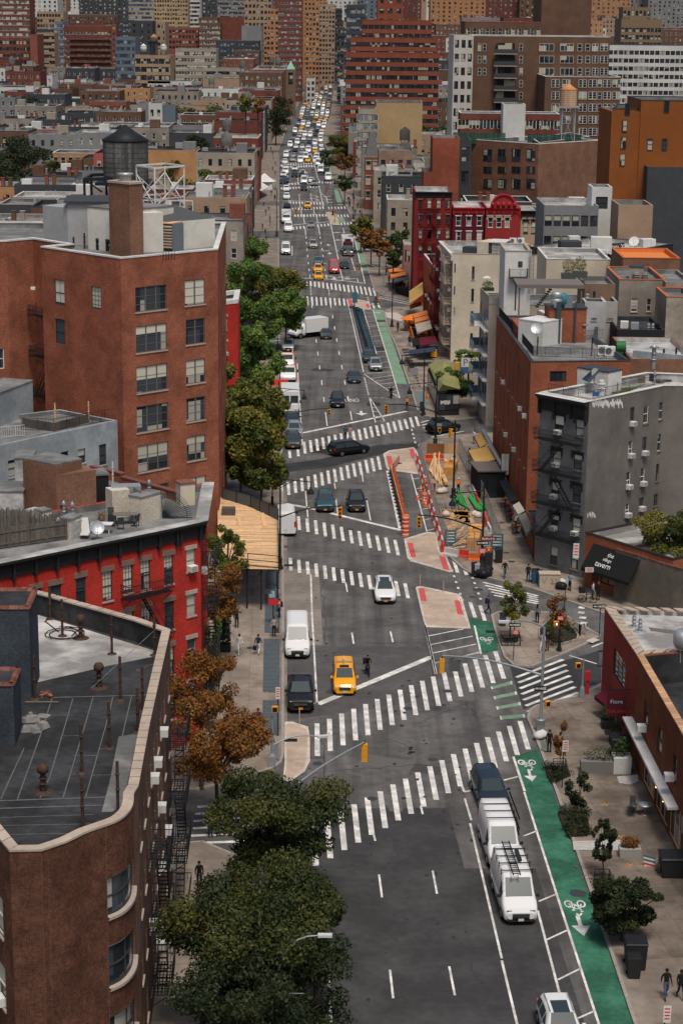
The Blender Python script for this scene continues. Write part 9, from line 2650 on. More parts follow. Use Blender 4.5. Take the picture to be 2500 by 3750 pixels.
for i,(a,c2,m,l)in En((((328,1395),(465,1425),dj,'scuffed white barrier closing site at its near end'),((470,1420),(560,1430),cv,'red barrier right of white one at near end'),((555,1455),(715,1460),dU,'orange barrier forward at near end'),((140,500),(225,500),cv,'red barrier at far end of site'),((225,500),(318,500),cv,'second red barrier at far end of site'),((318,500),(420,495),dj,'white barrier at far end of site'),((585,760),(625,860),dj,'white barrier on east side of site'),((625,860),(655,940),cv,'red barrier on east side of site'),((710,1060),(740,1150),cv,'red barrier low on east side of site'),((740,1150),(772,1210),dj,'white barrier low on east side of site'))):
 fW(Q('N',*a),Q('N',*c2),m,l)
site=cf(al('site_ground',Q('N',400,900)),aq='structure')
b=MB();P_=[Q('N',*q)for q in((100,440),(470,430),(620,700),(700,900),(800,1180),(860,1340),(360,1370),(230,950))];b.aA([(p.x,p.y,.139)if True else p for p in(P_ if ccw(e6(P_))else P_[::-1])]);b.aa('bare_earth',mat('site_earth',(.24,.17,.115),.95,aF=.2,scale=2.5,ai=.3),site)
gg=mat('plywood',(.58,.29,.09),.8,aF=.15,scale=3,d9=.15)
dT=mat('green_netting_bright',(.05,.3,.08),.8,aF=.25,scale=5)
def eH(ah,c,A,B,depth,h):
 a,c2=Q(c,*A,.15),Q(c,*B,.15);t=al('plywood_formwork',a,0,ah,'formwork');d=c2-a;n=Vec((-d.y,d.x,0)).normalized();k=5
 for i in Rg(k):
  dE('plywood_panel',gg,t,a+n*depth*i/k+d*.01,d*.98,n*depth/k*.93,Vec((0,0,h*(1-.04*(i%2)))))
 for i in Rg(4):dE('stud',b6,t,a+d*i/4+n*-.06+Zv(.05),d*.03,n*.05,Zv(h))
 for i in Rg(2):eQ('box',gg,t,a+d*(.3+.4*i)+n*depth*.5+Zv(h),(.9,.6,.25))
eH('block of orange plywood formwork at far end of site','N',(315,650),(420,655),4.6,1.2);eH('block of orange plywood formwork at near end of site','N',(545,1335),(660,1340),5.5,1.2)
def dr(ah,c,a6,n_,m,r=.12,seed=1,zmax=1.6,name='timber_stack',pn='timber_beam'):
 rr=random.Random(seed);P_=[Q(c,*q,.15)for q in a6];t=al(name,P_[0],0,ah,'timber')
 for i in Rg(n_):
  f=i/max(1,n_-1);a=P_[0].lerp(P_[1],f)+Vec((0,0,rr.uniform(.05,.3)));q=P_[3].lerp(P_[2],f)+Vec((rr.uniform(-.3,.3),rr.uniform(-.3,.3),rr.uniform(.2,zmax)));fE(pn,m,t,a,q,r,r*.6)
 return t
dr('fan of long timbers at near end of site','N',T("345,1110 420,1340 560,1330 480,1110"),22,b6,.14,3)
dr('long timbers leaning in far part of site','N',T("185,600 300,740 270,530 230,540"),14,b6,.14,5);dr('pair of heavy timbers by far plywood block','N',T("255,525 275,530 345,740 325,740"),3,b6,.22,6,.5)
dr('grey steel racks in middle of site','N',T("270,890 380,900 385,1000 300,1005"),12,aj,.05,8,.9,'steel_rack','steel_bar');dr('loose timbers across middle of site','N',T("400,930 560,960 560,1000 420,990"),6,aM,.14,9,.5)
dr('bundle of green bars fanned out on site','N',T("405,870 560,960 480,850 430,960"),30,dT,.1,10,1.2,'green_bars','green_bar');dr('long green boards by east barriers','N',T("570,850 600,840 690,970 640,975"),5,dT,.35,11,.4,'green_boards','green_board');dr('green mesh strip by near plywood block','N',T("630,1150 660,1150 690,1260 650,1265"),6,dT,.3,12,.3,'green_boards','green_board')
t=al('plywood_deck',Q('N',480,1090,.15),0,'flat plywood sheets in middle of site','plywood');
for i in Rg(4):
 for j in Rg(2):b=MB();q=Q('N',440+i*38,1010+j*50,.15);b.box((q.x,q.y,.17),(1.15,2.3,.05),.05);b.aa('plywood_sheet',gg if False else mat('plywood_pale',(.5,.32,.18),.8,d9=.15),t)
for c,x,y,l in(('N',290,800,'left white sack on site'),('N',325,795,'right white sack on site'),('N',345,1020,'white bag behind mast arm'),('N',620,1020,'heap of white and red bags by east fence'),('N',650,1030,'second white bag of heap by east fence')):gc(c,((x,y),),[l],mat('sack_white',(.58,.52,.48),.8,aF=.15,scale=6),.4)
def eh(c,a6,ah):
 P_=[Q(c,*q,.15)for q in a6];t=al('guard_rail',P_[0],0,ah);b=MB()
 for a,q in zip(P_,P_[1:]):
  for z in(.55,1.1):b.bar(a+Zv(z),q+Zv(z),.06)
  n_=max(1,int((q-a).length/1.6))
  for k in Rg(n_+1):b.bar(a.lerp(q,k/n_),a.lerp(q,k/n_)+Zv(1.12),.06)
 b.aa('rail',mat('safety_yellow',(.72,.34,.02),.6),t)
eh('N',((145,515),(385,510)),'yellow guard rail at far end of site');eh('N',((290,740),(410,740)),'yellow guard rail behind white sacks');eh('N',((300,1050),(560,1070)),'yellow guard rail across middle of site');
hU=mat('fence_wire',(.3,.31,.32),.5,.5)
def e9(c,a6,ah,h=2):
 P_=[Q(c,*q,.15)for q in a6];t=al('site_fence',P_[0],0,ah,'fence','temporary mesh fences round site')
 for a,q in zip(P_,P_[1:]):
  n_=max(1,round((q-a).length/2.4))
  for k in Rg(n_):
   s,e=a.lerp(q,k/n_),a.lerp(q,(k+1)/n_);d=e-s;b=MB()
   b.bar(s,s+Zv(h),.045);b.bar(e-d*.02,e-d*.02+Zv(h),.045);b.bar(s+Zv(h),e+Zv(h),.045);b.bar(s+Zv(.1),e+Zv(.1),.045)
   for i in Rg(1,9):b.bar(s+d*i/9+Zv(.1),s+d*i/9+Zv(h),.012)
   for i in Rg(1,6):b.bar(s+Zv(h*i/6),e+Zv(h*i/6),.012)
   b.aa('fence_panel',hU,t)
 return t
e9('N',T("85,440 135,640 185,830 240,1000 290,1160 345,1320 362,1350"),'mesh fence along west side of site');e9('N',T("470,430 560,600 640,760 700,900 770,1060 800,1160 868,1335"),'mesh fence between site and shop pavement');e9('N',((88,430),(470,430)),'mesh fence closing far end of site');e9('N',((362,1360),(868,1350)),'mesh fence closing near end of site')
t=al('hoarding',Q('N',260,430,.15),0,'plywood hoarding panels at far end of site')
for i in Rg(7):q=Q('N',205+i*38,428,.15);eQ('hoarding_panel',mat('plywood_brown',(.24,.1,.045),.8,d9=.2)if i<3 else mat('plywood_pale'),t,(q.x,q.y-.1,.15),(1.15,.05,1.35))
for x,y,w,h,l in((385,1300,1.1,1.5,'dark teal notice on near west fence corner'),(830,1335,1.2,1.5,'dark teal notice on near east fence corner'),(750,1330,1.6,.9,'wide teal notice behind site corner pole')):q=Q('N',x,y,.15);plate('site_notice',l,(q.x,q.y-.25,.3+h/2),w,h,cY,'=')
def eV(p,ah,m=dU,new=[None],s=1):
 if new[0]is not None:return bB(new[0],p,0,ah,sc=s)
 t=al('traffic_cone',p,0,ah,'traffic cone','traffic cones');b=MB();b.box((0,0,0),(.4,.4,.04));b.lathe((0,0,.04),[(.15,0),(.03,.68),(0,.68)],12);b.aa('cone_body',m,t,am=True)
 for z0,z1 in((.25,.36),(.45,.54)):lt('reflective_band',ae,t,(0,0,.04),[(.15-.12*z0/.68+.006,z0),(.15-.12*z1/.68+.006,z1)],12)
 new[0]=t;return t
for c,x,y,l in(('N',105,778,'orange cone farthest along site barriers'),('N',76,862,'orange cone at left of trio by site'),('N',152,925,'orange cone nearest along site barriers'),('N',135,895,'orange cone touching red stack'),('N',250,800,'orange cone inside site fence'),('B',445,140,'orange cone on far roadworks island'),('B',395,110,'second orange cone by far roadworks')):eV(Q(c,x,y,.02),l,s=1.1 if c=='N'else 1.4)
def ec(c,x,y,ah,n_=3,s=1):
 p=Q(c,x,y);t=al('traffic_drum',p,0,ah)
 for k in Rg(n_):
  z=k*.36*s;gM('drum',dU if k%2==0 else cv,t,(p.x,p.y,z),[(.3*s,0),(.29*s,.28*s),(.25*s,.34*s),(0,.36*s)],14);gM('reflective_band',ae,t,(p.x,p.y,z+.12*s),[(.302*s,0),(.297*s,.09*s)],14)
ec('D',1045,612,'stack of orange and white drums at near tip of orange barrier line',5,1.25);ec('N',140,880,'red stack of drums by site cones',3)
a,c2=Q('D',935,165),Q('D',1040,590);n_=17;t=al('barricade_line',a,0,'long line of orange and white striped barricade boards','barricade',None)
a2=Q('D',1000,95)
fP=[(a2,Q('D',948,165))]+[(a.lerp(c2,k/n_),a.lerp(c2,(k+.94)/n_))for k in Rg(n_)]
for i,(s,e)in En(fP):
 d=e-s;L_=d.length;n=Vec((-d.y,d.x,0)).normalized();dE('barricade_board',dj,t,s+Zv(.35),d,n*.06,Zv(.75))
 st_=max(3,int(L_/.42));b=MB()
 for k in Rg(st_):
  u=d*(k/st_);w=d/st_*.5
  for eG in(-.012,.062):b.aA([s+u+n*eG+Zv(.36),s+u+w+n*eG+Zv(.36),s+u+w*1.9+n*eG+Zv(1.09),s+u+w*.9+n*eG+Zv(1.09)])
  b.aA([s+u+Zv(1.104)-n*.01,s+u+w+Zv(1.104)-n*.01,s+u+w+Zv(1.104)+n*.07,s+u+Zv(1.104)+n*.07])
 b.aa('orange_stripe',dU,t)
 b=MB();b.box((s.x,s.y,0),(.6,.4,.08));b.bar(s,s+Zv(.9),.06);b.aa('foot',ag,t)
for i in Rg(9):q=Q('D',962+i*9.5,165+i*42);b=MB();b.tube(q+Zv(0),q+Zv(1.25),.09,n=8);cf(b.aa('delineator',dU,bj=q),'orange delineator post, %s from far end of striped barricades'%dD[i],'delineator','orange delineator posts')
for c,x,y,l in(('D',1150,975,'white flexible post at left corner of near island'),('D',1318,1012,'white flexible post at right of near island'),('7',1375,690,'flexible post on kerb extension by pickup')):q=Q(c,x,y);b=MB();b.tube(q,q+Zv(1.1),.04,n=8);cf(b.aa('flexible_post',bt,bj=q),l,'bollard','flexible posts')
for i in Rg(10):q=Q('A',268+i*4.2,520+i*32);eV(q,'orange cone, %s from far end by work trucks'%dD[i],s=1.3)
def ck(c,a6,ah,m,h=1,furn=8):
 P_=[Q(c,*q,.15)for q in a6];t=al('dining_shed',P_[0],0,ah,'cafe terrace')
 for a,q in zip(P_,P_[1:]+P_[:1]):d=q-a;n=Vec((-d.y,d.x,0)).normalized();dE('side_panel',m,t,a,d,n*.12,Zv(h))
 cen=sum(P_,Vec())/len(P_);r=random.Random(int(cen.x*9))
 for i in Rg(furn):
  f1,f2=r.random(),r.random();p=P_[0].lerp(P_[1],f1).lerp(P_[-1].lerp(P_[2],f1),f2);b=MB();b.box((p.x,p.y,.85),(.75,.75,.05));b.box((p.x,p.y,.15),(.08,.08,.7));b.aa('cafe_table',ae if i%2 else au,t)
  for k in(-1,1):b=MB();b.box((p.x+k*.6,p.y,.55),(.4,.4,.05));b.box((p.x+k*.78,p.y,.6),(.05,.4,.45));b.box((p.x+k*.6,p.y,.15),(.3,.3,.4));b.aa('cafe_chair',au if i%3 else cv,t)
 return t
ck('U',T("700,1130 770,1200 940,1100 900,1050"),'orange sided dining box under orange parasols',mat('terrace_orange',(.58,.16,.04),.7,aF=.1,scale=3),1.1,4)
ck('U',T("775,1210 830,1400 960,1370 1080,1290 960,1180"),'orange walled terrace full of small white tables',mat('terrace_orange'),1,10)
ck('U',T("560,560 600,690 760,740 760,560"),'black kiosk counter below orange awnings',c6,1.2,5)
OE=Vec((-1,-.15,0)).normalized()
for args in(('orange awning farthest up at kiosk corner','U',(690,300),(710,360),3.4,2.9,OE*3,0,cE),('second orange awning at kiosk corner','U',(715,365),(735,420),3.4,2.9,OE*3,0,cE),('dark slate awning over kiosk counter','U',(760,395),(775,480),3.2,2.7,OE*2.9,0,mat('awning_slate',(.07,.08,.09),.8)),('small orange awning by heater','U',(955,800),(970,850),3.2,2.7,OE*2.2,0,cE),('orange awning by orange parasol','U',(1025,925),(1050,985),3.4,2.8,OE*2.4,0,cE),('second orange awning by parasol','U',(1050,990),(1065,1050),3.4,2.8,OE*2.4,0,cE),('cream awning above white tables','U',(1065,1070),(1105,1190),3.4,2.8,OE*2.4,0,bt),('maroon awning over last cafe door','U',(1150,1290),(1165,1400),2.9,2.6,OE*2.6,0,fy),('black awning over cafe before cream building','U',(1120,1300),(1140,1400),2.6,2.3,OE*3.4,0,c6),('navy sign board awning facing pavement','U',(1150,1455),(1160,1515),2.6,2.2,OE*4,0,mat('awning_navy',(.03,.045,.07),.8)),('gold fabric canopy hanging on red corner building','U',(965,520),(975,700),5.4,3.8,OE*2.4,0,c5)):cq(*args)
def gJ(c,x,y,r,zt,m,ah):
 p=Q(c,x,y,zt);t=al('parasol',(p.x,p.y,.15),0,ah);gF('pole',aj,t,(p.x,p.y,.15),p,.04,n=8);gM('canopy',m,t,(p.x,p.y,zt-.7),[(r,0),(r*.5,.42),(0,.75)],8)
gJ('U',810,985,2,2.9,mat('parasol_orange',(.7,.18,.03),.8),'large orange parasol over terrace box');
p=Q('3',1215,118);t=al('marquee',p,0,'white tent roof on far west pavement','tent');b=MB();q=[Q('3',1190,75,3),Q('3',1235,105,2.6),Q('3',1200,125,2.6),Q('3',1188,118,3)];b.aA(q);b.box((p.x,p.y,.15),(5,5,2.4),bc=(.9,.9));b.lathe((p.x,p.y,2.5),[(3.6,0),(1.8,1),(0,2.4)],8);b.aa('canopy',ae,t)
q=QY('U',1030,1485,Q('U',1000,1600,0).y);plate('shop_sign','navy board sign projecting over east pavement',q,3.4,1,mat('awning_navy'),'=');p=Q('U',1125,1610,.15);t=al('news_box',p,0,'yellow newspaper box by cream building','newspaper box');bx('body',mat('safety_yellow'),t,(0,0,.2),(.9,.6,1.1));bx('foot',ag,t,(0,0,0),(.5,.4,.2))
g=Q('U',845,2060,.15);t=al('sign_post',g,0,'thin post with square grey sign back over pavement gratings');gF('post',aj,t,g,(g.x,g.y,bf('U',855,1770,g)),.04,n=6);plate('blank_sign','square grey sign back on thin post',(g.x,g.y-.05,bf('U',860,1805,g)),1.1,.95,aj)
for k in Rg(14):
 q=[Q('U',665+k*19,1480+k*40,.156),Q('U',770+k*12.5,1475+k*41,.156),Q('U',778+k*12.5,1500+k*41,.156),Q('U',672+k*19,1506+k*40,.156)]
 b=MB();b.cK([(p.x,p.y)for p in q],.15,.165);cf(b.aa('pavement_grating',mat('grating_brown',(.055,.045,.04),.8)),aq='structure')
dZ(ev['E4'],'painted_panel','U',T("840,2090 960,2090 1050,2290 930,2300"),.158,mat('pavement_slate',(.14,.17,.18),.9))
dZ(ev['E4'],'fresh_concrete','U',T("425,955 600,960 680,1010 670,1085 450,1030"),.158,mat('fresh_concrete',(.46,.42,.38),.9))
dZ(ev['E2'],'fresh_concrete','8',T("1120,308 1155,295 1185,305 1150,320"),.158,mat('fresh_concrete'))
dZ(ev['E1'],'fresh_concrete','K',T("755,1010 980,990 985,1060 900,1095 780,1080"),.16,mat('concrete_pale_patch',(.42,.4,.38),.9,aF=.15,scale=4))
dZ(ev['E1'],'fresh_concrete','K',T("280,1705 820,1690 830,1800 290,1800"),.16,mat('concrete_pale_patch'))
dZ(ev['E1'],'door_mat','K',T("615,505 705,500 740,562 632,565"),.162,a7)
mk=MB()
for x,y in((405,815),(635,1310),(790,1657),(887,1962),(1050,1970)):
 for a in(.4,1.9):q=Q('K',x,y,.165);d=Vec((cos(a),sin(a),0))*.28;cQ(mk,[q-d,q+d],.07,.165)
cQ(mk,[Q('K',320,1745),Q('K',470,1745)],.06,.165)
cf(mk.aa('spray_mark',mat('spray_orange',(.6,.25,.03),.8)),aq='structure')
mk=MB()
for a6 in(((400,2025),(460,2010)),((440,2040),(530,1995)),((380,2130),(430,2090)),((300,1990),(330,2010))):cQ(mk,[Q('K',*q)for q in a6],.05,.165)
cf(mk.aa('spray_mark',mat('spray_red',(.35,.03,.04),.8)),aq='structure')
for c,a6,l in(('K',T("70,880 200,880 215,915 70,915"),'low black guard rail around sapling pit'),('K',T("520,2080 670,2080 690,2130 510,2130"),'low black guard rail around narrow sapling'),('8',T("730,290 815,285 820,335 735,335"),'low black guard rail round tree pit on triangle')):
 P_=[Q(c,*q,.15)for q in a6];t=al('tree_guard',P_[0],0,l);bv(t,P_+[P_[0]],.45,du=.25)
P_=[Q('8',1028,208,.15),Q('8',1100,225,.15)];t=al('crowd_barrier',P_[0],0,'grey crowd barrier behind planting bed','barrier');bv(t,P_,1.1,aj,.1)
def dM(bj,rz,m,ah,aD=None):
 t=al('chair',bj,rz,ah,'chair',aD);bx('seat',m,t,(0,0,.43),(.42,.42,.04));ob('backrest',m,t,(-.2,.18,.47),(.4,0,0),(0,.03,0),(0,.06,.42))
 for x in(-.18,.18):
  for y in(-.18,.18):bx('leg',m,t,(x,y,0),(.035,.035,.43))
 return t
for k in Rg(7):dM(Q('K',930,1370,.15+k*.1),.1,au,'dark stacked chair, %s from bottom of terrace stack'%dD[k],'stacked dark chairs on restaurant terrace')
def eC(bj,ah,m,r=.38,bc=None):
 t=al('round_table',bj,0,ah,'table');lt('tabletop',bc or m,t,(0,0,.72),[(0,0),(r,0),(r,.03),(0,.03)],20);b=MB();b.tube((0,0,0),(0,0,.72),.03);b.lathe((0,0,0),[(.25,0),(.22,.03),(0,.04)],12);b.aa('pedestal',m,t,am=True)
eC(Q('K',1055,1420,.15),'round glass topped table on restaurant terrace',aj,.5)
for k,(x,y)in En(T("900,925 935,975 948,1010 955,1055 1000,1130 1010,1180")):
 p=Q('N',x+15,y,.15);t=al('cafe_table',p,0,'red topped square table, %s from far end of shop wall'%dD[k],'table','red topped tables outside shops');bx('tabletop',mat('table_red',(.42,.06,.03),.6),t,(0,0,.72),(.8,.55,.05));b=MB();b.box((0,0,0),(.08,.08,.72));b.box((0,0,0),(.5,.4,.04));b.aa('pedestal',ag,t,am=True)
 dM(Q('N',x-12,y+12,.15),-1.5,au,'dark chair at %s red topped table outside shops'%dD[k])
for k in Rg(9):dE('stripe',ae if k%2 else(cY if k<4 else cs),t,q+Vec((-.1+k*.02,-.02,.75-k*.13)),(.75,0,-.2),(0,.02,0),(0,0,-.12))
for x,y,l in((1180,1135,'upper warm bulb on timber shop front'),(1258,1290,'lower warm bulb on timber shop front')):q=QY('K',x,y,Q('K',x,1550,0).y);b=MB();b.lathe(q,[(0,0),(.07,.05),(.07,.12),(0,.17)],8);cf(b.aa('light_bulb',mat('bulb_warm',(.9,.5,.15),.4,emit=(1,.45,.12,6)),bj=q),l,'light bulb')
def cW(bj,rz,ah,m=None,aD=None,dL='bicycle',fat=False):
 t=al('bicycle',bj,rz,ah,dL,aD);b=MB();
 for cy in(-.52,.52):
  w=MB()
  for k in Rg(16):a0,a1=2*pi*k/16,2*pi*(k+1)/16;w.bar((0,cy+cos(a0)*.33,.34+sin(a0)*.33),(0,cy+cos(a1)*.33,.34+sin(a1)*.33),.045)
  for k in Rg(4):a0=pi*k/4;w.bar((0,cy+cos(a0)*.32,.34+sin(a0)*.32),(0,cy-cos(a0)*.32,.34-sin(a0)*.32),.01)
  w.aa('wheel',de,t,am=True)
 for p,q in(((0,.52,.34),(0,.12,.8)),((0,.52,.34),(0,.05,.32)),((0,.05,.32),(0,.14,.88)),((0,.05,.32),(0,-.38,.72)),((0,.12,.78),(0,-.4,.82)),((0,-.52,.34),(0,-.36,.98))):b.bar(p,q,.06 if fat else .04)
 b.aa('frame',m or ag,t,am=True);br('handlebar',ag,t,(-.28,-.34,1),(.28,-.34,1),.03);bx('saddle',ag,t,(0,.18,.88),(.15,.27,.06),bc=(.6,.9))
 if fat:
  bx('basket',aX,t,(0,-.62,.72),(.36,.28,.22));ob('mudguard',m,t,(-.04,.25,.45),(.08,0,0),(0,.5,.25),(0,0,.08))
 return t
h3=mat('share_bike_teal',(.02,.1,.16),.4);p0_=cW(Q('A',770,200,.02),-1.3,'blue share bike, first in dock from far end',h3,'share bikes in the dock',fat=True)
for i in Rg(1,22):
 y=200+i*15.4;x=765+i*5;r_=RV.uniform(-.1,.1);bB(p0_,Q('A',x+38,y,.02),-1.35+r_,'blue share bike, %s in dock from far end'%dD[i])
for x,y,l in((815,215,'blue share bike apart at head of dock'),(832,235,'second blue share bike apart at dock head')):bB(p0_,Q('A',x,y,.02),-2.2,l)
t=al('bike_dock',Q('A',770,200,.02),0,'long share bike dock with grey posts along traffic lane');a,c2=Q('A',762,185),Q('A',850,545)
fE('dock_plate',aj,t,a+Zv(.06),c2+Zv(.06),.6,.08)
for i in Rg(24):q=a.lerp(c2,i/23);eQ('dock_post',au,t,(q.x,q.y,.06),(.22,.18,.85),bc=(.8,.8))
cW(Q('J',470,1120,.15),1.35,'black bicycle with rear box outside tavern',ag);cW(mv.location+Vec((-2.6,-.7,.3)),1.5,'black bicycle carried on back of turning minivan');b=MB();q=Q('J',400,1100,.15);b.box((q.x,q.y,.95),(.55,.5,.5));cf(b.aa('delivery_box',ag,bj=q),'black delivery box on tavern bicycle','box')
for k,(x,y)in En(T("745,1700 760,1720 815,1800 800,1770 735,1690")):cW(Q('U',x,y,.15),-1.2+k*.2,'parked bicycle, %s of those by pavement gratings'%dD[k],au,'bicycles parked by pavement gratings')
# people
eW=mat('skin',(.38,.2,.13),.6);fp=mat('skin_dark',(.13,.065,.045),.6);eZ=mat('hair_dark',(.02,.015,.012),.8);gX=mat('hair_auburn',(.16,.06,.03),.8);hV=mat('shoe_dark',(.03,.03,.03),.6);fq=mat('shoe_white',(.55,.55,.54),.6)
CL={k:mat('cloth_'+k,v,.9,aF=.08,scale=9)for k,v in dict(white=(.55,.54,.52),black=(.015,.016,.018),navy=(.02,.03,.055),grey=(.16,.16,.165),beige=(.4,.33,.25),pink=(.5,.24,.22),denim=(.06,.09,.14),blue=(.16,.27,.36),orange=(.75,.16,.02),brown=(.1,.05,.035),khaki=(.22,.17,.11),red=(.35,.03,.03),teal=(.03,.1,.11),green=(.05,.14,.04)).items()}
def hO(cF):
 s=0
 J=dict(pelvis=(0,0,.95,.135),waist=(0,0,1.08,.125),chest=(0,0,1.3,.155),neckb=(0,0,1.45,.075),neck=(0,-.01,1.52,.055),head=(0,-.02,1.63,.095),crown=(0,-.01,1.71,.085))
 for sx,n in((-1,'l'),(1,'r')):
  J['sh'+n]=(sx*.17,0,1.42,.065);J['el'+n]=(sx*.23,.03,1.15,.047);J['wr'+n]=(sx*.24,-.05,.91,.034);J['ha'+n]=(sx*.245,-.07,.84,.04)
  J['hi'+n]=(sx*.09,0,.9,.105);J['kn'+n]=(sx*.1,-.01,.5,.065);J['an'+n]=(sx*.1,.03,.09,.048);J['to'+n]=(sx*.11,-.14,.05,.04)
 def mv(n,dx,dy,dz):x,y,z,r=J[n];J[n]=(x+dx,y+dy,z+dz,r)
 if cF in('walk','walk2'):
  f=1 if cF=='walk'else-1
  a,c=('l','r')if f>0 else('r','l')
  mv('kn'+a,0,-.2,.02);mv('an'+a,0,-.3,0);mv('to'+a,0,-.32,.04);mv('kn'+c,0,.05,0);mv('an'+c,0,.34,.09);mv('to'+c,0,.28,.01)
  mv('el'+a,0,.1,.02);mv('wr'+a,0,.22,.04);mv('ha'+a,0,.25,.05);mv('el'+c,0,-.06,0);mv('wr'+c,0,-.2,.06);mv('ha'+c,0,-.24,.09)
 if cF=='phone':
  J['elr']=(.24,-.05,1.16,.047);J['wrr']=(.12,-.28,1.24,.034);J['har']=(.07,-.34,1.28,.04);J['ell']=(-.24,-.05,1.16,.047);J['wrl']=(-.12,-.26,1.15,.034);J['hal']=(-.06,-.31,1.18,.04);mv('head',0,-.04,-.02);mv('crown',0,-.04,-.02)
 if cF=='bend':
  for n,(y,z)in dict(waist=(-.08,1.06),chest=(-.32,1.1),neckb=(-.46,1.06),neck=(-.52,1.02),head=(-.62,.94),crown=(-.68,.88)).items():J[n]=(J[n][0],y,z,J[n][3])
  for sx,n in((-1,'l'),(1,'r')):J['sh'+n]=(sx*.16,-.42,1.05,.065);J['el'+n]=(sx*.18,-.48,.78,.047);J['wr'+n]=(sx*.14,-.55,.54,.034);J['ha'+n]=(sx*.12,-.57,.46,.04)
 if cF in('ride','sit'):
  J['pelvis']=(0,.18,.98,.14);J['waist']=(0,.13,1.1,.13);J['chest']=(0,0,1.3,.155);J['neckb']=(0,-.06,1.44,.07);J['neck']=(0,-.08,1.5,.055);J['head']=(0,-.1,1.61,.095);J['crown']=(0,-.09,1.69,.085)
  for sx,n in((-1,'l'),(1,'r')):
   J['sh'+n]=(sx*.17,-.03,1.4,.065);J['el'+n]=(sx*.25,-.18,1.2,.047);J['wr'+n]=(sx*.25,-.34,1.06,.034);J['ha'+n]=(sx*.25,-.38,1.03,.04)
   J['hi'+n]=(sx*.09,.16,.94,.105);J['kn'+n]=(sx*.13,-.18,.72 if n=='l'else .62,.068);J['an'+n]=(sx*.11,-.02 if n=='l'else .06,.34 if n=='l'else .2,.048);J['to'+n]=(sx*.12,-.16,.28 if n=='l'else .14,.04)
  if cF=='sit':
   for n in J:x,y,z,r=J[n];J[n]=(x,y,z-.42,r)
   for sx,n in((-1,'l'),(1,'r')):J['kn'+n]=(sx*.14,-.3,.5,.068);J['an'+n]=(sx*.13,-.26,.09,.048);J['to'+n]=(sx*.14,-.42,.05,.04);J['wr'+n]=(sx*.12,-.25,.72,.034);J['ha'+n]=(sx*.08,-.3,.74,.04);J['el'+n]=(sx*.24,-.02,.78,.047)
 if cF=='wave':J['elr']=(.34,-.1,1.38,.047);J['wrr']=(.4,-.28,1.52,.034);J['har']=(.42,-.34,1.57,.04)
 E=[('pelvis','waist'),('waist','chest'),('chest','neckb'),('neckb','neck'),('neck','head'),('head','crown')]
 for n in 'lr':E+=[('neckb','sh'+n),('sh'+n,'el'+n),('el'+n,'wr'+n),('wr'+n,'ha'+n),('pelvis','hi'+n),('hi'+n,'kn'+n),('kn'+n,'an'+n),('an'+n,'to'+n)]
 cM=list(J);V=[Vec(J[n][:3])for n in cM];Rr=[J[n][3]for n in cM];ED=[(cM.index(a),cM.index(b))for a,b in E]
 segm={}
 for n in 'lr':
  h,w=Vec(J['ha'+n][:3]),Vec(J['wr'+n][:3]);d=(h-w).normalized();sx=-1 if n=='l'else 1
  h6=d.cross(Vec((sx,0,0)));h6=h6.normalized()if h6.length>.1 else Vec((0,1,0));hi=cM.index('ha'+n)
  for k,ln in En((.06,.072,.068,.052)):
   o=h6*(k-1.5)*.021;i0=len(V);V.append(h+o+d*.035);Rr.append(.01);V.append(h+o+d*(.035+ln*.6));Rr.append(.009);V.append(h+o+d*(.03+ln)+Vec((-sx*.018,0,0)));Rr.append(.008);ED+=[(hi,i0),(i0,i0+1),(i0+1,i0+2)];cM+=['f']*3
  i0=len(V);V.append(h+h6*-.04+d*-.005);Rr.append(.011);V.append(h+h6*-.055+d*.035);Rr.append(.009);ED+=[(hi,i0),(i0,i0+1)];cM+=['f']*2
 me=bpy.data.meshes.new('body');me.from_pydata(V,ED,[]);me.update();o=bpy.data.objects.new('body',me)
 m=o.modifiers.new('skin','SKIN');
 for i,r in En(Rr):sv=me.skin_vertices[0].data[i];sv.radius=(r,r*(.8 if cM[i]in('chest','waist','pelvis')else 1));sv.use_root=cM[i]=='pelvis'
 if True:
  for i,nme in En(cM):
   if nme in('chest','waist','pelvis'):me.skin_vertices[0].data[i].radius=(Rr[i]*1.12,Rr[i]*.78)
 m.use_smooth_shade=True;s=o.modifiers.new('sub','SUBSURF');s.levels=1
 res=eb(o);bpy.data.objects.remove(o)
 hz,tz=J['neck'],J['pelvis']
 fP=[(Vec(J[a][:3]),Vec(J[b][:3]),2 if(b[:2]in('kn','an','hi')or b=='pelvis')else 3 if b[:2]=='to'else 0 if(b in('head','crown','neck')or b[:2]=='ha')else 1)for a,b in E]
 while len(res.materials)<4:res.materials.append(None)
 for p in res.polygons:
  c=p.center;fH=(9,1)
  for a,b,k in fP:
   ab=b-a;t=max(0,min(1,(c-a).dot(ab)/ab.length_squared));dd=(a+ab*t-c).length
   if dd<fH[0]:fH=(dd,k)
  k=fH[1]
  p.material_index=k;p.use_smooth=True
 return res,J
gq={}
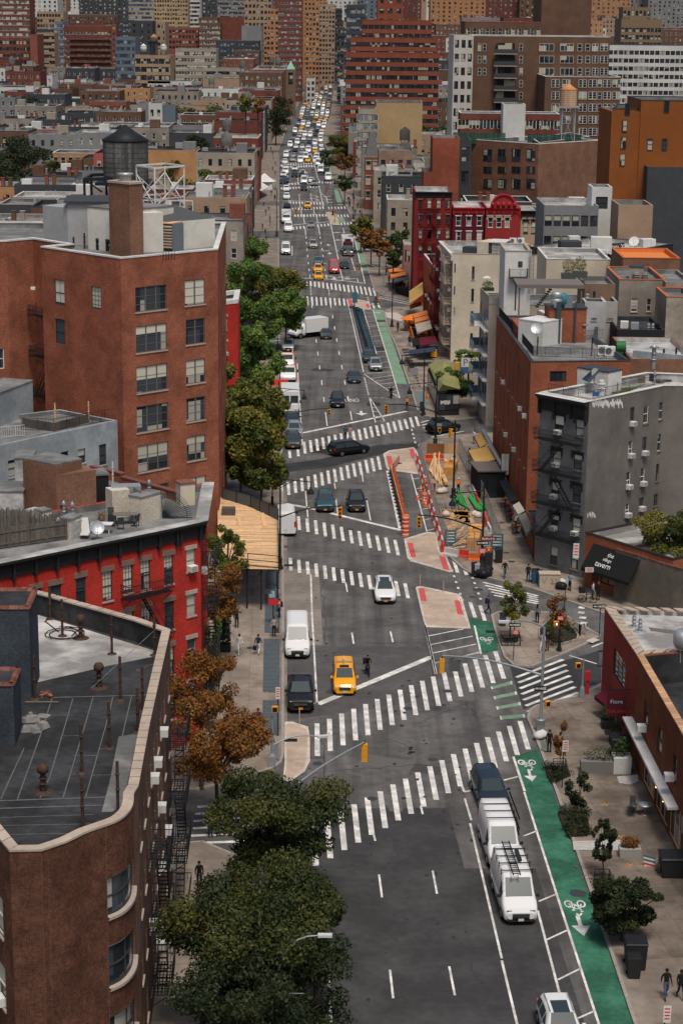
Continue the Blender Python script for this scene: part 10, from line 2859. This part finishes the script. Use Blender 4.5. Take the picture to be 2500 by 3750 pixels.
def aB(c,x,y,cF,rz,bc,leg,ah,eA=eW,iE=eZ,hp=hV,z=.15,s=1,cj=None,fI=None,fC=None,dG=False,bj=None,aD=None,hat=None):
 if cF not in gq:gq[cF]=hO(cF)
 me,J=gq[cF]
 p=bj if bj is not None else Q(c,x,y,z)
 t=al('person',p,rz,ah,'person',aD);t.scale=(s,s,s)
 o=link(bpy.data.objects.new('body',me));bQ(o,t)
 for i,m in En((eA,CL[bc],CL[leg],hp)):o.material_slots[i].link='OBJECT';o.material_slots[i].material=m
 h=Vec(J['head'][:3]);cr=Vec(J['crown'][:3]);up=(cr-h).normalized()
 k=('hair',cF,dG,bool(cj))
 if k not in gq:
  b=MB();c0=h+up*.025+Vec((0,.018,0));b.smooth=True;R_=.108 if not cj else .128;bk=[]
  for i in Rg(6):
   a=pi/2*i/5*1.12;bk.append([c0+Vec((cos(q*pi/6)*sin(a)*R_*.92,sin(q*pi/6)*sin(a)*R_*1.05+(.012 if i>3 else 0),cos(a)*R_))for q in Rg(12)])
  for r0,r1 in zip(bk,bk[1:]):b.raw(r0+r1,[(j,12+j,12+(j+1)%12,(j+1)%12)for j in Rg(12)])
  if dG:b.raw([c0+Vec((sx*.085,.05+dy,dz))for dz,dy in((.02,0),(-.26,.03))for sx in(-1,1)]+[c0+Vec((sx*.07,.11+dy,dz))for dz,dy in((.02,0),(-.26,0))for sx in(-1,1)],[(0,1,3,2),(4,6,7,5),(0,2,6,4),(1,5,7,3),(2,3,7,6)])
  o2=b.aa('hair',eZ,t,am=True);gq[k]=o2.data
 else:o2=link(bpy.data.objects.new('hair',gq[k]));bQ(o2,t)
 o2.material_slots[0].link='OBJECT';o2.material_slots[0].material=cj or hat or iE
 if cj:o2.name='helmet'
 k=('face',cF)
 if k not in gq:
  b=MB();b.raw([h+Vec((-.012,-.088,.01)),h+Vec((.012,-.088,.01)),h+Vec((0,-.112,-.012)),h+Vec((0,-.09,.03))],[(0,1,2),(0,2,3),(1,3,2)])
  for sx in(-1,1):b.box(h+Vec((sx*.094,0,-.02)),(.018,.04,.055))
  o3=b.aa('face',eW,t,am=True);gq[k]=o3.data
  b=MB()
  for sx in(-1,1):b.box(h+Vec((sx*.034,-.092,.012)),(.022,.012,.012))
  b.box(h+Vec((0,-.088,-.045)),(.04,.012,.008));o4=b.aa('eyes',eZ,t,am=True);gq[('eyes',cF)]=o4.data
 else:o3=link(bpy.data.objects.new('face',gq[k]));bQ(o3,t);o4=link(bpy.data.objects.new('eyes',gq[('eyes',cF)]));bQ(o4,t)
 o3.material_slots[0].link='OBJECT';o3.material_slots[0].material=eA
 if fC:
  b=MB();C=Vec(J['chest'][:3]);Wv=Vec(J['waist'][:3]);b.smooth=True;rg=[]
  for q,(rx,ry)in((Wv,(.165,.125)),(Wv.lerp(C,.5),(.178,.135)),(C,(.19,.145)),(C+(C-Wv).normalized()*.13,(.15,.1))):rg.append([q+Vec((cos(i*pi/6)*rx,sin(i*pi/6)*ry,0))for i in Rg(12)])
  for r0,r1 in zip(rg,rg[1:]):b.raw(r0+r1,[(j,(j+1)%12,12+(j+1)%12,12+j)for j in Rg(12)])
  b.aa('vest',fC,t,am=True)
  b=MB()
  for zz in(.35,):q=Wv.lerp(C,zz);b.lathe(q,[(.185,0),(.185,.045)],12)
  b.aa('reflective_band',mat('hi_vis_band',(.7,.68,.3),.5),t,am=True)
 if fI:
  fX=Vec(J['har'][:3]);aq,bm,iP=fI
  wp=Vec((cos(rz)*fX.x-sin(rz)*fX.y,sin(rz)*fX.x+cos(rz)*fX.y,0))*s+p
  if aq=='bag':b=MB();q=al('bag',(wp.x,wp.y,p.z+fX.z*s-.46),rz,iP);b.box((0,0,0),(.3,.14,.36),bc=(.9,.7));b.aa('body',bm,q,am=True);b=MB();b.path([(-.08,0,.34),(-.04,0,.45),(.04,0,.45),(.08,0,.34)],.01,5);b.aa('handle',bm,q,am=True)
  if aq=='case':q=al('suitcase',(wp.x-.1,wp.y+.1,p.z),rz,iP);bx('body',bm,q,(0,0,.06),(.42,.26,.62),bc=(.95,.9));b=MB();b.bar((-.1,.1,.66),(-.1,.1,1),.02);b.bar((.1,.1,.66),(.1,.1,1),.02);b.bar((-.1,.1,1),(.1,.1,1),.03);b.aa('handle',ag,q,am=True)
  if aq=='back':C=Vec(J['chest'][:3]);b=MB();b.box(C+Vec((0,.2,-.28)),(.3,.18,.46),bc=(.8,.7));tt=b.aa('backpack',bm,t,am=True)
 return t
iS=fp
aB('7',1100,370,'walk',.2,'white','white','person in white top and trousers walking by red house',eA=iS,hp=fq)
aB('7',1186,372,'walk2',pi-.2,'navy','white','person in dark jacket and white shorts carrying bags, seen from behind',fI=('bag',CL['black'],'black bag held by person in white shorts'))
aB('7',1088,250,'wave',.1,'black','black','person in black clothes with raised hand on west pavement',eA=iS)
aB('7',1258,290,'stand',.3,'beige','black','person in beige top and black trousers on subway grating',fI=('bag',CL['brown'],'brown bag held by person in beige top'))
aB('7',1283,205,'wave',-1.2,'pink','navy','person in pink top leaning out by bus stop sign',fI=('back',CL['black'],'x'))
aB('7',1186,722,'walk',pi+.1,'navy','brown','person in navy top and brown trousers walking away near gratings')
aB('9',968,208,'phone',.2,'blue','navy','person in pale blue shirt looking down on side street crossing',z=0)
aB('9',916,440,'stand',.3,'black','black','dark clothed person half hidden behind bottom trees')
aB('8',672,188,'walk',1.2,'navy','black','person in dark clothes striding towards triangle',fI=('back',CL['black'],'x'),z=0)
aB('8',897,228,'stand',pi-.3,'grey','black','person in grey with long dark hair holding blue bag',dG=True,fI=('bag',CL['blue'],'blue bag held by orange tree'))
aB('8',1092,285,'bend',1.9,'white','black','person in white shirt bending over planting bed')
aB('8',943,355,'stand',.4,'black','brown','person in black by lower right signal pole',fI=None);aB('8',922,362,'walk',-.6,'white','white','person in white half hidden by signal pole')
aB('8',952,822,'stand',pi-.5,'black','black','person in black jacket with grey suitcase by orange sapling',fI=('case',aj,'grey suitcase by person in black jacket'))
aB('L',1398,1450,'walk',.1,'black','denim','person in black t-shirt and jeans in lower right corner',eA=iS);aB('L',1538,1460,'walk2',.1,'black','black','person all in black at lower right edge',eA=iS)
pt=aB('K',1240,2030,'sit',-1.2,'teal','khaki','seated person in khaki trousers by timber shop front')
b=MB();q=Q('K',1240,2030,.15);b.box((q.x+.2,q.y+.05,.15),(.5,.5,.4));cf(b.aa('stool',aM,bj=q),'low stool under seated person','stool')
aB('N',905,1612,'walk',.2,'black','denim','person in black jacket and jeans with pale cap walking past bins',hat=CL['beige']);aB('N',1128,1650,'stand',0,'black','black','person in black with long dark hair and blue bag near bins',dG=True,fI=('bag',CL['blue'],'blue carrier bag by blue bins'))
aB('N',568,502,'walk',pi,'grey','black','long haired person in grey walking away along site fence',dG=True,hp=fq);aB('N',612,328,'wave',2.4,'white','grey','person in white shirt at far end of site fence')
VO=mat('hi_vis_orange',(.85,.2,.02),.8)
aB('N',148,785,'stand',1,'orange','grey','site worker in orange vest and white helmet outside fence',cj=ae,fC=VO,z=.02);aB('N',235,790,'bend',-1.6,'orange','navy','site worker bending in orange behind mesh fence',cj=mat('helmet_grey',(.2,.2,.2),.5),fC=VO);aB('N',462,800,'phone',.4,'orange','black','site worker with white helmet by black lamp pole',cj=ae,fC=VO)
aB('J',525,1085,'stand',1.8,'white','denim','person in white top by tavern bicycle',dG=True);aB('J',588,1092,'stand',2.6,'black','black','auburn haired person in black by tavern window',iE=gX,dG=True,fI=('bag',CL['khaki'],'brown paper bag at tavern wall'));aB('J',262,985,'phone',2.2,'blue','black','person in blue shirt at tenement doorway')
aB('A',704,1256,'walk',pi,'black','black','dark clothed person of couple crossing behind minivan',fI=('back',CL['teal'],'x'),z=0);aB('A',745,1252,'walk2',pi+.2,'pink','beige','person in pink and beige of couple crossing',z=0)
aB('A',1208,1008,'stand',-.3,'orange','black','road worker in orange vest by pedestrian ramp',fC=VO);aB('A',1132,370,'walk',.1,'black','black','person in black walking on east pavement by terrace',eA=iS);aB('A',1227,484,'walk2',pi,'black','black','person in black shirt and shorts near orange terrace')
def fQ(c,x,y,rz,bc,leg,ah,hS,m=None,z=.01,s=1,box=None,**kw):
 bj=Q(c,x,y,z);cW(bj,rz,hS,m or ag,'ridden bicycles on avenue');aB(c,x,y,'ride',rz,bc,leg,ah,bj=Vec((bj.x,bj.y,bj.z-.02)),**kw)
 if box:q=bj+Vec((sin(-rz)*-.55*-1,cos(rz)*.55,0));t=al('delivery_bag',(bj.x-sin(rz)*.55,bj.y+cos(rz)*.55,.75),rz,box[0],'bag');bx('body',box[1],t,(0,0,0),(.45,.42,.45))
fQ('E',600,385,dw+.15,'black','navy','cyclist in dark clothes riding by yellow taxi','dark electric bicycle by yellow taxi',box=('black delivery bag behind cyclist by taxi',CL['black']))
fQ('A',1078,915,dw+.1,'black','black','rider in black with helmet waiting in hatched area','black bicycle at tip of hatched area',cj=ag,box=('red delivery bag behind rider in black',CL['red']))
fQ('A',955,150,dw-1,'black','denim','delivery rider with orange bag crossing at bike dock','black bicycle crossing at bike dock',box=('orange delivery bag at bike dock crossing',CL['orange']))
RP=random.Random(5);cl=list(CL)
g8=[('U',485,552),('U',452,418),('U',440,305),('B',433,1592),('B',765,662),('B',677,505),('B',552,385),('B',1320,1440),('U',590,590),('U',700,650),('U',960,1250)]
g8+=[('B',RP.uniform(30,175),y)for y in Rg(150,1110,52)]+[('B',880+(y-600)*.42+RP.uniform(0,90),y)for y in Rg(640,850,14)]
for i,(c,x,y)in En(g8):
 a,b_=RP.choice(('black','navy','grey','white','beige','denim','red','blue','brown')),RP.choice(('black','denim','navy','khaki','grey'))
 ig='west pavement'if px(c,x,y)[0]<1025 else('east pavement'if px(c,x,y)[0]>1230 else 'carriageway')
 aB(c,x,y,RP.choice(('walk','walk2','stand','phone')),RP.uniform(0,6.28),a,b_,'distant person in %s top and %s legs on %s, %s of far figures'%(a,b_,ig,dD[i%30]if i<30 else 'later'),eA=RP.choice((eW,fp)),aD='far figures up the avenue',s=RP.uniform(.96,1.04))
